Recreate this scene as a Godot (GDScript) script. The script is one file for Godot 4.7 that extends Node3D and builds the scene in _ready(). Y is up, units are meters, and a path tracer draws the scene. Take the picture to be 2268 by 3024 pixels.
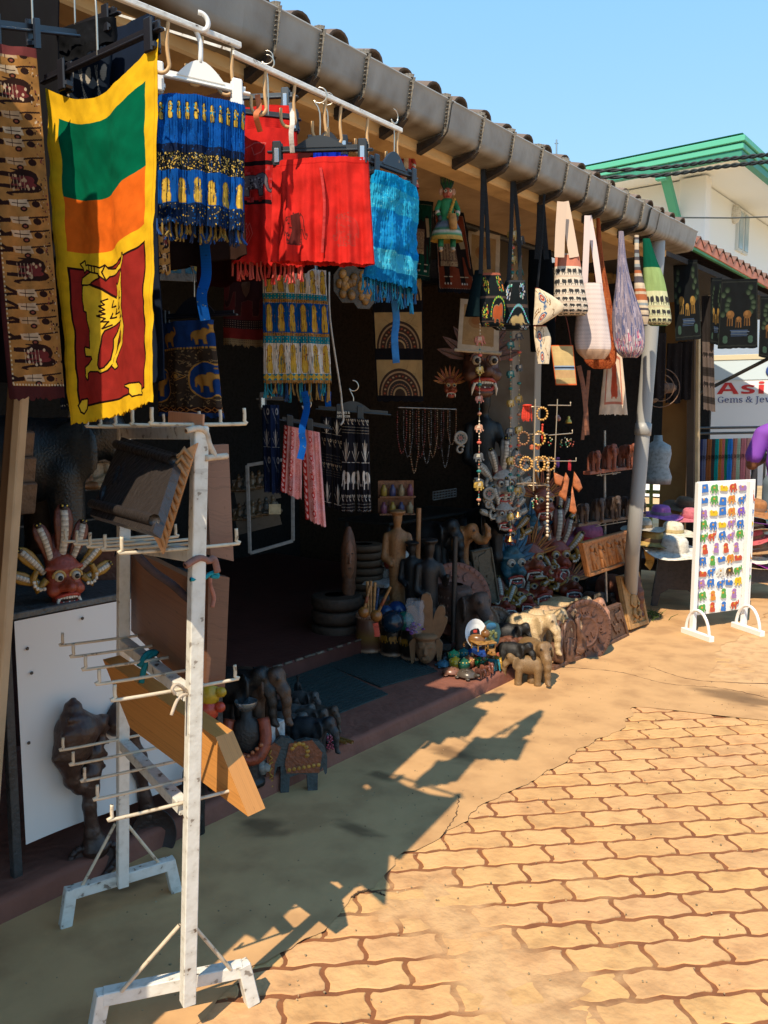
extends Node3D

var taken:={}
var mats:={}
var rng:=RandomNumberGenerator.new()
var grain:NoiseTexture2D
var grime:NoiseTexture2D
var chips:NoiseTexture2D
var bump:NoiseTexture2D

func numbered(called:String,parent:Node) -> String:
	var k := "%d/%s" % [parent.get_instance_id(),called]
	taken[k]=taken.get(k,-1)+1
	return called if taken[k]==0 else "%s_%03d" % [called,taken[k]]

func tag(o:Node3D,label:String,category:String,group := "") -> Node3D:
	o.set_meta("label",label)
	o.set_meta("category",category)
	if group:
		o.set_meta("group",group)
	return o

func thing(called:String,label:String,category:String,at:=Vector3.ZERO,turn:=0.0,group := "") -> Node3D:
	var o:=Node3D.new()
	o.name=numbered(called,self)
	add_child(o,true)
	o.position=at
	o.rotation.y=turn
	return tag(o,label,category,group)

func obj(called:String,m:Variant,mt:Material,parent:Node=self) -> MeshInstance3D:
	var o:=MeshInstance3D.new()
	if parent==self and m is B:
		var lo:Vector3=m.v[0]
		var hi:Vector3=m.v[0]
		for p in m.v:
			lo=lo.min(p); hi=hi.max(p)
		var base:=Vector3((lo.x+hi.x)/2,lo.y,(lo.z+hi.z)/2)
		for i in m.v.size():
			m.v[i]-=base
		o.position=base
	o.mesh=m.mesh() if m is B else m
	o.material_override=mt
	o.name=numbered(called,parent)
	parent.add_child(o,true)
	return o

func part(called:String,m:B,mt:Material,of:Node3D) -> MeshInstance3D:
	var o:=obj(called,m,mt,of)
	o.transform=of.transform.affine_inverse()
	return o

func rebase(t:Node3D) -> Node3D:
	var box:=AABB()
	for c in t.get_children():
		var bb:AABB=c.transform*c.mesh.get_aabb()
		box=bb if box.size==Vector3.ZERO else box.merge(bb)
	var base:=box.get_center()-Vector3(0,box.size.y/2,0)
	for c in t.get_children():
		c.position-=base
	t.position+=base
	return t

func struct(called:String,m:Variant,mt:Material) -> MeshInstance3D:
	var o:=obj(called,m,mt)
	o.set_meta("kind","structure")
	return o

func dup(root:Node3D,label:String,at:Vector3,turn:=0.0,s:=1.0,called := "") -> Node3D:
	var r:Node3D=root.duplicate()
	r.name=numbered(called if called else String(root.name).rstrip("_0123456789"),self)
	add_child(r,true)
	r.position=at
	r.rotation=Vector3(0,turn,0)
	r.scale=Vector3.ONE*s
	r.set_meta("label",label)
	return r

func basis_for(right:Vector3,up:=Vector3.UP) -> Basis:
	var x:=right.normalized()
	var z:=x.cross(up).normalized()
	return Basis(x,z.cross(x).normalized(),z)

func lin(r:float,g:float,b:float) -> Color:
	return Color(r,g,b)

func mat(c:=Color.WHITE,rough:=0.8,tex:Texture2D=null,metal:=0.0,worn:=true) -> StandardMaterial3D:
	var key:=[c,rough,tex,metal,worn]
	if mats.has(key):
		return mats[key]
	var m:=StandardMaterial3D.new()
	m.albedo_color=c.linear_to_srgb()
	m.roughness=rough
	m.metallic=metal
	m.vertex_color_use_as_albedo=true
	if tex:
		m.albedo_texture=tex
	elif worn:
		m.albedo_texture=grain
		m.uv1_triplanar=true
		m.uv1_scale=Vector3.ONE*2.3
		if rough>0.3:
			m.heightmap_enabled=true
			m.heightmap_texture=bump
			m.heightmap_scale=0.22
	mats[key]=m
	return m

func cloth_mat(tex:Texture2D,c:=Color.WHITE,through:=0.0) -> StandardMaterial3D:
	var m:=StandardMaterial3D.new()
	m.albedo_color=c.linear_to_srgb()
	m.roughness=0.95
	m.metallic_specular=0.15
	m.albedo_texture=tex
	m.cull_mode=BaseMaterial3D.CULL_DISABLED
	m.vertex_color_use_as_albedo=true
	if through>0:
		m.backlight_enabled=true
		m.backlight=Color(through,through,through)
	return m

func surface_mat(c:Color,rough:float,coarse:float,depth:float,dirt:=1.0) -> StandardMaterial3D:
	var m:=StandardMaterial3D.new()
	m.albedo_color=c.linear_to_srgb()
	m.roughness=rough
	m.vertex_color_use_as_albedo=true
	m.albedo_texture=grime if dirt>0.5 else grain
	m.uv1_triplanar=true
	m.uv1_world_triplanar=true
	m.uv1_scale=Vector3.ONE*coarse
	m.heightmap_enabled=true
	m.heightmap_texture=bump
	m.heightmap_scale=depth
	return m

func noise_tex(freq:float,oct:int,stops:Array,seed_:=1,size:=512) -> NoiseTexture2D:
	var n:=FastNoiseLite.new()
	n.seed=seed_
	n.frequency=freq
	n.fractal_octaves=oct
	var t:=NoiseTexture2D.new()
	t.width=size
	t.height=size
	t.seamless=true
	t.noise=n
	var g:=Gradient.new()
	g.offsets=PackedFloat32Array(stops.map(func(s):return s[0]))
	g.colors=PackedColorArray(stops.map(func(s):return s[1]))
	t.color_ramp=g
	return t

class B:
	var v:=PackedVector3Array()
	var n:=PackedVector3Array()
	var c:=PackedColorArray()
	var u:=PackedVector2Array()
	var ix:=PackedInt32Array()
	var col:=Color.WHITE
	var t:=Transform3D.IDENTITY

	func put(p:Vector3,q:Vector3,uv:=Vector2.ZERO) -> void:
		v.append(t*p)
		n.append((t.basis.inverse().transposed()*q).normalized())
		c.append(col)
		u.append(uv)

	func face(a:int,b:int,d:int) -> void:
		var w:=(v[b]-v[a]).cross(v[d]-v[a])
		if w.dot(n[a]+n[b]+n[d])>0:
			ix.append_array([a,d,b])
		else:
			ix.append_array([a,b,d])

	func quad(a:Vector3,b:Vector3,d:Vector3,e:Vector3,q:=Vector3.ZERO) -> void:
		if q==Vector3.ZERO:
			q=(b-a).cross(e-a).normalized()
		var k:=v.size()
		put(a,q,Vector2(0,1)); put(b,q,Vector2(1,1)); put(d,q,Vector2(1,0)); put(e,q,Vector2(0,0))
		face(k,k+1,k+2); face(k,k+2,k+3)

	func grid(rows:Array,wrap:=false,out:=true,cols:Array=[]) -> void:
		var h:=rows.size()
		var w:int=rows[0].size()
		var k:=v.size()
		var mid:=Vector3.ZERO
		for r in rows:
			for p in r:
				mid+=p
		mid /= h*w
		var ns:=PackedVector3Array()
		var sign_:=0.0
		for j in h:
			var rm:=Vector3.ZERO
			for p in rows[j]:
				rm+=p
			rm /= w
			for i in w:
				var l:Vector3=rows[j][(i-1+w) % w if wrap else maxi(i-1,0)]
				var r:Vector3=rows[j][(i+1) % w if wrap else mini(i+1,w-1)]
				var a:Vector3=rows[maxi(j-1,0)][i]
				var b:Vector3=rows[mini(j+1,h-1)][i]
				var q:=(r-l).cross(b-a)
				if q.length_squared()<1e-20:
					q=rows[j][i]-mid
				q=q.normalized()
				sign_+=q.dot(rows[j][i]-(rm if wrap else mid))
				ns.append(q)
		var s:=1.0 if sign_>0 or not out else -1.0
		for j in h:
			for i in w+int(wrap):
				if cols.size():
					col=cols[j][i % w] if cols[0] is Array else cols[mini(j,cols.size()-1)]
				put(rows[j][i % w],ns[j*w+i % w]*s,Vector2(float(i)/(w-1+int(wrap)),float(j)/(h-1)))
		var ww:=w+int(wrap)
		for j in h-1:
			for i in ww-1:
				var a:=k+j*ww+i
				face(a,a+1,a+ww+1); face(a,a+ww+1,a+ww)

	func box(mid:Vector3,size:Vector3,bev:=0.0,bs:=Basis.IDENTITY) -> void:
		var keep:=t
		t=t*Transform3D(bs,mid)
		var s:=size/2
		bev=minf(bev,minf(s.x,minf(s.y,s.z))*0.9)
		for ax in 3:
			for sg in [-1.0,1.0]:
				var q:=Vector3.ZERO; q[ax]=sg
				var a:=(ax+1) % 3
				var b:=(ax+2) % 3
				var ps:=[]
				for w in [[-1,-1],[1,-1],[1,1],[-1,1]]:
					var p:=Vector3.ZERO
					p[ax]=sg*s[ax]; p[a]=w[0]*(s[a]-bev); p[b]=w[1]*(s[b]-bev)
					ps.append(p)
				quad(ps[0],ps[1],ps[2],ps[3],q)
		if bev>0:
			for ax in 3:
				var a:=(ax+1) % 3
				var b:=(ax+2) % 3
				for w in [[-1,-1],[1,-1],[1,1],[-1,1]]:
					var q:=Vector3.ZERO; q[a]=w[0]; q[b]=w[1]
					var ps:=[]
					for e in [[-1,0],[1,0],[1,1],[-1,1]]:
						var p:=Vector3.ZERO
						p[ax]=e[0]*(s[ax]-bev)
						p[a]=w[0]*(s[a]-(bev if e[1] else 0.0)); p[b]=w[1]*(s[b]-(0.0 if e[1] else bev))
						ps.append(p)
					quad(ps[0],ps[1],ps[2],ps[3],q.normalized())
		t=keep

	func bar(a:Vector3,b:Vector3,w:float,d:float,side:=Vector3.RIGHT,bev:=0.0) -> void:
		var y:=(b-a).normalized()
		var z:=side.cross(y).normalized()
		box((a+b)/2,Vector3(w,a.distance_to(b),d),bev,Basis(y.cross(z),y,z))

	func tube(path:Array,r:Variant,k:=8,cap:=true,flat:=1.0) -> void:
		var rows:=[]
		var up:=Vector3.UP
		var last:=Vector3.ZERO
		for i in path.size():
			var d:Vector3=(path[mini(i+1,path.size()-1)]-path[maxi(i-1,0)]).normalized()
			if i==0:
				up=Vector3.UP if absf(d.y)<0.9 else Vector3.RIGHT
			var x:=d.cross(up).normalized()
			up=x.cross(d).normalized()
			var rr:float=r[i] if r is Array else r
			var row:=PackedVector3Array()
			for j in k:
				var a:=TAU*j/k
				row.append(path[i]+(x*cos(a)+up*sin(a)*flat)*rr)
			if cap and i==0:
				var tip:=PackedVector3Array(); tip.resize(k); tip.fill(path[i]); rows.append(tip)
			rows.append(row)
			if cap and i==path.size()-1:
				var tip:=PackedVector3Array(); tip.resize(k); tip.fill(path[i]); rows.append(tip)
			last=d
		grid(rows,true)

	func lathe(prof:Array,k:=20,sx:=1.0,sz:=1.0,cols:Array=[]) -> void:
		var rows:=[]
		for p in prof:
			var row:=PackedVector3Array()
			for j in k:
				var a:=TAU*j/k
				row.append(Vector3(cos(a)*p[0]*sx,p[1],sin(a)*p[0]*sz))
			rows.append(row)
		grid(rows,true,true,cols)

	func ball(mid:Vector3,r:Vector3,k:=12,bs:=Basis.IDENTITY) -> void:
		var keep:=t
		t=t*Transform3D(bs,mid)
		var rows:=[]
		for j in k/2+1:
			var a:=PI*j/(k/2)
			var row:=PackedVector3Array()
			for i in k:
				row.append(Vector3(sin(a)*cos(TAU*i/k)*r.x,cos(a)*r.y,sin(a)*sin(TAU*i/k)*r.z))
			rows.append(row)
		grid(rows,true)
		t=keep

	func slab(poly:PackedVector2Array,z0:float,z1:float,bev:=0.0,back:=true) -> void:
		var p:=poly
		if Geometry2D.is_polygon_clockwise(p):
			p=p.duplicate(); p.reverse()
		var top:=p
		if bev>0:
			var o:=Geometry2D.offset_polygon(p,-bev)
			if o.size()==1 and o[0].size()==p.size():
				pass
		var tri:=Geometry2D.triangulate_polygon(p)
		var lo:=Vector2(INF,INF)
		var hi:=-lo
		for q in p:
			lo=lo.min(q); hi=hi.max(q)
		for f in ([z1,z0] if back else [z1]):
			var k:=v.size()
			for q in p:
				put(Vector3(q.x,q.y,f),Vector3(0,0,1 if f==z1 else -1),Vector2((q.x-lo.x)/(hi.x-lo.x),1-(q.y-lo.y)/(hi.y-lo.y)))
			for i in range(0,tri.size(),3):
				face(k+tri[i],k+tri[i+1],k+tri[i+2])
		for i in p.size():
			var a:=p[i]
			var b:=p[(i+1) % p.size()]
			var q:=Vector3(b.y-a.y,a.x-b.x,0).normalized()
			quad(Vector3(a.x,a.y,z0),Vector3(b.x,b.y,z0),Vector3(b.x,b.y,z1),Vector3(a.x,a.y,z1),q)

	func mesh() -> ArrayMesh:
		var a:=[]
		a.resize(Mesh.ARRAY_MAX)
		a[Mesh.ARRAY_VERTEX]=v; a[Mesh.ARRAY_NORMAL]=n; a[Mesh.ARRAY_COLOR]=c; a[Mesh.ARRAY_TEX_UV]=u; a[Mesh.ARRAY_INDEX]=ix
		var m:=ArrayMesh.new()
		m.add_surface_from_arrays(Mesh.PRIMITIVE_TRIANGLES,a)
		return m

func P2(f:Array,s:=Vector2.ONE,o:=Vector2.ZERO) -> PackedVector2Array:
	var p:=PackedVector2Array()
	for i in range(0,f.size(),2):
		p.append(Vector2(f[i],f[i+1])*s+o)
	return p

func smooth_path(ps:Array,k:=5) -> Array:
	var out:=[]
	for i in ps.size()-1:
		var a:Vector3=ps[maxi(i-1,0)]
		var d:Vector3=ps[mini(i+2,ps.size()-1)]
		for j in k:
			out.append(ps[i].cubic_interpolate(ps[i+1],a,d,float(j)/k))
	out.append(ps[-1])
	return out

func blob(parts:Array,k:float,cell:float) -> B:
	var lo:=Vector3(INF,INF,INF)
	var hi:=-lo
	for p in parts:
		if p[1] is Vector3 and p.size()==5:
			var r:=Vector3.ONE*maxf(p[2],p[3])
			lo=lo.min(p[0]-r).min(p[1]-r); hi=hi.max(p[0]+r).max(p[1]+r)
		else:
			var r:float=maxf(p[1].x,maxf(p[1].y,p[1].z))
			var rr:Vector3=p[1] if p.size()<4 else Vector3.ONE*r
			lo=lo.min(p[0]-rr); hi=hi.max(p[0]+rr)
	lo-=Vector3.ONE*cell*2.5
	hi+=Vector3.ONE*cell*2.5
	var nx:=int((hi.x-lo.x)/cell)+1
	var ny:=int((hi.y-lo.y)/cell)+1
	var nz:=int((hi.z-lo.z)/cell)+1
	var f:=PackedFloat32Array()
	f.resize(nx*ny*nz)
	f.fill(9.0)
	var who:=PackedFloat32Array()
	who.resize(f.size())
	who.fill(9.0)
	var which:=PackedByteArray()
	which.resize(f.size())
	var e:=k+cell*2
	for pi in parts.size():
		var p:Array=parts[pi]
		var cap:=p.size()==5
		var l:Vector3
		var h:Vector3
		var inv:=Basis.IDENTITY
		if cap:
			var r:=Vector3.ONE*(maxf(p[2],p[3])+e)
			l=p[0].min(p[1])-r; h=p[0].max(p[1])+r
		else:
			var r:float=maxf(p[1].x,maxf(p[1].y,p[1].z))
			var rr:Vector3=p[1] if p.size()<4 else Vector3.ONE*r
			l=p[0]-rr-Vector3.ONE*e; h=p[0]+rr+Vector3.ONE*e
			if p.size()>3:
				inv=p[3].inverse()
		var a:=Vector3i(((l-lo)/cell).floor()).clamp(Vector3i.ZERO,Vector3i(nx-1,ny-1,nz-1))
		var b:=Vector3i(((h-lo)/cell).ceil()).clamp(Vector3i.ZERO,Vector3i(nx-1,ny-1,nz-1))
		var p0:Vector3=p[0]
		var p1:Vector3=p[1]
		var ra:=0.0
		var rb:=0.0
		var ba:=p1-p0
		var bb:=maxf(ba.length_squared(),1e-9)
		if cap:
			ra=p[2]; rb=p[3]
		var least:=minf(p1.x,minf(p1.y,p1.z))
		for z in range(a.z,b.z+1):
			for y in range(a.y,b.y+1):
				var at:=(z*ny+y)*nx
				for x in range(a.x,b.x+1):
					var q:=lo+Vector3(x,y,z)*cell-p0
					var d:float
					if cap:
						var t:=clampf(q.dot(ba)/bb,0.0,1.0)
						d=(q-ba*t).length()-lerpf(ra,rb,t)
					else:
						q=inv*q
						var k0:=(q/p1).length()
						var k1:=(q/(p1*p1)).length()
						d=k0*(k0-1.0)/k1 if k1>1e-6 else -least
					var i:=at+x
					var g:=f[i]
					var m:=maxf(k-absf(g-d),0.0)/k
					f[i]=minf(g,d)-m*m*k*0.25
					if d<who[i]:
						who[i]=d; which[i]=pi
	var out:=B.new()
	var id:=PackedInt32Array()
	id.resize(f.size())
	id.fill(-1)
	var sx:=1
	var sy:=nx
	var sz:=nx*ny
	var offs:=[0,sx,sy,sx+sy,sz,sx+sz,sy+sz,sx+sy+sz]
	var edges:=[[0,1],[2,3],[4,5],[6,7],[0,2],[1,3],[4,6],[5,7],[0,4],[1,5],[2,6],[3,7]]
	for z in nz-1:
		for y in ny-1:
			var at:=(z*ny+y)*nx
			for x in nx-1:
				var i:=at+x
				var f0:=f[i]
				if f0>cell*2 or f0<-cell*2:
					continue
				var neg:=0
				for o in offs:
					if f[i+o]<0:neg+=1
				if neg==0 or neg==8:
					continue
				var s:=Vector3.ZERO
				var cnt:=0
				for ed in edges:
					var fa:=f[i+offs[ed[0]]]
					var fb:=f[i+offs[ed[1]]]
					if (fa<0)!=(fb<0):
						var t:=fa/(fa-fb)
						var va:=Vector3(ed[0] & 1,(ed[0] >> 1) & 1,ed[0] >> 2)
						var vb:=Vector3(ed[1] & 1,(ed[1] >> 1) & 1,ed[1] >> 2)
						s+=va.lerp(vb,t)
						cnt+=1
				s /= cnt
				id[i]=out.v.size()
				var gx:=f[i+1]+f[i+1+sy]+f[i+1+sz]+f[i+1+sy+sz]-f0-f[i+sy]-f[i+sz]-f[i+sy+sz]
				var gy:=f[i+sy]+f[i+1+sy]+f[i+sy+sz]+f[i+1+sy+sz]-f0-f[i+1]-f[i+sz]-f[i+1+sz]
				var gz:=f[i+sz]+f[i+1+sz]+f[i+sy+sz]+f[i+1+sy+sz]-f0-f[i+1]-f[i+sy]-f[i+1+sy]
				var pp:Array=parts[which[i]]
				out.col=pp[4] if pp.size()==5 else pp[2]
				out.put(lo+(Vector3(x,y,z)+s)*cell,Vector3(gx,gy,gz))
	for z in range(1,nz-1):
		for y in range(1,ny-1):
			var at:=(z*ny+y)*nx
			for x in range(1,nx-1):
				var i:=at+x
				if id[i]<0 and id[i-sx]<0 and id[i-sy]<0 and id[i-sz]<0:
					continue
				var neg:=f[i]<0
				for ax in [[sx,sy,sz],[sy,sz,sx],[sz,sx,sy]]:
					if (f[i+ax[0]]<0)!=neg:
						var a:=id[i-ax[1]-ax[2]]
						var b:=id[i-ax[2]]
						var d:=id[i]
						var g:=id[i-ax[1]]
						if a>=0 and b>=0 and d>=0 and g>=0:
							out.face(a,b,d); out.face(a,d,g)
	return out

class Pic:
	var im:Image
	var w:int
	var h:int

	func _init(ww:int,hh:int,c:Color) -> void:
		w=ww; h=hh
		im=Image.create(w,h,false,Image.FORMAT_RGB8)
		im.fill(c.linear_to_srgb())

	func rect(x:float,y:float,ww:float,hh:float,c:Color) -> void:
		im.fill_rect(Rect2i(roundi(x*w),roundi(y*h),maxi(1,roundi(ww*w)),maxi(1,roundi(hh*h))),c.linear_to_srgb())

	func poly(p:PackedVector2Array,c:Color) -> void:
		c=c.linear_to_srgb()
		var lo:=INF
		var hi:=-INF
		for q in p:
			lo=minf(lo,q.y*h); hi=maxf(hi,q.y*h)
		for y in range(maxi(0,floori(lo)),mini(h,ceili(hi))):
			var xs:=[]
			for i in p.size():
				var a:=p[i]*Vector2(w,h)
				var b:=p[(i+1) % p.size()]*Vector2(w,h)
				if (a.y<=y+0.5)!=(b.y<=y+0.5):
					xs.append(a.x+(y+0.5-a.y)/(b.y-a.y)*(b.x-a.x))
			xs.sort()
			for i in range(0,xs.size()-1,2):
				var x0:=clampi(roundi(xs[i]),0,w)
				var x1:=clampi(roundi(xs[i+1]),0,w)
				if x1>x0:
					im.fill_rect(Rect2i(x0,y,x1-x0,1),c)

	func disc(m:Vector2,r:Vector2,c:Color,from:=0.0,to:=TAU) -> void:
		var p:=PackedVector2Array()
		for i in 20:
			var a:=lerpf(from,to,i/19.0)
			p.append(m+Vector2(cos(a),sin(a))*r)
		poly(p,c)

	func line(p:PackedVector2Array,t:float,c:Color,closed:=false) -> void:
		var asp:=float(w)/h
		for i in p.size()-int(not closed):
			var a:=p[i]
			var b:=p[(i+1) % p.size()]
			var d:=((b-a)*Vector2(1,1/asp)).normalized()
			var q:=Vector2(-d.y,d.x*asp)*t/2
			var e:=Vector2(d.x,d.y*asp)*t/3
			poly(PackedVector2Array([a+q-e,b+q+e,b-q+e,a-q-e]),c)

	func stamp(p:PackedVector2Array,m:Vector2,s:Vector2,c:Color,turn:=0.0,edge:=0.0,ec:=Color.BLACK) -> void:
		var q:=PackedVector2Array()
		for a in p:
			var d:=(a-Vector2(0.5,0.5)).rotated(turn)
			q.append(m+d*s)
		poly(q,c)
		if edge>0:
			line(q,edge,ec,true)

	func dots(x0:float,y0:float,x1:float,y1:float,k:int,r:float,c:Color) -> void:
		for i in k:
			var f:=(i+0.5)/k
			var m:=Vector2(lerpf(x0,x1,f),lerpf(y0,y1,f))
			rect(m.x-r,m.y-r*w/h,r*2,r*2*w/h,c)

	func scatter(rg:RandomNumberGenerator,x:float,y:float,ww:float,hh:float,k:int,r:float,cs:Array) -> void:
		for i in k:
			var m:=Vector2(x+rg.randf()*ww,y+rg.randf()*hh)
			var s:=r*rg.randf_range(0.5,1.3)
			rect(m.x,m.y,s,s*w/h*rg.randf_range(0.6,1.6),cs[rg.randi() % cs.size()])

	static var thread:Image

	func tex(woven:=true) -> ImageTexture:
		if woven:
			if thread==null:
				thread=Image.create(512,512,false,Image.FORMAT_RGBA8)
				var f:=FastNoiseLite.new()
				f.frequency=0.02
				f.fractal_octaves=4
				for y in 512:
					for x in 512:
						var a:=0.03+0.08*f.get_noise_2d(x,y)+(0.07 if (x+y) % 2 else 0.0)+(0.06 if y % 3==0 else 0.0)
						thread.set_pixel(x,y,Color(0.05,0.03,0.02,clampf(a,0.0,0.4)))
			im.convert(Image.FORMAT_RGBA8)
			for y in range(0,h,512):
				for x in range(0,w,512):
					im.blend_rect(thread,Rect2i(0,0,512,512),Vector2i(x,y))
			im.convert(Image.FORMAT_RGB8)
		im.generate_mipmaps()
		return ImageTexture.create_from_image(im)

func drape(q:Array,o:={}) -> B:
	var nu:int=o.get("nu",40)
	var nv:int=o.get("nv",30)
	var depth:float=o.get("depth",0.01)
	var folds:float=o.get("folds",3.0)
	var amp:float=o.get("amp",0.012)
	var crumple:float=o.get("crumple",0.004)
	var hem:float=o.get("hem",0.006)
	var sag:float=o.get("sag",0.0)
	var ph:float=o.get("seed",1.0)
	var waist:float=o.get("waist",0.0)
	var grow:float=o.get("grow",1.0)
	var pleat:float=o.get("pleat",0.0)
	var nz:=FastNoiseLite.new()
	nz.seed=int(ph*77)
	nz.frequency=o.get("freq",5.0)
	var nrm:Vector3=-(q[1]-q[0]).cross(q[0]-q[2]).normalized()
	if nrm.dot(Vector3(0,1.5,0)-q[0])<0:
		nrm=-nrm
	var out:=B.new()
	var rows:=[]
	for j in nv+1:
		var y:=float(j)/nv
		var row:=PackedVector3Array()
		for side in 2:
			for i in nu:
				var x:=(i+0.5)/nu if side==0 else 1-(i+0.5)/nu
				var e:=sin(PI*clampf(x,0,1))
				var xx:=0.5+(x-0.5)*(1-waist*sin(PI*y))
				var p:Vector3=q[0].lerp(q[1],xx).lerp(q[2].lerp(q[3],xx),y)
				p.y-=sag*e*(1-y)*4*0.25
				var g:=minf(1.0,y/grow+0.25)
				var w:=sin(x*folds*TAU+ph+0.8*sin(y*2.3+ph))*amp*g
				w+=sin(x*folds*2.7*TAU+ph*3+y*2.0)*amp*0.35*g
				if pleat>0:
					w+=sin(x*34*TAU*o.get("pleats",1.0)+2.0*nz.get_noise_2d(x*9,y*14))*pleat
				w+=nz.get_noise_3d(p.x*2,p.y*2,p.z*2)*crumple*2.5
				p+=nrm*(w+(depth*sqrt(e)*(1 if side==0 else -1)))
				if j==nv:
					p.y+=nz.get_noise_2d(x*12,3)*hem*2
				row.append(p)
		rows.append(row)
	var k:=out.v.size()
	out.grid(rows,true)

	var ww:=nu*2+1
	for i in range(k,out.v.size()):
		var s:=(i-k) % ww
		var x:=(s+0.5)/nu if s<nu else 1-(s-nu+0.5)/nu
		out.u[i]=Vector2(clampf(x,0.002,0.998),clampf(out.u[i].y,0.002,0.998))
	return out

func wire(pts:Array,r:float,smooth:=true,k:=6) -> B:
	var b:=B.new()
	b.tube(smooth_path(pts,4) if smooth and pts.size()>2 else pts,r,k)
	return b

func _ready() -> void:
	rng.seed=7

	var cam:=Camera3D.new()
	cam.name = "camera"
	add_child(cam)
	cam.position=Vector3(0,1.5,0)
	cam.rotation=Vector3(deg_to_rad(-6.25),deg_to_rad(38.8),0)
	cam.fov=63.43
	cam.near=0.05
	cam.far=400
	var env:=Environment.new()
	var sky_m:=ProceduralSkyMaterial.new()
	sky_m.sky_top_color=Color(0.45,0.70,0.93)
	sky_m.sky_horizon_color=Color(0.80,0.94,1.0)
	sky_m.sky_curve=0.22
	sky_m.ground_horizon_color=Color(0.62,0.55,0.42)
	sky_m.ground_bottom_color=Color(0.45,0.36,0.25)
	sky_m.sun_angle_max=4.0
	sky_m.sky_energy_multiplier=1.0
	var sky:=Sky.new()
	sky.sky_material=sky_m
	env.background_mode=Environment.BG_SKY
	env.sky=sky
	env.tonemap_mode=Environment.TONE_MAPPER_LINEAR
	env.tonemap_exposure=1.25
	env.sdfgi_enabled=true
	env.ssao_enabled=true
	env.ssil_enabled=true
	var we:=WorldEnvironment.new()
	we.name = "world"
	we.environment=env
	add_child(we)
	var sun:=DirectionalLight3D.new()
	sun.name = "sun"
	add_child(sun)
	sun.basis=Basis.looking_at(Vector3(-0.149,-0.788,-0.597))
	sun.light_energy=1.6
	sun.light_color=Color(1.0,0.93,0.82)
	sun.light_angular_distance=0.5
	sun.shadow_enabled=true

	chips=noise_tex(0.018,5,[[0.0,Color(0.30,0.22,0.16)],[0.16,Color(0.42,0.34,0.27)],[0.20,Color(0.88,0.87,0.85)],[0.5,Color(0.97,0.97,0.96)],[1.0,Color(1,1,1)]],21)
	grain=noise_tex(0.02,5,[[0.0,Color(0.66,0.64,0.62)],[0.45,Color(0.92,0.92,0.91)],[1.0,Color(1,1,1)]],3)
	grime=noise_tex(0.006,6,[[0.15,Color(0.88,0.865,0.85)],[0.42,Color(0.95,0.945,0.935)],[0.6,Color(0.98,0.98,0.97)],[1.0,Color(1,1,1)]],5,1024)
	bump=noise_tex(0.05,5,[[0.0,Color.BLACK],[1.0,Color.WHITE]],9)

	ground_and_paving()
	shop_building()
	street_beyond()
	rail_and_hooks()
	goods()

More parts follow.
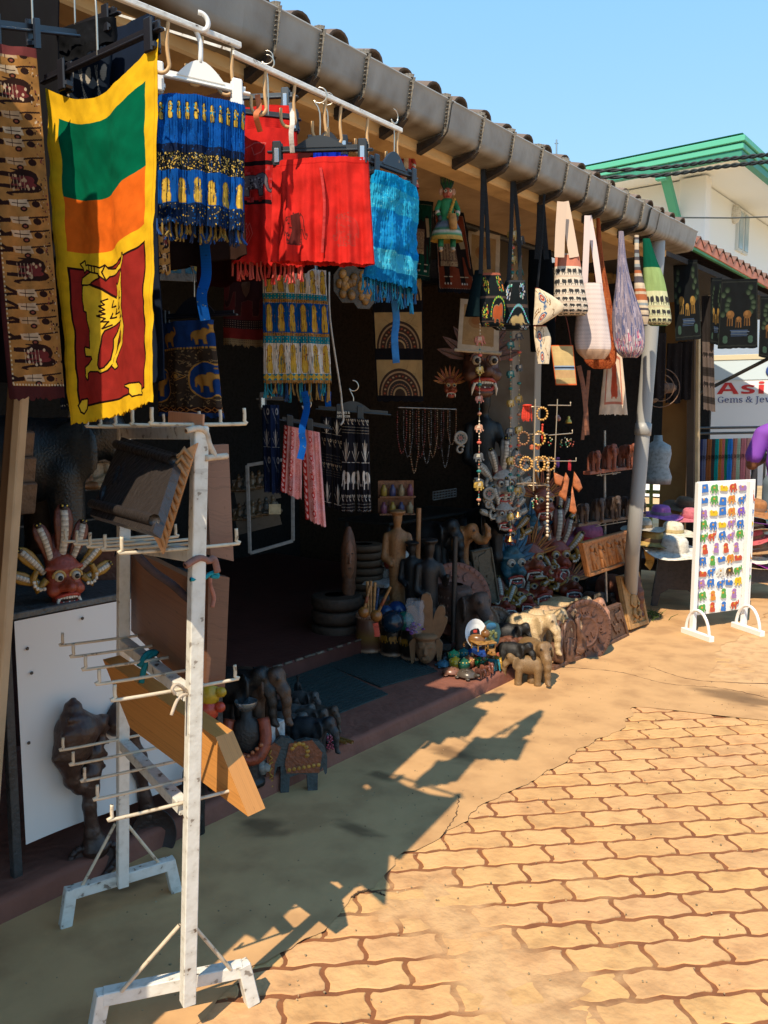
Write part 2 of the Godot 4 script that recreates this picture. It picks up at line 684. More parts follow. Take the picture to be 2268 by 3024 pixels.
func ground_and_paving() -> void:
	var b:=B.new()
	b.quad(Vector3(-150,-0.03,150),Vector3(150,-0.03,150),Vector3(150,-0.03,-150),Vector3(-150,-0.03,-150),Vector3.UP)
	struct("ground",b,surface_mat(Color(0.52,0.36,0.19),0.95,0.13,0.3))
	var tv:=Vector2(0.7071,-0.7071)
	var nv:=Vector2(-0.7071,-0.7071)

	var nz:=FastNoiseLite.new()
	nz.seed=12
	nz.frequency=0.62
	var fine:=FastNoiseLite.new()
	fine.seed=5
	fine.frequency=9.0
	var rows:=[]
	var cols:=[]
	var nu:=150
	for j in 221:
		var row:=PackedVector3Array()
		var cr:=[]
		for i in nu+1:
			var x:=lerpf(-1.95,2.0,float(i)/nu)
			var z:=lerpf(-0.4,-9.4,float(j)/220)
			var s:=smoothstep(0.16,0.46,nz.get_noise_2d(x,z)+0.35*fine.get_noise_2d(x,z)*0.5+(0.25 if z<-4.2 else 0.0))
			row.append(Vector3(x,lerpf(-0.0045,0.0012,s)+0.0006*fine.get_noise_2d(x*4,z*4),z))
			cr.append(Color(0.24,0.09,0.032).lerp(Color(0.62,0.375,0.18),s))
		rows.append(row)
		cols.append(cr)
	b=B.new()
	b.grid(rows,false,false,cols)
	for i in b.n.size():
		if b.n[i].y<0:b.n[i]=-b.n[i]
	struct("bedding_sand",b,surface_mat(Color.WHITE,0.97,1.4,0.25))

	var paving:=Node3D.new()
	paving.name = "pavement"
	paving.set_meta("kind","structure")
	add_child(paving)
	var pl:=0.228
	var pw:=0.1145
	var shapes:=[]
	for k in 12:
		shapes.append(paver_mesh(pl,pw,20+k))
	var pm:=surface_mat(Color(0.66,0.385,0.168),0.93,1.1,0.3)
	var where:=[]
	for r in range(-4,70):
		var nn:=2.0995+r*pw
		for k in range(-12,44):
			var tt:=0.295+k*pl-(pl*0.5 if posmod(r,2)==0 else 0.0)
			var p:=tv*tt+nv*nn
			var edge:=apron_edge(p.y)-0.13
			if p.x<edge or p.x>1.6 or p.y<-9.3:
				continue
			var d:=Vector2(p.x,p.y).length()
			var ang:=rad_to_deg(atan2(p.x,-p.y))+38.8
			var seen_:=absf(ang)<28.0 and d>1.55
			where.append([d+(0.0 if seen_ else 50.0),p])
	where.sort_custom(func(x,y):return x[0]<y[0])
	var rest:=B.new()
	for i in where.size():
		var p:Vector2=where[i][1]
		var tr:=Transform3D(Basis(Vector3.UP,PI/4),Vector3(p.x,rng.randf_range(-0.0012,0.0012),p.y))
		tr.basis=tr.basis*Basis.from_euler(Vector3(rng.randfn()*0.006,0,rng.randfn()*0.004))
		var m:ArrayMesh=shapes[rng.randi() % 12]
		if i<290:
			var o:=obj("paver",m,pm,paving)
			o.transform=tr
		else:
			var a:=m.surface_get_arrays(0)
			var k:=rest.v.size()
			for q in a[Mesh.ARRAY_VERTEX].size():
				rest.col=a[Mesh.ARRAY_COLOR][q]
				rest.v.append(tr*a[Mesh.ARRAY_VERTEX][q]); rest.n.append(tr.basis*a[Mesh.ARRAY_NORMAL][q]); rest.c.append(rest.col); rest.u.append(Vector2.ZERO)
			for q in a[Mesh.ARRAY_INDEX]:
				rest.ix.append(q+k)
	obj("far_pavers",rest,pm,paving).set_meta("kind","stuff")

	rows=[]
	cols=[]
	var z:=3.0
	while z>-12.0:
		var edge:=apron_edge(z)+0.02*fine.get_noise_1d(z*0.9)+0.07*fine.get_noise_1d(z*0.22+9)
		var x0:=-2.42 if z>-5.7 else -9.0
		var row:=PackedVector3Array()
		var cr:=[]
		for i in 25:
			var x:=lerpf(x0,edge,i/24.0)
			row.append(Vector3(x,0.0035,z))
			var stain:=0.0
			for q in [[-2.02,-3.0,0.16,0.09],[-2.12,-2.62,0.12,0.05],[-1.25,-4.62,0.3,0.14],[-2.2,-2.0,0.14,0.1],[-1.9,-2.2,0.14,0.05],[-2.25,-1.5,0.1,0.2]]:
				stain=maxf(stain,smoothstep(1.0,0.35,Vector2((x-q[0])/q[2],(z-q[1])/q[3]).length()+0.5*nz.get_noise_2d(x*14,z*14)))
			cr.append((Color.WHITE*(1.0+0.12*nz.get_noise_2d(x*6,z*6))).lerp(Color(0.30,0.28,0.26),stain*0.85))
		rows.append(row)
		cols.append(cr)
		z-=0.03
	b=B.new()
	b.grid(rows,false,false,cols)
	for i in b.n.size():
		b.n[i]=Vector3.UP
	struct("concrete_apron",b,surface_mat(Color(0.58,0.335,0.148),0.92,0.55,0.16))

	for ps in [[Vector3(-2.331,0,-4.491),Vector3(-1.951,0,-4.651),Vector3(-1.629,0,-4.615),Vector3(-1.355,0,-4.729),Vector3(-1.082,0,-4.709)],[Vector3(-1.842,0,-4.884),Vector3(-1.528,0,-4.784),Vector3(-1.153,0,-4.998)],[Vector3(-1.629,0,-1.863),Vector3(-1.62,0,-1.921),Vector3(-1.557,0,-1.938)],[Vector3(-1.637,0,-2.389),Vector3(-1.684,0,-2.535),Vector3(-1.765,0,-2.673)]]:
		b=B.new()
		var path:=smooth_path(ps,14)
		var w:=[]
		for i in path.size():
			path[i]+=Vector3(rng.randfn()*0.0025,0,rng.randfn()*0.0025)
			path[i].y=0.0028
			w.append(rng.randf_range(0.0014,0.0036))
		b.tube(path,w,4)
		struct("concrete_crack",b,mat(Color(0.10,0.055,0.03),0.95))

	b=B.new()
	for k in 900:
		var q:=Vector3(rng.randf_range(-2.2,0.3),0.004,rng.randf_range(-5,-1))
		b.col=Color(0.5,0.36,0.2)*rng.randf_range(0.35,1.25)
		b.box(q,Vector3(rng.randf_range(0.0015,0.005),0.003,rng.randf_range(0.0015,0.006)),0,Basis(Vector3.UP,rng.randf()*6))
	obj("grit",b,mat(Color.WHITE,0.95)).set_meta("kind","stuff")

func apron_edge(z:float) -> float:
	if z<-4.86:
		return -1.45-0.3*minf(0.6,-4.86-z)
	return -1.60-0.03*sin(z*2.1)+0.7*smoothstep(-4.1,-4.45,z)

func paver_mesh(pl:float,pw:float,seed_:int) -> ArrayMesh:
	var r:=RandomNumberGenerator.new()
	r.seed=seed_
	var g:=0.0074
	var k:=8
	var pts:=PackedVector2Array()
	var wave:=func(s:float) -> float:
		return 0.0052*sin(TAU*s/(pl/2))
	for i in k:
		var s:=lerpf(-pl/2,pl/2,float(i)/k)
		pts.append(Vector2(s+0.0+(g if i==0 else 0.0),-pw/2+g*1.25+wave.call(s)))
	for i in 6:
		var s:=lerpf(-pw/2,pw/2,float(i)/6)
		pts.append(Vector2(pl/2-g+0.0065*sin(TAU*s/pw),s+wave.call(pl/2)+(g if i==0 else 0.0)))
	for i in k:
		var s:=lerpf(pl/2,-pl/2,float(i)/k)
		pts.append(Vector2(s-(g if i==0 else 0.0),pw/2-g*1.25+wave.call(s)))
	for i in 6:
		var s:=lerpf(pw/2,-pw/2,float(i)/6)
		pts.append(Vector2(-pl/2+g+0.0065*sin(TAU*s/pw),s-(g if i==0 else 0.0)))
	for i in pts.size():
		pts[i]+=Vector2(r.randfn()*0.0016,r.randfn()*0.0016)
	var b:=B.new()
	b.col=Color(1,r.randf_range(0.95,1.02),r.randf_range(0.9,1.05))*r.randf_range(0.86,1.06)
	var n:=pts.size()
	b.put(Vector3(0,0,0),Vector3.UP)
	for ring in [[0.955,0.0,1.0],[1.0,-0.003,0.5],[1.0,-0.02,0.0]]:
		if ring[2]<0.3:b.col=Color(0.5,0.34,0.26)
		for p in pts:
			var q:Vector2=p-p.normalized()*(0.004 if ring[0]<1 else 0.0)
			b.put(Vector3(q.x,ring[1],q.y),Vector3(p.normalized().x*(1-ring[2]),ring[2]+0.05,p.normalized().y*(1-ring[2])))
	for i in n:
		var j:=(i+1) % n
		b.face(0,1+i,1+j)
		for q in 2:
			b.face(1+q*n+i,1+q*n+j,1+(q+1)*n+j); b.face(1+q*n+i,1+(q+1)*n+j,1+(q+1)*n+i)
	return b.mesh()

func shop_building() -> void:

	var red:=surface_mat(Color(0.235,0.085,0.055),0.8,0.8,0.35)
	var step:=B.new()
	var rows:=[]
	var nz:=FastNoiseLite.new()
	nz.seed=4
	nz.frequency=3.0
	for j in 5:
		var prof:Array=[[-2.352,-0.02],[-2.356,0.058],[-2.366,0.073],[-2.385,0.0775],[-3.24,0.079]]
		var row:=PackedVector3Array()
		for i in 141:
			var z:=lerpf(1.2,-5.8,i/140.0)
			var w:=nz.get_noise_2d(z*2,j*3.0)*0.007*(1 if j in [1,2,3] else 0)
			row.append(Vector3(prof[j][0]-absf(w),prof[j][1]-absf(w)*0.8,z))
		rows.append(row)
	step.grid(rows,false,true)
	for i in step.n.size():
		if step.n[i].x+step.n[i].y<0:step.n[i]=-step.n[i]
	step.quad(Vector3(-2.352,0,-5.8),Vector3(-3.24,0,-5.8),Vector3(-3.24,0.079,-5.8),Vector3(-2.36,0.073,-5.8),Vector3(0,0,-1))
	struct("shop_step",step,red)
	var b:=B.new()
	b.box(Vector3(-4.7,0.085,-2.3),Vector3(2.96,0.17,7.0),0.012)
	struct("shop_floor",b,surface_mat(Color(0.11,0.035,0.026),0.55,0.7,0.2))

	b=B.new()
	for k in 16:
		var z:=-2.65-k*0.085
		b.col=Color.WHITE*rng.randf_range(0.5,1.0)
		b.box(Vector3(-3.222,0.167+rng.randf()*0.003,z),Vector3(rng.randf_range(0.008,0.022),0.012,rng.randf_range(0.03,0.09)),0.003)
	struct("chipped_step_edge",b,mat(Color(0.3,0.23,0.17),0.9))

	var shop:=thing("souvenir_shop","long open-fronted souvenir shop with cream beam, grey gutter and tiled roof","shop")
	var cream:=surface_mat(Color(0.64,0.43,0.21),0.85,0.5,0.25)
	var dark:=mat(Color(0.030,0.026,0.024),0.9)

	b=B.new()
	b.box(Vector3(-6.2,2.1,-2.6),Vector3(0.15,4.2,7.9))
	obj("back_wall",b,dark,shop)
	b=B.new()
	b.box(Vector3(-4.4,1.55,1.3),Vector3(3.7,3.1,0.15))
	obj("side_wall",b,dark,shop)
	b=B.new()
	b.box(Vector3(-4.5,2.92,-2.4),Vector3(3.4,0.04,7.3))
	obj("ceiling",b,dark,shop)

	b=B.new()
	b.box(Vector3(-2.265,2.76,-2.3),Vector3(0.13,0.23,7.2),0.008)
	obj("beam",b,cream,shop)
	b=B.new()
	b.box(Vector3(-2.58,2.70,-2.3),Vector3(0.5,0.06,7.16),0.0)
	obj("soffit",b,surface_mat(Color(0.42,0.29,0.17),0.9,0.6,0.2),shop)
	b=B.new()
	b.tube([Vector3(-2.8,2.655,1.2),Vector3(-2.8,2.655,-5.85)],0.022,8)
	obj("black_pipe",b,mat(Color(0.012,0.012,0.013),0.5),shop)

	for k in 9:
		b=B.new()
		var z:=-1.25-k*0.52-rng.randf()*0.2
		var y:=2.70+rng.randf()*0.08
		b.tube([Vector3(-2.2,y,z),Vector3(-2.165,y-0.004,z),Vector3(-2.155,y+0.012,z+0.004)],0.0032,6)
		obj("nail",b,mat(Color(0.12,0.05,0.03),0.8,null,0.3),shop)

	for q in [Vector3(-2.18,2.748,-1.774),Vector3(-2.18,2.76,-2.038),Vector3(-2.18,2.8,-2.483)]:
		b=B.new()
		var ps:=[]
		for i in 9:
			ps.append(q+Vector3(0.03,0.022*cos(i*0.5),-0.022*sin(i*0.5)))
		b.tube([q+Vector3(-0.03,0.02,0)]+ps,0.003,6)
		obj("wire_hook",b,mat(Color(0.03,0.022,0.02),0.6,null,0.4),shop)

	b=B.new()
	var sl:=atan(0.30)
	b.box(Vector3(-4.3,3.39,-2.3),Vector3(4.42,0.06,7.3),0,Basis(Vector3.BACK,-sl))
	obj("roof_deck",b,mat(Color(0.10,0.06,0.04),0.9),shop)
	var tile:=B.new()
	var rws:=[]
	for j in 3:
		var row:=PackedVector3Array()
		for i in 9:
			var a:=PI*i/8.0
			row.append(Vector3(-0.40*j/2.0,sin(a)*(0.05-0.006*j),cos(a)*(0.058-0.006*j)))
		rws.append(row)
	for j in 3:
		var row:=PackedVector3Array()
		for i in 9:
			var a:=PI*i/8.0
			row.append(Vector3(-0.40*(2-j)/2.0,sin(a)*(0.036-0.006*(2-j)),cos(a)*(0.044-0.006*(2-j))))
		rws.append(row)
	rws.append(rws[0])
	tile.grid(rws,false,false)
	var tm:=tile.mesh()
	var tmats:=[]
	for k in 4:
		tmats.append(surface_mat(Color(0.17,0.125,0.10)*[1.0,0.8,1.2,0.95][k],0.95,1.2,0.3))
	for course in 3:
		for k in 36:
			var o:=obj("roof_tile",tm,tmats[rng.randi() % 4],shop)
			var x:=-2.10-course*0.33
			o.transform=Transform3D(Basis(Vector3.BACK,-sl),Vector3(x,2.842+(-2.10-x)*0.30+rng.randf_range(-0.006,0.006),1.0-k*0.197+(course % 2)*0.1))

	var zinc:=surface_mat(Color(0.34,0.335,0.32),0.5,0.9,0.12)
	var prof:=[[-2.20,2.69],[-2.105,2.694],[-2.085,2.700],[-2.072,2.713],[-2.066,2.735],[-2.05,2.818],[-2.043,2.823],[-2.043,2.829],[-2.053,2.829],[-2.058,2.820],[-2.075,2.735],[-2.088,2.708],[-2.20,2.70]]
	var ends:=[1.2,-1.86,-3.02,-4.3,-5.2,-5.55,-6.07]
	for k in 6:
		b=B.new()
		rows=[]
		var sw:=0.004 if k % 2==0 else 0.0
		if k==4:sw=0.012
		var gc:=[]
		for qi in prof.size():
			var q:Array=prof[qi]
			var row:=PackedVector3Array()
			var cr:=[]
			for i in 31:
				var z:=lerpf(ends[k]+0.02,ends[k+1],i/30.0)
				row.append(Vector3(q[0]+sw+0.002*nz.get_noise_1d(z*3),q[1]-sw,z))
				var dirt:float=[0.55,0.6,0.6,0.5,0.3,0.06,0.1,0.1,0.2,0.3,0.5,0.5,0.5][qi]
				cr.append(Color(1,1,1).lerp(Color(0.36,0.28,0.2),clampf(dirt*(1.0+1.2*nz.get_noise_2d(z*6,q[1]*3)),0,1)))
			rows.append(row)
			gc.append(cr)
		b.grid(rows,false,false,gc)
		obj("gutter_length",b,zinc,shop)
	b=B.new()
	b.slab(P2([2.20,2.69,2.08,2.70,2.066,2.735,2.05,2.818,2.20,2.83]),0,0.006)
	for i in b.v.size():
		b.v[i]=Vector3(-b.v[i].x,b.v[i].y,b.v[i].z-6.072)
	obj("gutter_end",b,zinc,shop)
	var strap_z:=[-1.996,-2.205,-2.445,-2.715,-2.969,-3.236,-3.499,-3.774,-4.049,-4.308,-4.561,-4.822,-5.063,-5.318]
	var strap:=B.new()
	var path:=[[-2.2,2.680],[-2.10,2.684],[-2.076,2.694],[-2.062,2.712],[-2.057,2.735],[-2.041,2.815],[-2.036,2.832],[-2.06,2.842],[-2.14,2.85]]
	for i in path.size()-1:
		var a:=Vector3(path[i][0],path[i][1],0)
		var c:=Vector3(path[i+1][0],path[i+1][1],0)
		strap.bar(a,c,0.022,0.003,Vector3.BACK.cross(c-a))
	for k in 7:
		strap.box(Vector3(-2.055+0.002*k,2.73+k*0.014,0.0),Vector3(0.008,0.003,0.02))
	var brace:=B.new()
	brace.slab(P2([-2.20,2.676,-2.075,2.690,-2.10,2.665,-2.20,2.635]),-0.016,0.016)
	var sm:=strap.mesh()
	var bm:=brace.mesh()
	strap_z.append_array([0.5,0.1,-0.3])
	for z in strap_z:
		var o:=obj("gutter_strap",sm,mat(Color(0.30,0.27,0.23),0.5,null,0.4),shop)
		o.position.z=z
		o=obj("gutter_bracket",bm,mat(Color(0.05,0.035,0.025),0.9),shop)
		o.position.z=z-0.005

	b=B.new()
	b.tube([Vector3(-2.13,2.735,-5.544),Vector3(-2.13,2.571,-5.544),Vector3(-2.15,1.036,-5.401),Vector3(-2.15,0.634,-5.34),Vector3(-2.464,0,-6.107)],0.048,16)
	obj("downpipe",b,mat(Color(0.30,0.30,0.29),0.45,null,0.0,false),shop)
	b=B.new()
	b.tube([Vector3(-2.142,1.485,-5.438),Vector3(-2.142,1.408,-5.429)],0.054,16)
	obj("pipe_collar",b,mat(Color(0.30,0.30,0.29),0.45,null,0.0,false),shop)

	var pale:=surface_mat(Color(0.40,0.36,0.31),0.9,0.4,0.12)
	b=B.new()
	b.box(Vector3(-3.376,1.45,-5.68),Vector3(0.258,2.9,0.16),0.006)
	obj("pillar",b,pale,shop)
	b=B.new()
	b.box(Vector3(-3.19,1.45,-5.75),Vector3(0.17,2.9,0.1),0.006)
	obj("board_post",b,pale,shop)
	b=B.new()
	b.box(Vector3(-5.0,1.55,-6.25),Vector3(2.6,3.1,0.1))
	obj("end_wall",b,mat(Color(0.12,0.075,0.045),0.9),shop)

	b=B.new()
	b.bar(Vector3(-2.42,0.207,-1.104),Vector3(-2.42,1.79,-1.301),0.026,0.05,Vector3(0.8,0,-0.6),0.004)
	b.col=Color(0.3,0.22,0.15)
	b.bar(Vector3(-2.47,0.189,-1.105),Vector3(-2.47,1.794,-1.304),0.028,0.04,Vector3(0.8,0,-0.6),0.004)
	obj("door_post",b,surface_mat(Color(0.60,0.43,0.26),0.7,0.8,0.1),shop)

func street_beyond() -> void:

	var s:=thing("neighbouring_stall","neighbouring stall under a rusty corrugated roof with red and green fascia","stall")
	var b:=B.new()
	var rows:=[]
	for j in 2:
		for layer in 1:
			var row:=PackedVector3Array()
			for i in 300:
				var z:=-6.1-i*0.016
				row.append(Vector3(-2.24-j*3.0,2.905+j*0.8+0.035*asin(sin(i*TAU/12.0))/1.57+0.0-0.010*(-5.85-z),z))
			rows.append(row)
	var rows2:=[]
	for r in [rows[0],rows[1],rows[1],rows[0],rows[0]]:
		var q:PackedVector3Array=r.duplicate()
		if rows2.size() in [2,3]:
			for i in q.size():q[i].y-=0.007
		rows2.append(q)
	b.grid(rows2,false,false)
	obj("corrugated_roof",b,surface_mat(Color(0.19,0.11,0.08),0.9,0.8,0.3),s)
	b=B.new()
	b.bar(Vector3(-2.26,2.878,-6.524),Vector3(-2.26,2.81,-9.31),0.03,0.075,Vector3.UP.cross(Vector3.BACK),0.003)
	obj("fascia_board",b,surface_mat(Color(0.62,0.22,0.13),0.7,0.9,0.15),s)
	b=B.new()
	b.bar(Vector3(-2.27,2.83,-6.559),Vector3(-2.27,2.8,-8.703),0.03,0.03,Vector3.UP.cross(Vector3.BACK),0.003)
	obj("green_trim",b,surface_mat(Color(0.07,0.34,0.17),0.7,0.9,0.15),s)
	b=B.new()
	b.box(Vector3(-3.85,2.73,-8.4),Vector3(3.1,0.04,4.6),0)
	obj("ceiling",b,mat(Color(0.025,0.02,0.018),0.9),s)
	b=B.new()
	b.box(Vector3(-2.773,1.3,-7.85),Vector3(0.244,2.6,0.08),0)
	obj("ochre_wall",b,surface_mat(Color(0.34,0.17,0.05),0.85,0.6,0.1),s)
	b=B.new()
	b.bar(Vector3(-2.544,0.349,-7.7),Vector3(-2.618,2.621,-7.7),0.07,0.07,Vector3.RIGHT,0.004)
	obj("stall_post",b,surface_mat(Color(0.10,0.065,0.04),0.7,0.8,0.1),s)
	b=B.new()
	b.bar(Vector3(-2.5,0.351,-7.72),Vector3(-2.57,2.374,-7.72),0.04,0.05,Vector3.RIGHT,0.004)
	obj("cream_post",b,surface_mat(Color(0.62,0.45,0.24),0.7,0.8,0.1),s)
	b=B.new()
	b.bar(Vector3(-2.9,1.724,-8.539),Vector3(-2,2.065,-7.973),0.028,0.028,Vector3.UP,0.004)
	obj("awning_strut",b,mat(Color(0.02,0.018,0.017),0.6),s)

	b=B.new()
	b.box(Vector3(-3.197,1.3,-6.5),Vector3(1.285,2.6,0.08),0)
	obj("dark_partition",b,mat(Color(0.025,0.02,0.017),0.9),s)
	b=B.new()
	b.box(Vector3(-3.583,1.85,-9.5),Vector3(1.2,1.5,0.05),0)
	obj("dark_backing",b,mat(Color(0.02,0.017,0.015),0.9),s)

	var h:=thing("white_house","white two-storey house with green roof edge and deep pale soffit","house")
	var wall:=mat(Color(0.84,0.88,0.90),0.85,null,0.0,false)
	var green:=mat(Color(0.07,0.40,0.26),0.5,null,0.0,false)

	var e:=Vector3(-4.429,6.183,-15.168)
	var x1:float=e.x-6.5
	var z1:float=e.z-14.0
	var wz:float=e.z-1.113
	var wx:float=e.x-1.113
	b=B.new()
	b.box(Vector3((x1+wx)/2-1,(e.y-0.14)/2,(wz+z1)/2),Vector3(wx-x1+2,e.y-0.14,wz-z1))
	obj("wall",b,wall,h)
	b=B.new()
	b.box(Vector3(wx-0.02,(e.y-0.15)/2,wz+0.0),Vector3(0.5,e.y-0.15,0.3),0.01)
	obj("corner_pilaster",b,mat(Color(0.88,0.88,0.88),0.85,null,0.0,false),h)

	var hi:=0.75
	b=B.new()
	b.quad(Vector3(x1-3,e.y-0.1,e.z-0.05),Vector3(e.x-0.05,e.y-0.1,e.z-0.05),Vector3(e.x-2.4,e.y-0.13,e.z-2.4),Vector3(x1-3,e.y-0.13,e.z-2.4))
	b.quad(Vector3(e.x-0.05,e.y-0.1,e.z-0.05),Vector3(e.x-0.05,e.y-0.1,z1),Vector3(e.x-2.4,e.y-0.13,z1),Vector3(e.x-2.4,e.y-0.13,e.z-2.4))
	obj("soffit",b,wall,h)
	b=B.new()
	b.quad(Vector3(x1-3,e.y+0.16,e.z),Vector3(e.x,e.y+0.16,e.z),Vector3(e.x-4,e.y+0.3,e.z-4),Vector3(x1-3,e.y+0.3,e.z-4))
	b.quad(Vector3(e.x,e.y+0.16,e.z),Vector3(e.x,e.y+0.16,z1),Vector3(e.x-4,e.y+0.3,z1),Vector3(e.x-4,e.y+0.3,e.z-4))
	obj("roof",b,mat(Color(0.09,0.36,0.24),0.6),h)
	for k in 3:
		var y:=e.y-0.17+k*0.115
		var w:=0.03*k
		b=B.new()
		b.box(Vector3((x1-3+e.x)/2+w,y,e.z-0.06+w),Vector3(e.x-x1+3,0.10 if k else 0.13,0.12),0.01)
		b.box(Vector3(e.x-0.06+w,y,(e.z+z1)/2-0.12+w),Vector3(0.12,0.10 if k else 0.13,e.z-z1),0.01)
		obj("eave_trim",b,mat(Color(0.04,0.26,0.17) if k==0 else Color(0.10,0.46,0.30),0.5,null,0.0,false),h)
	b=B.new()
	b.bar(Vector3(wx-0.3,e.y-0.95,wz+0.1),Vector3(wx-0.3,e.y-0.2,wz+0.85),0.16,0.12,Vector3.RIGHT,0.01)
	b.box(Vector3(wx-0.3,e.y-0.14,wz+0.98),Vector3(0.2,0.4,0.14),0.01)
	obj("eave_bracket",b,green,h)
	for q in [0,1]:
		var wn:=B.new()
		var zc:float=-18.967 if q==0 else -19.374
		var yc:float=5.54
		wn.box(Vector3(wx+0.01,yc,zc),Vector3(0.1,0.85,0.36),0.01)
		var o:=obj("window",wn,mat(Color(0.62,0.66,0.66),0.6,null,0.0,false),h)
		wn=B.new()
		wn.box(Vector3(wx+0.066,yc,zc),Vector3(0.02,0.76,0.26),0.004)
		obj("pane",wn,mat(Color(0.35,0.45,0.50),0.15,null,0.0,false),o)
	b=B.new()
	b.ball(Vector3(-5.5,5.809,-18.579),Vector3(0.12,0.2,0.12))
	obj("wall_lamp",b,mat(Color(0.8,0.78,0.72),0.5),h)

	b=B.new()
	b.box(Vector3(wx+0.5,e.y-3.0,wz-8.5),Vector3(1.1,0.2,3.4),0.01)
	obj("balcony_slab",b,wall,h)

	for q in [[Vector3(-2.847,2.478,-8.175),Vector3(-2.875,2.945,-8.218),"thin grey rod standing up behind the gutter end","rod"],[Vector3(-2.662,2.478,-8.324),Vector3(-2.686,2.98,-8.375),"white rod standing up before the house corner","rod"]]:
		b=B.new()
		b.tube([q[0],q[1]],0.02,8)
		tag(obj("steel_rod",b,mat(Color(0.7,0.7,0.68),0.4)),q[2],q[3])
	b=B.new()
	b.tube([Vector3(-14.689,10.918,-28.237),Vector3(-14.738,11.635,-28.299)],0.03,6)
	b.tube([Vector3(-14.782,11.501,-28.245),Vector3(-14.677,11.501,-28.329)],0.02,6)
	b.tube([Vector3(-14.054,1.668,-27.448),Vector3(-14.689,10.918,-28.237)],0.04,6)
	tag(obj("antenna_mast",b,mat(Color(0.2,0.3,0.4),0.6)),"thin antenna mast far behind the tiled roof","antenna")

	for q in [[[Vector3(-4.249,4.19,-8.579),Vector3(-3.351,4.119,-8.774),Vector3(-2.736,4.074,-8.746),Vector3(-2.199,4.005,-8.652)],"upper twisted black power cable crossing before the green eave"],[[Vector3(-4.205,4.125,-8.605),Vector3(-3.346,4.042,-8.768),Vector3(-2.732,4.006,-8.74),Vector3(-2.195,3.94,-8.647)],"lower twisted black power cable crossing before the green eave"]]:
		b=B.new()
		var ps:=smooth_path(q[0],40)
		for st in 2:
			var tw:=[]
			for i in ps.size():
				var a:=i*0.55+st*PI
				tw.append(ps[i]+Vector3(cos(a)*0.5,sin(a),cos(a)*0.5)*0.010)
			b.tube(tw,0.013,6)
		tag(obj("power_cable",b,mat(Color(0.012,0.02,0.02),0.6)),q[1],"cable")
	b=B.new()
	b.tube([Vector3(-3.431,3.7,-9.168),Vector3(-2.882,3.695,-9.609),Vector3(-2.491,3.71,-9.925)],0.008,5)
	tag(obj("thin_wire",b,mat(Color(0.05,0.06,0.06),0.6)),"single thin wire across the white house wall","wire")

func chipped(c:Color) -> StandardMaterial3D:
	var m:=surface_mat(c,0.5,2.6,0.06)
	m.albedo_texture=chips
	return m

func rail_and_hooks() -> void:
	var white:=chipped(Color(0.80,0.78,0.74))
	var rust:=surface_mat(Color(0.62,0.38,0.17),0.55,0.9,0.05)
	var hk:=[Vector3(-1.54,2.351,-1.176),Vector3(-1.54,2.353,-1.268),Vector3(-1.54,2.358,-1.357)]
	var hk2:=[Vector3(-1.54,2.342,-1.46),Vector3(-1.54,2.34,-1.559),Vector3(-1.54,2.339,-1.673),Vector3(-1.54,2.339,-1.733),Vector3(-1.54,2.339,-1.845),Vector3(-1.54,2.338,-1.981)]
	var ra:=[Vector3(-1.54,2.35,-0.917),Vector3(-1.54,2.371,-1.38)]
	var rb:=[Vector3(-1.54,2.347,-1.353),Vector3(-1.54,2.341,-1.996)]
	for k in 2:
		var t:=thing("hanging_rail",["white hanging rail nearer the camera, carrying the white hanger","white hanging rail further along, carrying the red shorts"][k],"rail",Vector3.ZERO,0.0,"white rails for hanging clothes")
		var b:=B.new()
		var r:Array=[ra,rb][k]
		b.bar(r[0],r[1],0.013,0.013,Vector3.UP,0.002)
		obj("bar",b,white,t)
		b=B.new()
		if k==0:
			b.bar(Vector3(-2.2,2.66,-0.62),Vector3(-1.54,2.43,-0.62),0.01,0.01,Vector3.BACK)
		else:
			b.bar(r[0]+Vector3(-0.58,0.28,-0.05),r[0]+Vector3(0,0.006,-0.01),0.006,0.006,Vector3.BACK)
		obj("bracket",b,white,t)
		for q in [hk,hk2][k]:
			b=B.new()
			var u:=Vector3(0.61,0,-0.79)
			var ps:=[]
			ps.append(q)
			ps.append(q+Vector3(0,-0.045,0)-u*0.004)
			for i in 10:
				var a:=i*0.36
				ps.append(q+Vector3(0,-0.085,0)+u*(-0.018+0.018*cos(a))+Vector3(0,-0.020*sin(a),0))
			ps.append(ps[-1]+Vector3(0,0.022,0))
			b.tube(smooth_path(ps,3),0.0042,8)
			obj("hook",b,rust,t)

var ELE:=P2([0.02,0.45,0.06,0.30,0.16,0.20,0.35,0.16,0.52,0.20,0.60,0.13,0.72,0.10,0.82,0.18,0.87,0.32,0.88,0.50,0.91,0.68,0.95,0.72,0.97,0.66,1.0,0.72,0.95,0.83,0.88,0.80,0.83,0.68,0.79,0.55,0.74,0.54,0.74,0.70,0.75,0.95,0.62,0.95,0.60,0.72,0.45,0.68,0.34,0.70,0.33,0.95,0.18,0.95,0.17,0.70,0.09,0.60,0.06,0.72,0.03,0.70])
var ELE_UP:=P2([0.02,0.50,0.06,0.38,0.18,0.30,0.38,0.28,0.55,0.30,0.62,0.22,0.72,0.20,0.82,0.24,0.88,0.30,0.92,0.22,0.90,0.10,0.86,0.06,0.90,0.02,0.96,0.08,1.0,0.22,0.98,0.36,0.90,0.44,0.82,0.48,0.76,0.56,0.75,0.70,0.78,0.96,0.65,0.96,0.61,0.74,0.46,0.70,0.34,0.72,0.34,0.96,0.20,0.96,0.17,0.72,0.09,0.62,0.06,0.76,0.03,0.74])
var SIT:=P2([0.30,0.98,0.22,0.80,0.26,0.55,0.30,0.35,0.26,0.22,0.34,0.08,0.55,0.02,0.74,0.10,0.80,0.24,0.74,0.34,0.80,0.46,0.78,0.60,0.86,0.70,0.84,0.98])
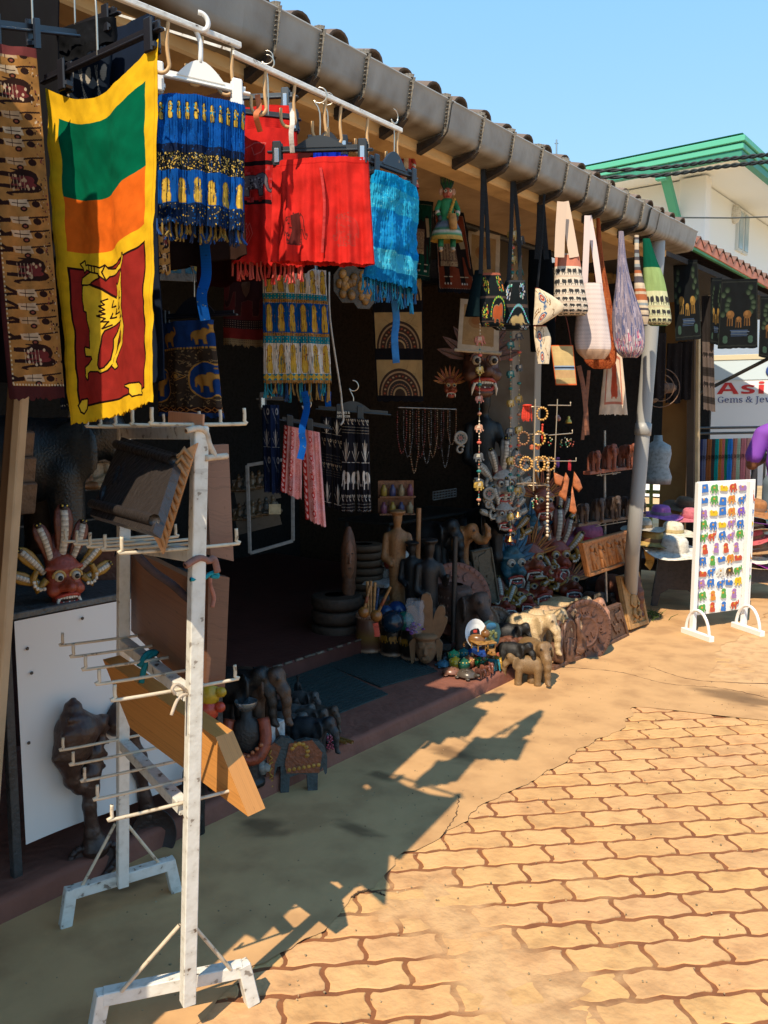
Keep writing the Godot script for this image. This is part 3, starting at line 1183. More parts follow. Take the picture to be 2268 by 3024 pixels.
var LEAF:=P2([0.5,0.0,0.72,0.22,0.86,0.5,0.74,0.8,0.5,1.0,0.26,0.8,0.14,0.5,0.28,0.22])

func print_flag() -> Texture2D:
	var p:=Pic.new(420,900,K(0.80,0.46,0.015))
	var yel:=K(0.82,0.52,0.03)
	p.rect(0.10,0.075,0.80,0.235,K(0.0,0.115,0.055))
	p.rect(0.10,0.31,0.80,0.165,K(0.76,0.135,0.012))
	p.rect(0.10,0.53,0.80,0.42,K(0.29,0.022,0.016))
	p.line(P2([0.10,0.527,0.90,0.527,0.90,0.95,0.10,0.95]),0.014,K(0.02,0.006,0.006),true)
	var ink:=K(0.02,0.006,0.006)
	for f in [[0.211,0.575,0.28,0.573,0.381,0.59,0.463,0.614,0.522,0.628,0.539,0.624,0.543,0.61,0.561,0.605,0.552,0.588,0.589,0.598,0.61,0.593,0.635,0.58,0.666,0.564,0.659,0.591,0.648,0.613,0.64,0.636,0.623,0.667,0.619,0.695,0.6,0.701,0.518,0.704,0.434,0.716,0.391,0.721,0.366,0.738,0.35,0.765,0.329,0.797,0.315,0.829,0.329,0.849,0.226,0.844,0.201,0.851,0.195,0.87,0.179,0.859,0.182,0.833,0.222,0.824,0.264,0.81,0.254,0.798,0.193,0.795,0.182,0.77,0.245,0.776,0.244,0.747,0.223,0.658,0.203,0.654,0.2,0.627],[0.316,0.847,0.374,0.843,0.427,0.819,0.461,0.756,0.524,0.724,0.587,0.7,0.618,0.7,0.634,0.729,0.62,0.751,0.561,0.776,0.504,0.802,0.467,0.828,0.485,0.843,0.457,0.849,0.434,0.839,0.449,0.816,0.5,0.783,0.546,0.754,0.571,0.739,0.554,0.726,0.527,0.738,0.501,0.759,0.472,0.794,0.442,0.83,0.39,0.849,0.337,0.855],[0.194,0.511,0.23,0.501,0.243,0.516,0.269,0.514,0.361,0.521,0.386,0.526,0.433,0.519,0.461,0.532,0.562,0.543,0.648,0.541,0.675,0.535,0.694,0.518,0.703,0.528,0.682,0.545,0.655,0.554,0.56,0.556,0.458,0.552,0.425,0.562,0.386,0.548,0.349,0.539,0.258,0.525,0.235,0.534,0.217,0.52],[0.203,0.572,0.207,0.555,0.298,0.537,0.365,0.543,0.371,0.553,0.3,0.565,0.28,0.573],[0.605,0.917,0.673,0.918,0.789,0.926,0.828,0.938,0.836,0.957,0.859,0.966,0.786,0.96,0.717,0.959,0.679,0.946,0.671,0.931],[0.165,0.931,0.151,0.959,0.127,0.971,0.105,0.965,0.092,0.947,0.121,0.932]]:
		var o:=P2(f)
		p.line(o,0.022,ink,true)
		p.poly(o,yel)
	p.poly(P2([0.211,0.575,0.28,0.573,0.381,0.59,0.463,0.614,0.522,0.628,0.539,0.624,0.543,0.61,0.561,0.605,0.552,0.588,0.589,0.598,0.61,0.593,0.635,0.58,0.666,0.564,0.659,0.591,0.648,0.613,0.64,0.636,0.623,0.667,0.619,0.695,0.6,0.701,0.518,0.704,0.434,0.716,0.391,0.721,0.366,0.738,0.35,0.765,0.329,0.797,0.315,0.829,0.329,0.849,0.226,0.844,0.201,0.851,0.195,0.87,0.179,0.859,0.182,0.833,0.222,0.824,0.264,0.81,0.254,0.798,0.193,0.795,0.182,0.77,0.245,0.776,0.244,0.747,0.223,0.658,0.203,0.654,0.2,0.627]),yel)
	for f in [[0.426,0.623,0.364,0.628,0.396,0.64,0.351,0.643,0.398,0.656,0.356,0.66,0.402,0.67,0.335,0.674,0.404,0.685,0.367,0.694,0.429,0.696,0.374,0.716,0.454,0.708],[0.486,0.633,0.46,0.652,0.518,0.653],[0.517,0.662,0.491,0.676,0.555,0.675],[0.567,0.648,0.543,0.665,0.593,0.664],[0.58,0.679,0.549,0.694,0.607,0.692],[0.461,0.671,0.442,0.686,0.5,0.686],[0.617,0.62,0.593,0.641,0.623,0.639],[0.433,0.519,0.4,0.537,0.425,0.562],[0.278,0.515,0.283,0.528],[0.311,0.517,0.316,0.533],[0.341,0.519,0.344,0.538],[0.21,0.576,0.28,0.574,0.372,0.589,0.463,0.614,0.526,0.629]]:
		p.line(P2(f),0.011,ink)
	for x in [0.03,0.97]:
		p.line(P2([x,0.0,x,1.0]),0.004,K(0.5,0.24,0.01))
	return p.tex()

func print_procession(bg:Color,ink:Color,wide:int,tall:int,k:int,seed_:int) -> Texture2D:
	var rg:=RandomNumberGenerator.new()
	rg.seed=seed_
	var p:=Pic.new(wide,tall,bg)
	var pale:=bg.lerp(K(0.75,0.62,0.45),0.6)
	for i in 14:
		var y:=rg.randf()
		p.line(P2([rg.randf()*0.4,y,0.5+rg.randf()*0.4,y+rg.randf_range(-0.02,0.02)]),0.003,bg*0.7)
	for i in k:
		var y:=(i+0.5)/k
		if i % 3==1:
			p.stamp(ELE,Vector2(0.55,y),Vector2(0.85,0.95/k*1.0),ink,PI/2)
			p.stamp(ELE,Vector2(0.60,y),Vector2(0.5,0.5/k),K(0.16,0.03,0.03),PI/2)
			for n in 9:
				p.disc(Vector2(rg.randf_range(0.4,0.75),y+rg.randf_range(-0.3,0.3)/k),Vector2(0.022,0.022*wide/tall),pale)
			for n in 5:
				p.line(P2([0.35+n*0.06,y-0.25/k,0.36+n*0.06,y+0.25/k]),0.008,pale)
		else:
			for n in 2:
				var yy:=y+(n-0.5+rg.randf_range(-0.12,0.12))*0.5/k
				pale=bg.lerp(K(0.75,0.62,0.45),rg.randf_range(0.3,0.75))
				p.poly(P2([0.30,yy-0.10/k,0.62,yy-0.16/k,0.66,yy+0.12/k,0.34,yy+0.10/k]),pale)
				p.line(P2([0.08+rg.randf()*0.05,yy+rg.randf_range(-0.2,0.0)/k,0.2,yy+rg.randf_range(-0.1,0.1)/k,0.30,yy]),0.04,ink)
				p.line(P2([0.10,yy+0.1/k,0.30,yy+0.05/k]),0.035,ink)
				p.disc(Vector2(0.76,yy),Vector2(0.07,0.11/k),ink)
				p.line(P2([0.62,yy-0.1/k,0.95,yy-0.2/k]),0.02,ink)
				p.line(P2([0.36,yy,0.60,yy]),0.01,ink)
				p.line(P2([0.45,yy-0.13/k,0.45,yy+0.12/k]),0.014,ink)
				p.disc(Vector2(0.55,yy+0.18/k),Vector2(0.06,0.09/k),ink)
				p.disc(Vector2(0.55,yy+0.18/k),Vector2(0.03,0.04/k),K(0.3,0.08,0.05))
		p.scatter(rg,0.82,y-0.4/k,0.15,0.8/k,18,0.02,[ink,pale,K(0.2,0.05,0.04)])
	return p.tex()

func border(p:Pic,c:Color,dot:Color,wx:float,wy:float,k:int) -> void:
	p.rect(0,0,wx,1,c); p.rect(1-wx,0,wx,1,c)
	p.rect(0,0,1,wy,c); p.rect(0,1-wy,1,wy,c)
	p.dots(wx,wy,wx,1-wy,k,0.006,dot); p.dots(1-wx,wy,1-wx,1-wy,k,0.006,dot)
	p.dots(wx,wy,1-wx,wy,k/3,0.006,dot); p.dots(wx,1-wy,1-wx,1-wy,k/3,0.006,dot)

func banded(w:int,h:int,bands:Array,seed_:int,crease:=0.0) -> Texture2D:
	var rg:=RandomNumberGenerator.new()
	rg.seed=seed_
	var p:=Pic.new(w,h,bands[0][2])
	for b in bands:
		var y:float=b[0]
		var hh:float=b[1]-b[0]
		p.rect(0,y,1,hh,b[2])
		var k:int=b[4]
		var cs:Array=b[5]
		match b[3]:
			"elephant":
				for i in k:
					var x:=(i+0.5)/k+rg.randfn()*0.006
					p.stamp(ELE,Vector2(x,y+hh/2),Vector2(0.95/k*(1 if i % 2 else -1),hh*0.95),cs[0],0,0.006,cs[1])
					p.stamp(LEAF,Vector2(x,y+hh*0.42),Vector2(0.3/k,hh*0.42),cs[1])
					p.scatter(rg,x-0.1/k,y+hh*0.25,0.2/k,hh*0.3,8,0.012,[cs[2 % cs.size()]])
			"walker":
				for i in k:
					var x:=(i+0.5)/k
					p.stamp(SIT,Vector2(x,y+hh/2),Vector2(0.85/k,hh*0.96),cs[0],0,0.007,cs[1])
					p.scatter(rg,x-0.25/k,y+hh*0.15,0.5/k,hh*0.4,14,0.014,cs)
			"speck":
				p.scatter(rg,0,y,1,hh,k,0.011,cs)
			"dots":
				for r in maxi(1,int(hh*40)):
					p.dots(0,y+hh*(r+0.5)/maxi(1,int(hh*40)),1,y+hh*(r+0.5)/maxi(1,int(hh*40)),k,0.006,cs[0])
			"scroll":
				for i in k:
					var x:=(i+0.5)/k
					for s in 3:
						p.line(P2([x-0.4/k+s*0.1/k,y+hh*0.15,x-0.1/k,y+hh*0.5,x+0.3/k-s*0.12/k,y+hh*0.85]),0.008,cs[0])
					p.disc(Vector2(x+0.2/k,y+hh*0.3),Vector2(0.16/k,hh*0.16),cs[0])
					p.disc(Vector2(x+0.2/k,y+hh*0.3),Vector2(0.08/k,hh*0.08),cs[cs.size()-1])
			"flower":
				for i in k:
					var x:=(i+0.5)/k
					for s in 7:
						var a:=PI+PI*s/6.0
						p.line(P2([x,y+hh*0.9,x+cos(a)*0.42/k,y+hh*(0.9+sin(a)*0.8)]),0.014,cs[0])
					p.stamp(LEAF,Vector2(x,y+hh*0.45),Vector2(0.25/k,hh*0.8),cs[0])
			"diamond":
				for i in k:
					var x:=(i+0.5)/k
					for s in [1.0,0.6,0.25]:
						p.line(P2([x-0.5/k*s,y+hh/2,x,y+hh*(0.5-0.5*s),x+0.5/k*s,y+hh/2,x,y+hh*(0.5+0.5*s)]),0.012,cs[0],true)
	if crease>0:
		for i in int(crease):
			var x:=rg.randf()
			var y:=rg.randf()
			p.line(P2([x,y,x+rg.randfn()*0.004,y+rg.randf_range(0.02,0.09)]),0.005,bands[rg.randi() % bands.size()][2]*0.6)
	return p.tex()

func print_moonstone(k:int) -> Texture2D:
	var p:=Pic.new(256,190*k,K(0.010,0.009,0.010))
	var rg:=RandomNumberGenerator.new()
	rg.seed=5
	for n in k:
		var y0:=(n+0.12)/k
		var hh:=0.76/k
		p.rect(0.05,y0,0.9,hh,K(0.40,0.25,0.10))
		for i in 9:
			p.line(P2([rg.randf_range(0.1,0.9),y0+rg.randf()*hh,rg.randf_range(0.1,0.9),y0+rg.randf()*hh]),0.004,K(0.24,0.14,0.06))
		var m:=Vector2(0.5,y0+hh)
		for r in [[0.43,K(0.05,0.03,0.02)],[0.39,K(0.34,0.2,0.1)],[0.36,K(0.06,0.03,0.02)],[0.26,K(0.34,0.2,0.1)],[0.24,K(0.04,0.03,0.025)],[0.14,K(0.36,0.22,0.1)],[0.11,K(0.05,0.03,0.02)]]:
			p.disc(m,Vector2(r[0],r[0]*256.0/(190*k)*1.0),r[1],PI,TAU)
		for i in 15:
			var a:=PI+PI*(i+0.5)/15
			p.disc(m+Vector2(cos(a)*0.31,sin(a)*0.31*256.0/(190*k)),Vector2(0.022,0.02/k),[K(0.26,0.06,0.03),K(0.32,0.2,0.1)][i % 2])
			p.disc(m+Vector2(cos(a)*0.18,sin(a)*0.18*256.0/(190*k)),Vector2(0.018,0.016/k),K(0.28,0.12,0.06))
		p.rect(0.05,y0+hh,0.9,0.3/k,K(0.010,0.009,0.010))
		p.dots(0.05,y0,0.95,y0,40,0.003,K(0.2,0.14,0.08))
	return p.tex()

func print_bag(kind:String) -> Texture2D:
	var rg:=RandomNumberGenerator.new()
	rg.seed=kind.length()*31
	var p:Pic
	match kind:
		"beads","mirrors":
			p=Pic.new(256,256,K(0.010,0.014,0.016))
			var warm:=kind == "beads"
			var cs:=[K(0.6,0.08,0.03),K(0.5,0.5,0.05),K(0.08,0.4,0.1),K(0.7,0.35,0.05)] if warm else [K(0.5,0.5,0.55),K(0.25,0.35,0.6),K(0.1,0.5,0.4),K(0.6,0.55,0.5)]
			p.rect(0,0,1,0.05,K(0.35,0.10,0.06) if warm else K(0.04,0.045,0.05))
			for y in [0.34,0.72]:
				p.rect(0,y,1,0.03,K(0.09,0.06,0.05))
			for m in [Vector2(0.25,0.18),Vector2(0.2,0.55),Vector2(0.22,0.87),Vector2(0.8,0.16),Vector2(0.85,0.88)]:
				p.line(P2([m.x-0.13,m.y,m.x,m.y-0.13,m.x+0.13,m.y,m.x,m.y+0.13]),0.008,K(0.1,0.08,0.07),true)
				p.scatter(rg,m.x-0.1,m.y-0.1,0.2,0.2,34,0.026,cs)
			for a in 26:
				var t:=PI+PI*a/25.0
				p.disc(Vector2(0.68+cos(t)*0.27,0.62+sin(t)*0.27),Vector2(0.016,0.016),cs[a % 2+1])
			p.stamp(ELE,Vector2(0.68,0.60),Vector2(0.44,0.42),K(0.42,0.09,0.03) if warm else K(0.42,0.31,0.14),0,0.012,K(0.25,0.2,0.12))
			p.rect(0,0.97,1,0.03,K(0.1,0.09,0.08))
		"flowers":
			p=Pic.new(256,256,K(0.80,0.66,0.47))
			p.rect(0,0,1,0.035,K(0.25,0.05,0.03))
			for i in 12:
				var m:=Vector2(rg.randf(),rg.randf())
				var ps:=PackedVector2Array()
				for s in 7:
					ps.append(m+Vector2(s*0.045*sin(i*1.3),s*0.04*cos(i*2.1))+Vector2(rg.randfn(),rg.randfn())*0.012)
				p.line(ps,0.012,K(0.16,0.08,0.04))
				for s in ps:
					p.stamp(LEAF,s,Vector2(0.03,0.06),[K(0.16,0.08,0.04),K(0.45,0.22,0.04)][rg.randi() % 2],rg.randf()*6)
			for m in [Vector2(0.32,0.3),Vector2(0.4,0.8)]:
				for r in [[0.14,K(0.08,0.16,0.30)],[0.10,K(0.75,0.6,0.45)],[0.08,K(0.5,0.08,0.05)],[0.03,K(0.85,0.7,0.5)]]:
					for a in 8:
						p.disc(m+Vector2.from_angle(a*TAU/8)*r[0]*0.6,Vector2.ONE*r[0]*0.45,r[1])
				p.stamp(LEAF,m+Vector2(0.02,0.22),Vector2(0.14,0.22),K(0.10,0.18,0.32))
				p.scatter(rg,m.x-0.03,m.y+0.14,0.1,0.14,20,0.02,[K(0.6,0.5,0.4),K(0.2,0.3,0.4)])
		"rows","greenrows":
			var gr:=kind == "greenrows"
			p=Pic.new(256,320,K(0.70,0.56,0.48) if not gr else K(0.004,0.09,0.05))
			if not gr:
				p.rect(0,0.03,1,0.15,K(0.58,0.20,0.13))
			else:
				p.rect(0,0.30,1,0.2,K(0.30,0.42,0.16))
			p.rect(0,0.5 if gr else 0.18,1,0.82,K(0.74,0.64,0.52) if not gr else K(0.66,0.66,0.40))
			for r in (4 if gr else 7):
				for k in 5:
					p.stamp(ELE,Vector2((k+0.5)/5,(0.565 if gr else 0.24)+r*0.115),Vector2(0.18 if (r+k) % 2 else -0.18,0.085),K(0.05,0.05,0.05))
				p.rect(0,(0.61 if gr else 0.285)+r*0.115,1,0.004,K(0.3,0.2,0.15))
				p.rect(0,(0.622 if gr else 0.297)+r*0.115,1,0.004,K(0.45,0.2,0.12))
			if gr:p.rect(0,0.97,1,0.03,K(0.05,0.3,0.12))
		"straw":
			p=Pic.new(128,192,K(0.66,0.50,0.24))
			for i in 60:
				p.rect(0,i/60.0,1,0.006,K(0.52,0.36,0.15))
			p.rect(0,0.50,1,0.10,K(0.30,0.40,0.55)); p.rect(0,0.53,1,0.035,K(0.02,0.03,0.06))
			p.rect(0,0.62,1,0.16,K(0.62,0.40,0.20))
			for x in [0.0,0.95]:p.rect(x,0,0.05,1,K(0.75,0.16,0.05))
			p.rect(0,0,1,0.03,K(0.75,0.16,0.05)); p.rect(0,0.95,1,0.05,K(0.75,0.16,0.05))
		"tiedye":
			p=Pic.new(256,320,K(0.30,0.25,0.30))
			for i in 900:
				var y:=rg.randf()
				var cs:=[K(0.18,0.17,0.24),K(0.42,0.36,0.42),K(0.08,0.10,0.22)] if y<0.6 else [K(0.62,0.50,0.50),K(0.55,0.12,0.22),K(0.16,0.08,0.12),K(0.7,0.62,0.6),K(0.10,0.12,0.3)]
				p.rect(rg.randf(),y,rg.randf_range(0.005,0.03),rg.randf_range(0.02,0.10),cs[rg.randi() % cs.size()])
		"stripes":
			p=Pic.new(128,256,K(0.55,0.40,0.26))
			var y:=0.0
			while y<1:
				p.rect(0,y,1,0.03,[K(0.10,0.09,0.10),K(0.62,0.5,0.38),K(0.45,0.14,0.06),K(0.30,0.34,0.36),K(0.72,0.58,0.42)][rg.randi() % 5])
				y+=0.028
		"orange":
			p=Pic.new(128,256,K(0.42,0.10,0.035))
			p.scatter(rg,0,0,1,1,700,0.03,[K(0.30,0.06,0.02),K(0.55,0.17,0.06),K(0.2,0.04,0.02)])
		"shirt":
			p=Pic.new(192,224,K(0.78,0.63,0.48))
			p.line(P2([0.2,0.12,0.82,0.12,0.82,0.82,0.2,0.82]),0.05,K(0.55,0.2,0.14),true)
			p.stamp(SIT,Vector2(0.52,0.46),Vector2(0.42,0.56),K(0.58,0.10,0.05))
			p.line(P2([0.45,0.65,0.45,0.74]),0.05,K(0.58,0.10,0.05)); p.line(P2([0.6,0.65,0.6,0.74]),0.05,K(0.58,0.10,0.05))
	return p.tex()

func print_night(seed_:int) -> Texture2D:
	var rg:=RandomNumberGenerator.new()
	rg.seed=seed_
	var p:=Pic.new(256,352,K(0.010,0.012,0.013))
	p.line(P2([0.05,0.04,0.95,0.04,0.95,0.96,0.05,0.96]),0.012,K(0.03,0.035,0.03),true)
	for i in 12:
		var m:=Vector2(0.2 if i % 2 else 0.8,0.12+i*0.035)+Vector2(rg.randfn()*0.06,0)
		for k in 4:
			p.disc(m+Vector2(0,k*0.008),Vector2(0.075-k*0.014,0.045-k*0.008),K(0.012,0.02,0.014).lerp(K(0.06,0.085,0.055),k/4.0))
	var gold:=K(0.26,0.15,0.04) if seed_ % 2 else K(0.16,0.08,0.03)
	for k in 3:
		var m:=Vector2(0.3+k*0.21,0.58+(0.05 if k==1 else 0.0))
		var big:=0.7 if k==1 else 1.0
		p.disc(m-Vector2(0,0.07)*big,Vector2(0.10,0.06)*big,gold)
		for s in 3:
			p.line(P2([m.x-0.06+s*0.055,m.y-0.05,m.x-0.065+s*0.06,m.y+0.09*big]),0.028,gold*(0.6+0.2*s))
		p.disc(m-Vector2(0.02,0.09)*big,Vector2(0.045,0.03)*big,gold*1.35)
	for k in 5:
		p.line(P2([0.3+rg.randf()*0.08,0.74+k*0.02,0.7+rg.randf()*0.08,0.74+k*0.02]),0.02 if k<3 else 0.012,K(0.04,0.07,0.14) if k % 2==0 else K(0.09,0.12,0.17))
	for k in 6:
		p.disc(Vector2(0.2+0.6*(k % 2),0.84+rg.randf()*0.06),Vector2(0.06,0.035),K(0.04,0.08,0.06))
	return p.tex()

func print_batik(ground_:Color,frame_:Color) -> Texture2D:
	var p:=Pic.new(256,320,ground_)
	border(p,frame_,K(0.45,0.38,0.28),0.06,0.05,60)
	var ink:=K(0.02,0.015,0.015)
	p.stamp(ELE,Vector2(0.52,0.52),Vector2(0.92,0.84),ink)
	p.poly(P2([0.12,0.36,0.58,0.36,0.60,0.66,0.14,0.68]),K(0.20,0.13,0.09))
	for k in 5:
		p.rect(0.14+k*0.09,0.40,0.05,0.2,K(0.36,0.25,0.15))
	p.rect(0.13,0.62,0.46,0.06,K(0.38,0.27,0.16))
	p.poly(P2([0.62,0.22,0.80,0.22,0.86,0.45,0.72,0.46]),K(0.34,0.26,0.16))
	var rg:=RandomNumberGenerator.new()
	rg.seed=8
	p.scatter(rg,0.14,0.38,0.44,0.28,120,0.014,[K(0.5,0.4,0.25),K(0.1,0.04,0.03)])
	for x in [0.22,0.3,0.38,0.66,0.72,0.78]:
		p.disc(Vector2(x,0.89),Vector2(0.02,0.014),K(0.6,0.55,0.5))
	for x in [0.2,0.34,0.62,0.74]:
		p.rect(x,0.80,0.10,0.012,K(0.5,0.42,0.3))
	return p.tex()

func print_paper() -> Texture2D:
	var p:=Pic.new(160,224,K(0.72,0.60,0.45))
	p.rect(0.13,0.10,0.72,0.78,K(0.50,0.32,0.15))
	var rg:=RandomNumberGenerator.new()
	rg.seed=4
	p.scatter(rg,0.14,0.1,0.68,0.76,240,0.03,[K(0.47,0.30,0.14),K(0.53,0.35,0.17)])
	p.disc(Vector2(0.45,0.42),Vector2(0.2,0.13),K(0.42,0.22,0.09)); p.disc(Vector2(0.42,0.40),Vector2(0.1,0.08),K(0.38,0.16,0.06))
	p.line(P2([0.2,0.8,0.8,0.82]),0.006,K(0.35,0.2,0.1))
	return p.tex()

func hanger(a:Vector3,b:Vector3,label:String,col:=Color(0.012,0.013,0.015),arch:=0.0,rise:=0.13,clips:=[0.06,0.94],metal:=true) -> Node3D:
	var t:=thing("clothes_hanger",label,"hanger")
	var m:=mat(col,0.35,null,0.0,false)
	var x:=(b-a).normalized()
	var y:=Vector3.UP
	var n:=x.cross(y).normalized()
	var mid:=(a+b)/2
	var bb:=B.new()
	bb.bar(a-x*0.012,b+x*0.012,0.012,0.006,n,0.002)
	bb.bar(a+y*0.008,b+y*0.008,0.003,0.011,n)
	if arch>0:
		var p:=PackedVector2Array()
		var w:=a.distance_to(b)*0.27
		for i in 11:
			p.append(Vector2(lerpf(-w,w,i/10.0),0.008+arch*sin(PI*i/10.0)))
		bb.t=Transform3D(Basis(x,y,x.cross(y)),mid)
		bb.slab(p,-0.004,0.004)
		bb.t=Transform3D.IDENTITY
	obj("bar",bb,m,t)
	for s in clips:
		bb=B.new()
		var c:=a.lerp(b,s)
		var bs:=Basis(x,y,x.cross(y))
		bb.box(c+n*0.009-y*0.006,V3(0.024,0.062,0.006),0.0025,bs)
		bb.box(c-n*0.009-y*0.006,V3(0.024,0.062,0.006),0.0025,bs)
		bb.box(c-y*0.024,V3(0.030,0.016,0.022),0.004,bs)
		var o:=obj("clip",bb,m,t)
		if metal:
			bb=B.new()
			bb.box(c-n*0.0135-y*0.012,V3(0.012,0.036,0.003),0.001,bs)
			bb.box(c+n*0.0135-y*0.012,V3(0.012,0.036,0.003),0.001,bs)
			obj("spring",bb,mat(K(0.6,0.6,0.6),0.25,null,0.9,false),o)
	bb=B.new()
	var ps:=[mid+y*(arch+0.004)]
	var r:=0.019
	ps.append(mid+y*(rise-r*2.4))
	for i in 11:
		var an:=-0.9+i*0.42
		ps.append(mid+y*(rise-r*0.2)+(x*sin(an+PI)*-1+y*-cos(an))*r)
	bb.tube(smooth_path(ps,3),0.0022 if arch<0.03 or col.r<0.5 else 0.0055,7)
	obj("hook",bb,m if col.r>0.5 else mat(K(0.55,0.48,0.38),0.3,null,0.8,false),t)
	return rebase(t)

func strip(ps:Array,w:float,n:Vector3) -> B:
	var b:=B.new()
	var path:=smooth_path(ps,5)
	var rows:=[]
	for i in path.size():
		var d:Vector3=(path[mini(i+1,path.size()-1)]-path[maxi(i-1,0)]).normalized()
		var s:=d.cross(n).normalized()*w/2
		var k:=n*0.0018
		rows.append(PackedVector3Array([path[i]-s+k,path[i]+s+k,path[i]+s-k,path[i]-s-k]))
	b.grid(rows,true)
	return b

func fringe(q:Array,k:int,l:float,cs:Array,r:=0.003) -> B:
	var b:=B.new()
	for i in k:
		var p:Vector3=q[2].lerp(q[3],(i+0.5)/k)
		b.col=cs[rng.randi() % cs.size()]
		var a:=p+V3(rng.randfn(),0,rng.randfn())*0.003
		var ll:=l*rng.randf_range(0.6,1.25)
		for s in 3:
			b.tube([a+V3(0,0.012,0),a-V3(0,ll*0.4,0),a-V3(rng.randfn()*0.006,ll,rng.randfn()*0.006)],[r*0.8,r,r*0.7],5)
	return b

func garment(called:String,label:String,category:String,q:Array,tex:Texture2D,o:={},group := "") -> MeshInstance3D:
	return tag(obj(called,drape(q,o),cloth_mat(tex,o.get("tint",Color.WHITE),o.get("through",0.12))),label,category,group)

func clothes() -> void:
	var blue:=K(0.004,0.075,0.34)
	var navy:=K(0.008,0.016,0.05)
	var gold:=K(0.62,0.40,0.06)
	var ink:=K(0.012,0.012,0.016)
	var gm:MeshInstance3D

	var fq:=[V3(-1.712,2.201,-0.985),V3(-1.329,2.201,-0.993),V3(-1.642,1.492,-0.987),V3(-1.358,1.538,-0.993)]
	garment("flag","national flag hung sideways, green and orange stripes above a golden lion","flag",fq,print_flag(),{"folds":1.1,"amp":0.012,"depth":0.003,"crumple":0.003,"nu":60,"nv":60,"seed":2.2,"hem":0.004,"sag":0.06,"through":0.25,"grow":0.3})
	var fy:=V3(0,0.012,0)
	hanger(fq[0]+fy,fq[1]+fy,"black clip hanger holding up the lion flag",ink,0.0,0.15,[0.2,0.95],false)

	var bq:=[V3(-1.666,2.228,-0.819),V3(-1.612,2.228,-0.914),V3(-1.653,1.545,-0.842),V3(-1.599,1.546,-0.937)]
	var p:=Pic.new(8,8,Color.WHITE)
	garment("batik_hanging","orange batik hanging with drummers and elephants and a maroon border","batik",bq,batik_strip(),{"folds":0.8,"amp":0.008,"depth":0.003,"seed":1.3,"nu":30,"nv":40})
	hanger(V3(-1.64,2.248,-0.819),V3(-1.78,2.365,-1.105),"black bar hanger above the orange batik hanging",ink,0.0,0.14,[0.1,0.5],false)
	var nq:=[V3(-2.103,2.445,-1.194),V3(-1.857,2.445,-1.255),V3(-2.063,1.531,-1.204),V3(-1.975,1.546,-1.226)]
	garment("navy_cloth","navy cloth with white dotted edge hanging behind the lion flag","cloth",nq,banded(128,512,[[0.0,1.0,K(0.012,0.02,0.035),"",0,[]],[0.06,0.2,K(0.012,0.02,0.035),"scroll",5,[K(0.4,0.36,0.3)]],[0.98,1.0,K(0.01,0.015,0.03),"dots",30,[K(0.5,0.5,0.45)]]],3),{"folds":2.0,"amp":0.01,"depth":0.02})
	garment("folded_trousers","black trousers folded over a hanger above the flag's left corner","trousers",[V3(-2.046,2.43,-1.154),V3(-1.755,2.43,-1.192),V3(-2.044,2.386,-1.154),V3(-1.768,2.38,-1.191)],banded(64,64,[[0,1,K(0.010,0.011,0.014),"speck",10,[K(0.05,0.05,0.05)]]],3),{"folds":1.5,"amp":0.006,"depth":0.022,"nv":12})
	hanger(V3(-2.046,2.438,-1.16),V3(-1.756,2.438,-1.196),"black hanger under the folded black trousers",ink,0.0,0.15,[0.9],false)
	garment("batik_hanging","narrow strip of orange figured batik between flag and blue skirt","batik",[V3(-1.901,2.241,-1.399),V3(-1.896,2.241,-1.45),V3(-1.901,1.895,-1.395),V3(-1.897,1.9,-1.437)],print_procession(K(0.42,0.22,0.06),ink,96,256,6,9),{"folds":0.6,"amp":0.004,"depth":0.003,"nu":12,"nv":16})

	var q:=[V3(-1.591,2.214,-1.176),V3(-1.49,2.214,-1.348),V3(-1.592,1.939,-1.174),V3(-1.494,1.934,-1.341)]
	var bands:=[[0.0,0.06,blue,"",0,[]],[0.05,0.20,blue,"walker",11,[gold,ink,K(0.02,0.32,0.55)]],[0.20,0.40,blue,"speck",240,[blue*0.6,K(0.006,0.12,0.45)]],[0.38,0.45,navy,"speck",30,[blue]],[0.44,0.58,K(0.012,0.014,0.02),"speck",420,[gold,K(0.75,0.55,0.15)]],[0.58,0.64,blue,"",0,[]],[0.63,0.84,blue,"walker",6,[gold,K(0.3,0.17,0.03),K(0.75,0.55,0.12)]],[0.84,1.0,K(0.008,0.02,0.06),"speck",170,[gold,K(0.006,0.10,0.4)]]]
	gm=garment("blue_skirt","blue and gold gathered skirt hanging from the white hanger","skirt",q,banded(320,448,bands,5,260),{"folds":4,"amp":0.008,"depth":0.035,"pleat":0.0018,"nu":110,"nv":36,"hem":0.006,"seed":4.0})
	part("fringe",fringe(q,34,0.028,[K(0.006,0.02,0.08),K(0.006,0.06,0.26),K(0.3,0.2,0.05)]),mat(Color.WHITE,0.9),gm)
	part("tie",strip([V3(-1.6,1.942,-1.308),V3(-1.6,1.851,-1.314),V3(-1.6,1.796,-1.298),V3(-1.6,1.74,-1.308)],0.024,V3(0.7,0,0.7)),cloth_mat(banded(32,128,[[0,1,blue,"speck",60,[gold,navy]]],2)),gm)
	hanger(q[0]+V3(0,0.045,0),q[1]+V3(0,0.03,0),"white plastic clip hanger carrying the blue skirt",K(0.80,0.79,0.76),0.04,0.135,[0.03,0.90],false)

	var red:=K(0.62,0.022,0.018)
	q=[V3(-1.865,2.321,-1.663),V3(-1.732,2.321,-1.761),V3(-1.89,1.956,-1.645),V3(-1.716,1.942,-1.772)]
	gm=garment("red_dress","red dress with two black bands and grey elephant patch","dress",q,print_red_dress(),{"folds":2,"amp":0.008,"depth":0.03,"through":0.3})
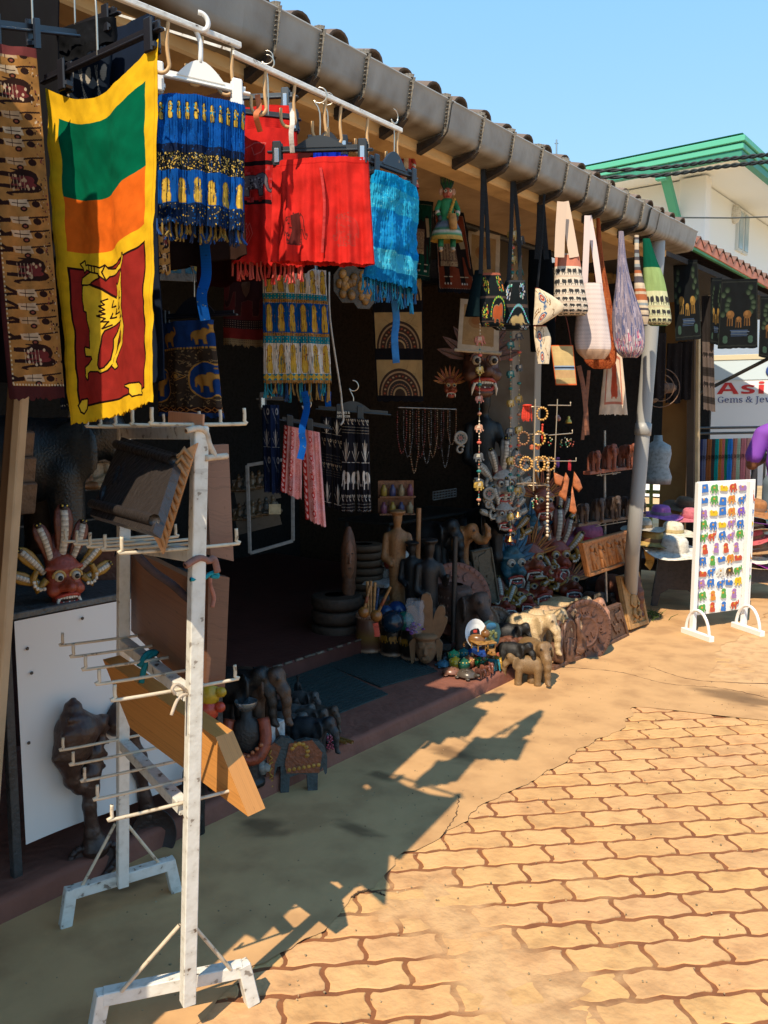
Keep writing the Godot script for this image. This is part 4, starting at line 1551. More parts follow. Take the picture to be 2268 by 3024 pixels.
	part("fringe",fringe(q,22,0.05,[K(0.6,0.05,0.04),K(0.65,0.12,0.10)],0.0035),mat(Color.WHITE,0.9),gm)
	hanger(q[0]+V3(0,0.05,0),q[1]+V3(0,0.03,0),"black hanger over the banded red dress",ink,0.0,0.15,[0.95])
	q=[V3(-1.99,2.441,-1.78),V3(-1.849,2.441,-1.869),V3(-1.987,2.315,-1.782),V3(-1.851,2.31,-1.868)]
	garment("red_blouse","plain red top hanging behind the banded red dress","top",q,banded(64,64,[[0,1,red,"speck",20,[red*0.8]]],2),{"folds":2,"depth":0.03,"nv":14})
	hanger(q[0]+V3(0,0.03,0),q[1]+V3(0,0.03,0),"grey hanger of the plain red top",K(0.07,0.08,0.09),0.0,0.12,[0.84])
	tag(obj("orange_ribbon",strip([V3(-1.56,2.287,-1.45),V3(-1.55,2.252,-1.446),V3(-1.54,2.228,-1.426),V3(-1.55,2.199,-1.448)],0.013,V3(0.6,0,0.8)),mat(K(0.6,0.16,0.05),0.8)),"orange ribbon knotted on a rail hook above the red dress","ribbon")
	tag(obj("white_ribbon",strip([V3(-1.55,2.296,-1.555),V3(-1.54,2.248,-1.549),V3(-1.54,2.216,-1.544),V3(-1.55,2.176,-1.558)],0.012,V3(0.6,0,0.8)),mat(K(0.75,0.68,0.62),0.8)),"frayed white ribbon hanging beside the red shorts hanger","ribbon")

	q=[V3(-1.63,2.168,-1.563),V3(-1.412,2.168,-1.694),V3(-1.638,1.917,-1.558),V3(-1.397,1.901,-1.704)]
	gm=garment("red_shorts","bright red elasticated shorts with dark elephant prints on each leg","shorts",q,print_shorts(),{"folds":5,"amp":0.009,"depth":0.03,"nu":80,"nv":30,"waist":0.0,"pleat":0.0006,"pleats":0.5,"hem":0.002,"through":0.3,"seed":3.1})
	hanger(q[0]+V3(0,0.026,0),q[1]+V3(0,0.022,0),"black clip hanger holding the red shorts",K(0.02,0.022,0.024),0.03,0.14)
	part("tie",strip([(q[0]+q[1])/2+V3(0.03,-0.03,0.03),(q[0]+q[1])/2+V3(0.042,-0.12,0.03),(q[0]+q[1])/2+V3(0.035,-0.24,0.032)],0.007,V3(0.7,0,0.7)),mat(red*0.9,0.8),gm)
	q=[V3(-1.911,2.347,-1.988),V3(-1.81,2.347,-2.069),V3(-1.912,2.222,-1.987),V3(-1.811,2.222,-2.069)]
	garment("royal_blue_skirt","royal blue gathered skirt mostly hidden behind the red shorts","skirt",q,banded(64,64,[[0,1,K(0.008,0.03,0.5),"speck",60,[K(0.03,0.1,0.7)]]],2),{"pleat":0.003,"depth":0.02,"nu":60,"nv":8})
	hanger(q[0]+V3(0,0.03,0),q[1]+V3(0,0.03,0),"dark hanger of the royal blue skirt behind the shorts",ink,0.03,0.14,[0.1,0.9])

	q=[V3(-1.53,2.195,-1.848),V3(-1.547,2.195,-2.072),V3(-1.527,1.898,-1.809),V3(-1.547,1.886,-2.079)]
	gm=garment("turquoise_top","turquoise crinkled top with darker blue tie-dye rows","top",q,banded(192,320,[[0.0,0.12,K(0.006,0.30,0.62),"speck",60,[K(0.02,0.44,0.72)]],[0.12,0.34,K(0.03,0.42,0.66),"speck",170,[K(0.18,0.62,0.72),K(0.006,0.3,0.6)]],[0.34,0.64,K(0.01,0.26,0.60),"speck",220,[K(0.03,0.40,0.7),K(0.005,0.2,0.55)]],[0.64,0.72,K(0.005,0.20,0.52),"",0,[]],[0.70,0.88,K(0.05,0.45,0.66),"speck",120,[K(0.2,0.65,0.75)]],[0.88,1.0,K(0.006,0.16,0.38),"speck",60,[K(0.01,0.26,0.5)]]],6,200),{"folds":3,"amp":0.006,"depth":0.03,"pleat":0.0026,"nu":90,"nv":50,"crumple":0.006,"hem":0.006,"through":0.25})
	part("fringe",fringe(q,24,0.05,[K(0.006,0.14,0.36),K(0.01,0.26,0.5),K(0.004,0.08,0.22)]),mat(Color.WHITE,0.9),gm)
	part("tie",strip([V3(-1.58,1.881,-2.011),V3(-1.58,1.808,-2.025),V3(-1.58,1.752,-2.016),V3(-1.58,1.677,-2.025)],0.022,V3(0.8,0,0.5)),mat(K(0.01,0.15,0.42),0.8),gm)
	hanger(q[0]+V3(0,0.02,0),q[1]+V3(0,0.03,0),"black arched hanger with the turquoise top",ink,0.045,0.155,[0.06,0.92],false)

	q=[V3(-2.005,1.988,-1.872),V3(-1.891,1.988,-2.048),V3(-2.007,1.622,-1.87),V3(-1.882,1.626,-2.062)]
	var white:=K(0.66,0.62,0.56)
	var teal:=K(0.01,0.22,0.32)
	bands=[[0.0,0.22,white,"walker",6,[gold,K(0.25,0.13,0.03),K(0.2,0.16,0.12)]],[0.22,0.27,teal,"dots",20,[gold]],[0.27,0.30,K(0.40,0.20,0.05),"speck",40,[navy]],[0.30,0.56,blue,"walker",6,[gold,K(0.35,0.2,0.04),K(0.7,0.5,0.1)]],[0.56,0.59,K(0.40,0.20,0.05),"speck",40,[navy]],[0.59,0.65,teal,"dots",20,[gold]],[0.65,0.92,white,"walker",6,[gold,K(0.45,0.24,0.03),K(0.25,0.05,0.03)]],[0.92,0.975,teal,"diamond",12,[gold]],[0.975,1.0,K(0.36,0.18,0.05),"",0,[]]]
	gm=garment("patterned_dress","white, gold and blue gathered dress hanging below the red shorts","dress",q,banded(320,512,bands,7,420),{"folds":3,"amp":0.006,"depth":0.03,"pleat":0.0025,"nu":100,"nv":44,"hem":0.004})
	part("fringe",fringe(q,30,0.05,[K(0.006,0.05,0.16),teal,K(0.3,0.18,0.05)]),mat(Color.WHITE,0.9),gm)
	part("tie",strip([V3(-1.9,1.596,-1.95),V3(-1.9,1.545,-1.962),V3(-1.9,1.47,-1.938),V3(-1.9,1.425,-1.943),V3(-1.9,1.378,-1.928)],0.022,V3(0.7,0,0.7)),cloth_mat(banded(32,128,[[0,1,blue,"speck",50,[gold,navy]]],2)),gm)
	part("tie",strip([V3(-1.9,1.599,-2.065),V3(-1.9,1.574,-2.063),V3(-1.9,1.549,-2.065)],0.02,V3(0.7,0,0.7)),cloth_mat(banded(32,128,[[0,1,blue,"speck",50,[gold,navy]]],2)),gm)
	hanger(q[0]+V3(0,0.022,0),q[1]+V3(0,0.022,0),"black clip hanger holding the patterned dress",ink,0.0,0.06,[0.1,0.8])

	trousers("pink_trousers","pink and red patterned trousers hanging from black clips",[V3(-2.146,1.487,-2.097),V3(-2.054,1.46,-2.187),V3(-2.157,1.192,-2.086),V3(-2.039,1.118,-2.201)],print_pink(),0.03,[0.24,0.0])
	hanger(V3(-2.16,1.503,-2.104),V3(-2.039,1.473,-2.222),"black hanger clipped to the pink trousers",ink,0.0,0.08,[0.16,0.58],false)
	var bw:=banded(224,448,[[0.0,0.08,ink,"scroll",7,[K(0.62,0.52,0.38),ink]],[0.08,0.17,ink,"dots",26,[K(0.7,0.58,0.42)]],[0.2,0.5,ink,"flower",3,[K(0.60,0.54,0.46)]],[0.52,0.78,ink,"elephant",3,[K(0.55,0.5,0.44),ink,K(0.6,0.5,0.4)]],[0.80,0.9,ink,"scroll",8,[K(0.6,0.54,0.46),ink]],[0.9,1.0,ink,"dots",30,[K(0.6,0.54,0.46)]]],11)
	trousers("black_trousers","black trousers with cream flower and elephant print, furthest right",[V3(-2.038,1.514,-2.287),V3(-1.962,1.507,-2.352),V3(-2.041,1.167,-2.284),V3(-1.956,1.168,-2.357)],bw,0.03,[0.0,0.0])
	trousers("black_trousers","black and cream scroll trousers between pink pair and flowered pair",[V3(-2.11,1.52,-2.25),V3(-2.05,1.507,-2.305),V3(-2.106,1.191,-2.254),V3(-2.05,1.17,-2.305)],banded(160,448,[[0,0.2,ink,"flower",2,[K(0.6,0.5,0.38)]],[0.22,0.34,ink,"scroll",4,[K(0.66,0.52,0.34),ink]],[0.4,0.5,ink,"dots",16,[K(0.66,0.52,0.34)]],[0.5,0.58,ink,"scroll",5,[K(0.66,0.52,0.34),ink]],[0.58,0.66,ink,"dots",16,[K(0.66,0.52,0.34)]],[0.7,0.98,ink,"flower",2,[K(0.6,0.54,0.46)]]],12),0.02,[0.0,0.0])
	var h:=hanger(V3(-2.117,1.544,-2.247),V3(-1.923,1.524,-2.415),"wide black hanger with printed name over the black trousers",K(0.012,0.013,0.015),0.032,0.10,[0.3,0.6],false)
	var lt:=B.new()
	text_part("lettering","MARKS &\nSPENCER",h,V3(-1.99,1.512,-2.243)-h.position+V3(0,0.012,0.0),Basis(Vector3.UP,deg_to_rad(52)),0.011,K(0.5,0.45,0.36))
	garment("navy_trousers","navy trousers with white leaf blocks left of the pink pair","trousers",[V3(-2.222,1.558,-2.061),V3(-2.178,1.558,-2.107),V3(-2.219,1.246,-2.064),V3(-2.176,1.239,-2.11)],banded(128,448,[[0,0.25,navy,"scroll",2,[K(0.30,0.32,0.36),navy]],[0.25,0.5,navy,"diamond",2,[K(0.42,0.43,0.44)]],[0.25,0.5,navy,"flower",2,[K(0.42,0.43,0.44)]],[0.55,0.8,navy,"scroll",2,[K(0.3,0.32,0.36),navy]],[0.82,1.0,navy,"speck",40,[K(0.4,0.4,0.4)]]],13),{"folds":2,"depth":0.03})
	hanger(V3(-2.229,1.579,-2.058),V3(-2.17,1.576,-2.12),"grey hanger holding the navy leaf trousers",K(0.06,0.06,0.06),0.0,0.1,[0.15])

	tag(obj("knotted_string",wire([V3(-1.97,2.008,-2.15),V3(-1.97,1.849,-2.153),V3(-1.97,1.614,-2.204),V3(-1.97,1.562,-2.211),V3(-1.97,1.508,-2.22),V3(-1.97,1.487,-2.205)],0.0035,true),mat(K(0.5,0.46,0.40),0.8)),"grey cord with a knot leading down to the black trousers hanger","cord")

	q=[V3(-2.118,1.786,-1.558),V3(-1.876,1.786,-1.56),V3(-2.123,1.517,-1.558),V3(-1.84,1.512,-1.561)]
	garment("elephant_shorts","blue shorts with golden elephants and leafy brown print","shorts",q,print_blue_shorts(),{"folds":2,"amp":0.008,"depth":0.035,"nu":50,"nv":30})
	hanger(V3(-2.129,1.806,-1.557),V3(-1.866,1.806,-1.629),"black arched hanger with the blue elephant shorts",ink,0.05,0.17,[0.1,0.6],false)

	q=[V3(-2.413,2.091,-2.065),V3(-2.286,2.091,-2.167),V3(-2.421,1.782,-2.059),V3(-2.293,1.773,-2.162)]
	garment("maroon_hanging","dark maroon hanging with banded lower edge in the shade","batik",q,banded(128,256,[[0,0.7,K(0.07,0.012,0.012),"elephant",1,[K(0.03,0.01,0.01),K(0.1,0.05,0.03),K(0.2,0.12,0.08)]],[0.7,0.8,K(0.02,0.012,0.012),"dots",20,[K(0.3,0.2,0.14)]],[0.8,0.92,K(0.14,0.015,0.012),"",0,[]],[0.92,1.0,K(0.2,0.14,0.07),"dots",24,[K(0.05,0.03,0.02)]]],3),{"folds":1,"depth":0.004})

func text_part(called:String,words:String,parent:Node,at:Vector3,bs:Basis,size:float,col:Color,font := "Droid Sans",weight:=700,squash:=1.0) -> MeshInstance3D:
	var tm:=TextMesh.new()
	var f:=SystemFont.new()
	f.font_names=PackedStringArray([font])
	f.font_weight=weight
	tm.font=f
	tm.text=words
	tm.font_size=32
	tm.pixel_size=size/32.0
	tm.depth=0.0015
	var o:=obj(called,tm,mat(col,0.6,null,0.0,false),parent)
	o.transform=Transform3D(bs*Basis.from_scale(V3(squash,1,1)),at)
	return o

func trousers(called:String,label:String,q:Array,tex:Texture2D,depth:float,cut:Array) -> void:

	var l:Vector3=q[2].lerp(q[3],0.47)
	var r:Vector3=q[2].lerp(q[3],0.53)
	var crotch:=0.34
	var mt:Vector3=q[0].lerp(q[1],0.5)
	var b:=drape([q[0],mt+(q[1]-q[0])*0.03,q[2]+V3(0,cut[0]*0.25,0),l+V3(0,cut[0]*0.25,0)],{"folds":2,"amp":0.006,"depth":depth,"nu":30,"nv":30,"pleat":0.001,"seed":1.7})
	var b2:=drape([mt-(q[1]-q[0])*0.03,q[1],r,q[3]],{"folds":2,"amp":0.006,"depth":depth,"nu":30,"nv":30,"pleat":0.001,"seed":2.9})
	var k:=b.v.size()
	for i in b.u.size():b.u[i].x*=0.5
	for i in b2.u.size():b2.u[i].x=0.5+b2.u[i].x*0.5
	b.v.append_array(b2.v); b.n.append_array(b2.n); b.c.append_array(b2.c); b.u.append_array(b2.u)
	for i in b2.ix:b.ix.append(i+k)
	tag(obj(called,b,cloth_mat(tex,Color.WHITE,0.2)),label,"trousers")

func batik_strip() -> Texture2D:
	var t:ImageTexture=print_procession(K(0.42,0.205,0.058),K(0.03,0.014,0.012),200,900,12,4)
	var p:=Pic.new(8,8,Color.WHITE)
	p.im=t.get_image()
	p.im.clear_mipmaps()
	p.w=200
	p.h=900
	p.rect(0,0,0.10,1,K(0.07,0.018,0.018)); p.rect(0,0.962,1,0.04,K(0.07,0.018,0.018)); p.rect(0,0,1,0.025,K(0.16,0.04,0.04))
	p.dots(0.115,0.03,0.115,0.96,70,0.012,K(0.62,0.5,0.32)); p.dots(0.1,0.958,1,0.958,18,0.012,K(0.62,0.5,0.32))
	return p.tex()

func print_red_dress() -> Texture2D:
	var r:=K(0.60,0.022,0.018)
	var p:=Pic.new(192,384,r)
	var pk:=K(0.72,0.14,0.13)
	p.line(P2([0.12,0.15,0.3,0.11,0.5,0.12,0.42,0.18,0.3,0.2,0.25,0.14]),0.012,pk)
	p.rect(0,0.245,1,0.03,K(0.02,0.01,0.012)); p.rect(0,0.53,1,0.03,K(0.02,0.01,0.012))
	var rg:=RandomNumberGenerator.new()
	rg.seed=5
	p.scatter(rg,0,0.28,1,0.25,160,0.05,[K(0.66,0.06,0.06),K(0.52,0.015,0.015)])
	p.stamp(ELE,Vector2(0.32,0.41),Vector2(0.55,0.2),K(0.16,0.13,0.14),0,0.01,K(0.04,0.02,0.02))
	p.scatter(rg,0.15,0.36,0.3,0.08,50,0.02,[K(0.45,0.4,0.4),K(0.03,0.02,0.02)])
	for s in 3:
		p.line(P2([0.05+s*0.06,0.78,0.15+s*0.05,0.7,0.22+s*0.04,0.78,0.12+s*0.05,0.86]),0.01,pk)
	return p.tex()

func print_shorts() -> Texture2D:
	var p:=Pic.new(320,320,K(0.66,0.026,0.020))
	var rg:=RandomNumberGenerator.new()
	rg.seed=4
	p.rect(0,0.05,1,0.008,K(0.5,0.015,0.012))
	for k in 2:
		var m:=Vector2(0.27+k*0.48,0.68)
		var c:=K(0.10,0.02,0.018) if k==0 else K(0.50,0.05,0.04)
		p.stamp(ELE,m,Vector2(0.24 if k==0 else -0.24,0.34),K(0.60,0.03,0.025),0,0.007,c)
		for i in 60:
			p.disc(m+Vector2(rg.randf_range(-0.09,0.05),rg.randf_range(-0.15,0.16)),Vector2(0.008,0.008),c)
		if k==0:
			p.poly(P2([0.22,0.55,0.30,0.52,0.33,0.66,0.30,0.84,0.20,0.84,0.23,0.7]),c)
	return p.tex()

func print_pink() -> Texture2D:
	var p:=Pic.new(320,448,K(0.66,0.24,0.22))
	var rg:=RandomNumberGenerator.new()
	rg.seed=6
	var red:=K(0.48,0.028,0.024)
	var pale:=K(0.78,0.46,0.46)
	for i in 6:
		var x:=i/6.0
		match i % 3:
			0:
				p.rect(x,0,0.11,1,red)
				for k in 14:
					p.disc(Vector2(x+0.05+0.02*(k % 2),(k+0.5)/14),Vector2(0.028,0.022),pale)
					p.line(P2([x+0.02,k/14.0,x+0.08,(k+0.6)/14]),0.012,pale)
			1:
				p.scatter(rg,x,0,0.12,1,260,0.014,[red,pale])
				for k in 5:
					p.disc(Vector2(x+0.06,(k+0.5)/5),Vector2(0.04,0.035),red); p.disc(Vector2(x+0.06,(k+0.5)/5),Vector2(0.02,0.018),pale)
			2:
				p.scatter(rg,x,0,0.12,1,500,0.008,[K(0.5,0.08,0.07),pale])
		p.rect(x+0.12,0,0.035,1,pale); p.dots(x+0.137,0,x+0.137,1,70,0.004,red)
	return p.tex()

func print_blue_shorts() -> Texture2D:
	var bl:=K(0.012,0.045,0.17)
	var p:=Pic.new(256,352,bl)
	var rg:=RandomNumberGenerator.new()
	rg.seed=6
	var go:=K(0.46,0.23,0.05)
	p.rect(0,0.28,1,0.66,K(0.05,0.035,0.025))
	for i in 260:
		var m:=Vector2(rg.randf(),rg.randf_range(0.3,0.92))
		p.line(P2([m.x,m.y,m.x+rg.randfn()*0.02,m.y+0.012,m.x+rg.randfn()*0.03,m.y-0.004]),0.009,[K(0.34,0.22,0.10),K(0.2,0.12,0.06)][i % 2])
	p.dots(0,0.285,1,0.285,22,0.016,go)
	for q in [Vector2(0.36,0.16),Vector2(0.86,0.15)]:
		p.stamp(ELE_UP,q,Vector2(0.30,0.22),go,0,0.008,K(0.25,0.12,0.03))
	for q in [Vector2(0.06,0.66),Vector2(0.86,0.62)]:
		p.disc(q,Vector2(0.24,0.2),go); p.disc(q,Vector2(0.22,0.185),bl)
		p.stamp(ELE_UP,q,Vector2(0.34,0.27),go,0,0.008,K(0.25,0.12,0.03))
	p.line(P2([0.36,0.58,0.47,0.53,0.6,0.58,0.48,0.62]),0.01,go,true); p.disc(Vector2(0.48,0.575),Vector2(0.035,0.025),go)
	p.rect(0,0.90,1,0.06,K(0.03,0.015,0.012))
	for i in 9:
		var x:=(i+0.5)/9
		p.line(P2([x-0.05,0.93,x,0.905,x+0.05,0.93,x,0.955]),0.012,K(0.40,0.17,0.05),true)
	return p.tex()

func pouch(rows:Array,depth:Array,folds:=0.0,k:=26,seed_:=1.0) -> B:
	var b:=B.new()
	var out:=[]
	var n:int=rows.size()
	var steps:=4
	var nrm:=Vector3.ZERO
	for j in (n-1)*steps+1:
		var f:=float(j)/steps
		var i:=mini(int(f),n-2)
		var t:=f-i
		var i0:=maxi(i-1,0)
		var i3:=mini(i+2,n-1)
		var l:Vector3=(rows[i][0] as Vector3).cubic_interpolate(rows[i+1][0],rows[i0][0],rows[i3][0],t)
		var r:Vector3=(rows[i][1] as Vector3).cubic_interpolate(rows[i+1][1],rows[i0][1],rows[i3][1],t)
		var d:float=lerpf(depth[i],depth[i+1],t)
		var x:=r-l
		nrm=V3(-x.z,0,x.x).normalized()
		if nrm.dot(V3(0,0,0)-l)<0:nrm=-nrm
		var row:=PackedVector3Array()
		for q in k:
			var a:=TAU*q/k
			var e:=cos(a)*-0.5
			var w:=folds*(sin(e*21+seed_+f)+0.6*sin(e*37+seed_*2-f*1.7))*minf(1.0,x.length()*8)
			row.append((l+r)/2+x*e+nrm*(sin(a)*d+w))
		out.append(row)
	b.grid(out,true)
	var ww:=k+1
	for i in b.u.size():
		var a:=TAU*(i % ww)/k
		b.u[i].x=0.5-cos(a)*0.49
	return b

func bag(called:String,label:String,rows:Array,depth:Array,tex:Texture2D,straps:Array,strap_m:Material,w:=0.02,folds:=0.0,through:=0.15) -> Node3D:
	var t:=thing(called,label,"bag")
	obj("body",pouch(rows,depth,folds),cloth_mat(tex,Color.WHITE,through),t)
	for s in straps:
		obj("strap",strip(s,w,V3(0.7,0,0.7)),strap_m,t)
	return rebase(t)

func necklace_beads(ps:Array,r:float,cs:Array,k:=6) -> B:
	var b:=B.new()
	var path:=smooth_path(ps,40)
	var last:Vector3=path[0]
	for p in path:
		if p.distance_to(last)>=r*1.9:
			b.col=cs[rng.randi() % cs.size()]
			b.ball(p,Vector3.ONE*r*rng.randf_range(0.8,1.15),k)
			last=p
	return b

func charm(parent:Node,at:Vector3,s:float,c:Color,turn:=0.9) -> void:
	var b:=B.new()
	b.col=c
	b.slab(P2flip(ELE,s),-s*0.16,s*0.16)
	b.col=c.lerp(K(0.8,0.75,0.6),0.6)
	b.box(V3(-0.05*s,0.12*s,0),V3(0.34*s,0.3*s,0.38*s),0.02*s)
	var o:=obj("elephant_charm",b,mat(Color.WHITE,0.45),parent)
	o.position=at
	o.rotation.y=turn

func P2flip(p:PackedVector2Array,s:float) -> PackedVector2Array:
	var q:=PackedVector2Array()
	for a in p:
		q.append(Vector2(a.x-0.5,0.5-a.y)*s)
	return q

func bead_string(label:String,top:Vector3,bottom:Vector3,k:int,seed_:int,bell:=true) -> void:
	var t:=thing("bead_string",label,"bead string",Vector3.ZERO,0.0,"strings of beads and cloth elephants")
	rng.seed=seed_
	var cs:=[K(0.62,0.50,0.36),K(0.5,0.35,0.2),K(0.6,0.12,0.08),K(0.03,0.25,0.25),K(0.55,0.45,0.1),K(0.66,0.6,0.5)]
	obj("cord",wire([top,bottom],0.0013,false,5),mat(K(0.5,0.42,0.3),0.8),t)
	var b:=B.new()
	for i in 60:
		if rng.randf()<0.78:
			b.col=cs[rng.randi() % cs.size()]
			b.ball(top.lerp(bottom,(i+0.5)/60),Vector3.ONE*rng.randf_range(0.0035,0.0062),6)
	obj("small_beads",b,mat(Color.WHITE,0.4,null,0.0,false),t).set_meta("kind","stuff")
	for i in k:
		var f:=(i+0.7)/(k+0.4)
		charm(t,top.lerp(bottom,f),rng.randf_range(0.045,0.06),[K(0.6,0.32,0.22),K(0.10,0.11,0.13),K(0.55,0.36,0.08),K(0.03,0.2,0.2),K(0.62,0.22,0.16)][rng.randi() % 5],rng.randf_range(0.3,1.4))
		b=B.new()
		b.ball(Vector3.ZERO,V3(0.013,0.009,0.013),8)
		var o:=obj("bead",b,mat([K(0.7,0.14,0.10),K(0.02,0.22,0.22),K(0.62,0.26,0.16)][i % 3],0.5),t)
		o.position=top.lerp(bottom,f+0.5/(k+0.4))
	if bell:
		b=B.new()
		b.t.origin=bottom-V3(0,0.03,0)
		b.lathe([[0.0,0.03],[0.006,0.028],[0.009,0.012],[0.019,0.0],[0.015,0.001]],12)
		obj("bell",b,mat(K(0.55,0.30,0.10),0.35,null,0.6),t)
	rebase(t)

func hung_goods() -> void:
	var black:=mat(K(0.008,0.010,0.013),0.9)

	garment("elephant_batik","rust red batik with one black dressed elephant behind the green puppet","batik",[V3(-2.711,2.648,-3.804),V3(-2.541,2.611,-3.847),V3(-2.684,2.203,-3.811),V3(-2.467,2.184,-3.866)],print_batik(K(0.20,0.045,0.022),K(0.012,0.012,0.016)),{"folds":0.5,"amp":0.006,"depth":0.003})
	garment("elephant_batik","dark green batik right of the turquoise top","batik",[V3(-2.665,2.642,-3.569),V3(-2.567,2.623,-3.598),V3(-2.665,2.244,-3.569),V3(-2.584,2.229,-3.593)],print_batik(K(0.006,0.05,0.035),K(0.006,0.02,0.018)),{"folds":0.5,"amp":0.005,"depth":0.003})
	garment("moonstone_hanging","black wall hanging with tan half-moon carvings printed in rows","wall hanging",[V3(-2.884,2.353,-3.46),V3(-2.636,2.355,-3.614),V3(-2.853,1.609,-3.479),V3(-2.628,1.603,-3.619)],print_moonstone(3),{"folds":0.4,"amp":0.005,"depth":0.004,"nu":20})
	for q in [["upper paper scroll with a faded brown picture, behind the black bags",[V3(-2.843,2.663,-4.342),V3(-2.653,2.602,-4.42),V3(-2.85,2.341,-4.339),V3(-2.656,2.326,-4.418)]],["lower paper scroll with a faded brown picture and a white rod",[V3(-2.708,2.2,-4.057),V3(-2.486,2.172,-4.148),V3(-2.723,1.91,-4.051),V3(-2.487,1.883,-4.148)]]]:
		var t:=thing("paper_scroll",q[0],"scroll")
		obj("sheet",drape(q[1],{"folds":0.5,"amp":0.004,"depth":0.002,"nu":16,"nv":16,"crumple":0.002}),cloth_mat(print_paper()),t)
		obj("rod",wire([q[1][2]-(q[1][3]-q[1][2])*0.03,q[1][3]+(q[1][3]-q[1][2])*0.03],0.009,false,8),mat(K(0.72,0.6,0.44),0.6),t)
		rebase(t)

	for k in 2:
		var c:Vector3=[V3(-2.7,2.162,-3.082),V3(-2.65,2.135,-3.137)][k]
		var t:=thing("gilt_plaque",["gilt octagonal plaque hanging just right of the patterned dress","gilt octagonal plaque hanging left of the turquoise top's fringe"][k],"plaque")
		var b:=B.new()
		var o8:=PackedVector2Array()
		for i in 8:
			o8.append(Vector2.from_angle(TAU*(i+0.5)/8)*Vector2(0.075,0.1))
		b.t=Transform3D(Basis(Vector3.UP,0.7+k*0.2),c)
		b.slab(o8,-0.008,0.008)
		obj("frame",b,mat(K(0.10,0.08,0.06),0.6),t)
		b.v.clear(); b.n.clear(); b.c.clear(); b.u.clear(); b.ix.clear()
		for i in 14:
			b.col=K(0.4,0.2,0.05)*rng.randf_range(0.5,1.2)
			b.ball(V3(rng.randfn()*0.02,rng.randfn()*0.035,0.012),V3(0.02,0.024,0.012),8)
		obj("carving",b,mat(Color.WHITE,0.4),t)
		rebase(t)

	bag("embroidered_bag","black shoulder bag with red and yellow bead embroidery and an elephant",[[V3(-2.206,2.209,-3.474),V3(-2.132,2.211,-3.545)],[V3(-2.208,2.1,-3.472),V3(-2.108,2.102,-3.568)],[V3(-2.202,1.991,-3.478),V3(-2.113,1.992,-3.563)],[V3(-2.195,1.955,-3.485),V3(-2.116,1.956,-3.56)]],[0.012,0.03,0.03,0.012],print_bag("beads"),[[V3(-2.158,2.669,-3.421),V3(-2.159,2.43,-3.42),V3(-2.162,2.193,-3.418)],[V3(-2.184,2.685,-3.469),V3(-2.168,2.442,-3.479),V3(-2.158,2.223,-3.485)]],black,0.02)
	var side:=B.new()
	bag("gusset_bag","plain black side bag hanging behind the bead embroidered one",[[V3(-2.203,2.216,-3.433),V3(-2.158,2.212,-3.435)],[V3(-2.232,2.098,-3.432),V3(-2.176,2.093,-3.435)],[V3(-2.257,2.003,-3.431),V3(-2.175,1.998,-3.435)]],[0.01,0.02,0.02],banded(32,32,[[0,1,K(0.006,0.016,0.02),"",0,[]]],1),[],black)
	bag("mirrorwork_bag","black shoulder bag with mirror diamonds and a golden elephant",[[V3(-2.168,2.194,-3.659),V3(-2.091,2.194,-3.716)],[V3(-2.19,2.118,-3.644),V3(-2.082,2.117,-3.722)],[V3(-2.222,2.005,-3.62),V3(-2.072,2.004,-3.73)],[V3(-2.229,1.978,-3.615),V3(-2.066,1.977,-3.734)],[V3(-2.202,1.951,-3.634),V3(-2.08,1.95,-3.724)]],[0.012,0.03,0.034,0.03,0.012],print_bag("mirrors"),[[V3(-2.146,2.667,-3.672),V3(-2.148,2.43,-3.671),V3(-2.156,2.185,-3.666)],[V3(-2.169,2.683,-3.726),V3(-2.146,2.441,-3.74),V3(-2.134,2.193,-3.746)]],black,0.02)
	bag("black_cloth_bag","large plain black cloth bag on a broad strap beside the mirror bag",[[V3(-2.366,2.457,-4.241),V3(-2.258,2.453,-4.299)],[V3(-2.367,2.203,-4.241),V3(-2.236,2.199,-4.311)],[V3(-2.348,1.893,-4.251),V3(-2.225,1.891,-4.317)]],[0.01,0.03,0.03],banded(32,32,[[0,1,K(0.006,0.008,0.010),"",0,[]]],1),[[V3(-2.198,2.693,-4.046),V3(-2.197,2.549,-4.047),V3(-2.205,2.358,-4.043)],[V3(-2.223,2.711,-4.113),V3(-2.212,2.564,-4.119),V3(-2.195,2.369,-4.128)]],black,0.03)
	bag("flowered_bag","cream canvas bag with embroidered flowers, tipped and folded",[[V3(-2.08,2.167,-3.801),V3(-2.069,2.167,-3.81)],[V3(-2.081,2.126,-3.8),V3(-2.01,2.126,-3.856)],[V3(-2.082,2.076,-3.799),V3(-1.963,2.076,-3.893)],[V3(-2.084,2.03,-3.798),V3(-1.994,2.03,-3.869)],[V3(-2.085,1.984,-3.797),V3(-2.052,1.984,-3.823)]],[0.004,0.018,0.02,0.02,0.008],print_bag("flowers"),[[V3(-2.129,2.664,-3.969),V3(-2.137,2.432,-3.965),V3(-2.154,2.186,-3.956)]],black,0.012)
	bag("flowered_bag","lower hanging flap of cream flowered canvas under the tipped bag",[[V3(-2.106,1.985,-3.841),V3(-2.056,1.985,-3.88)],[V3(-2.103,1.924,-3.843),V3(-2.036,1.924,-3.896)],[V3(-2.094,1.854,-3.85),V3(-2.038,1.854,-3.894)],[V3(-2.086,1.793,-3.856),V3(-2.041,1.793,-3.891)]],[0.006,0.012,0.012,0.006],print_bag("flowers"),[],black)
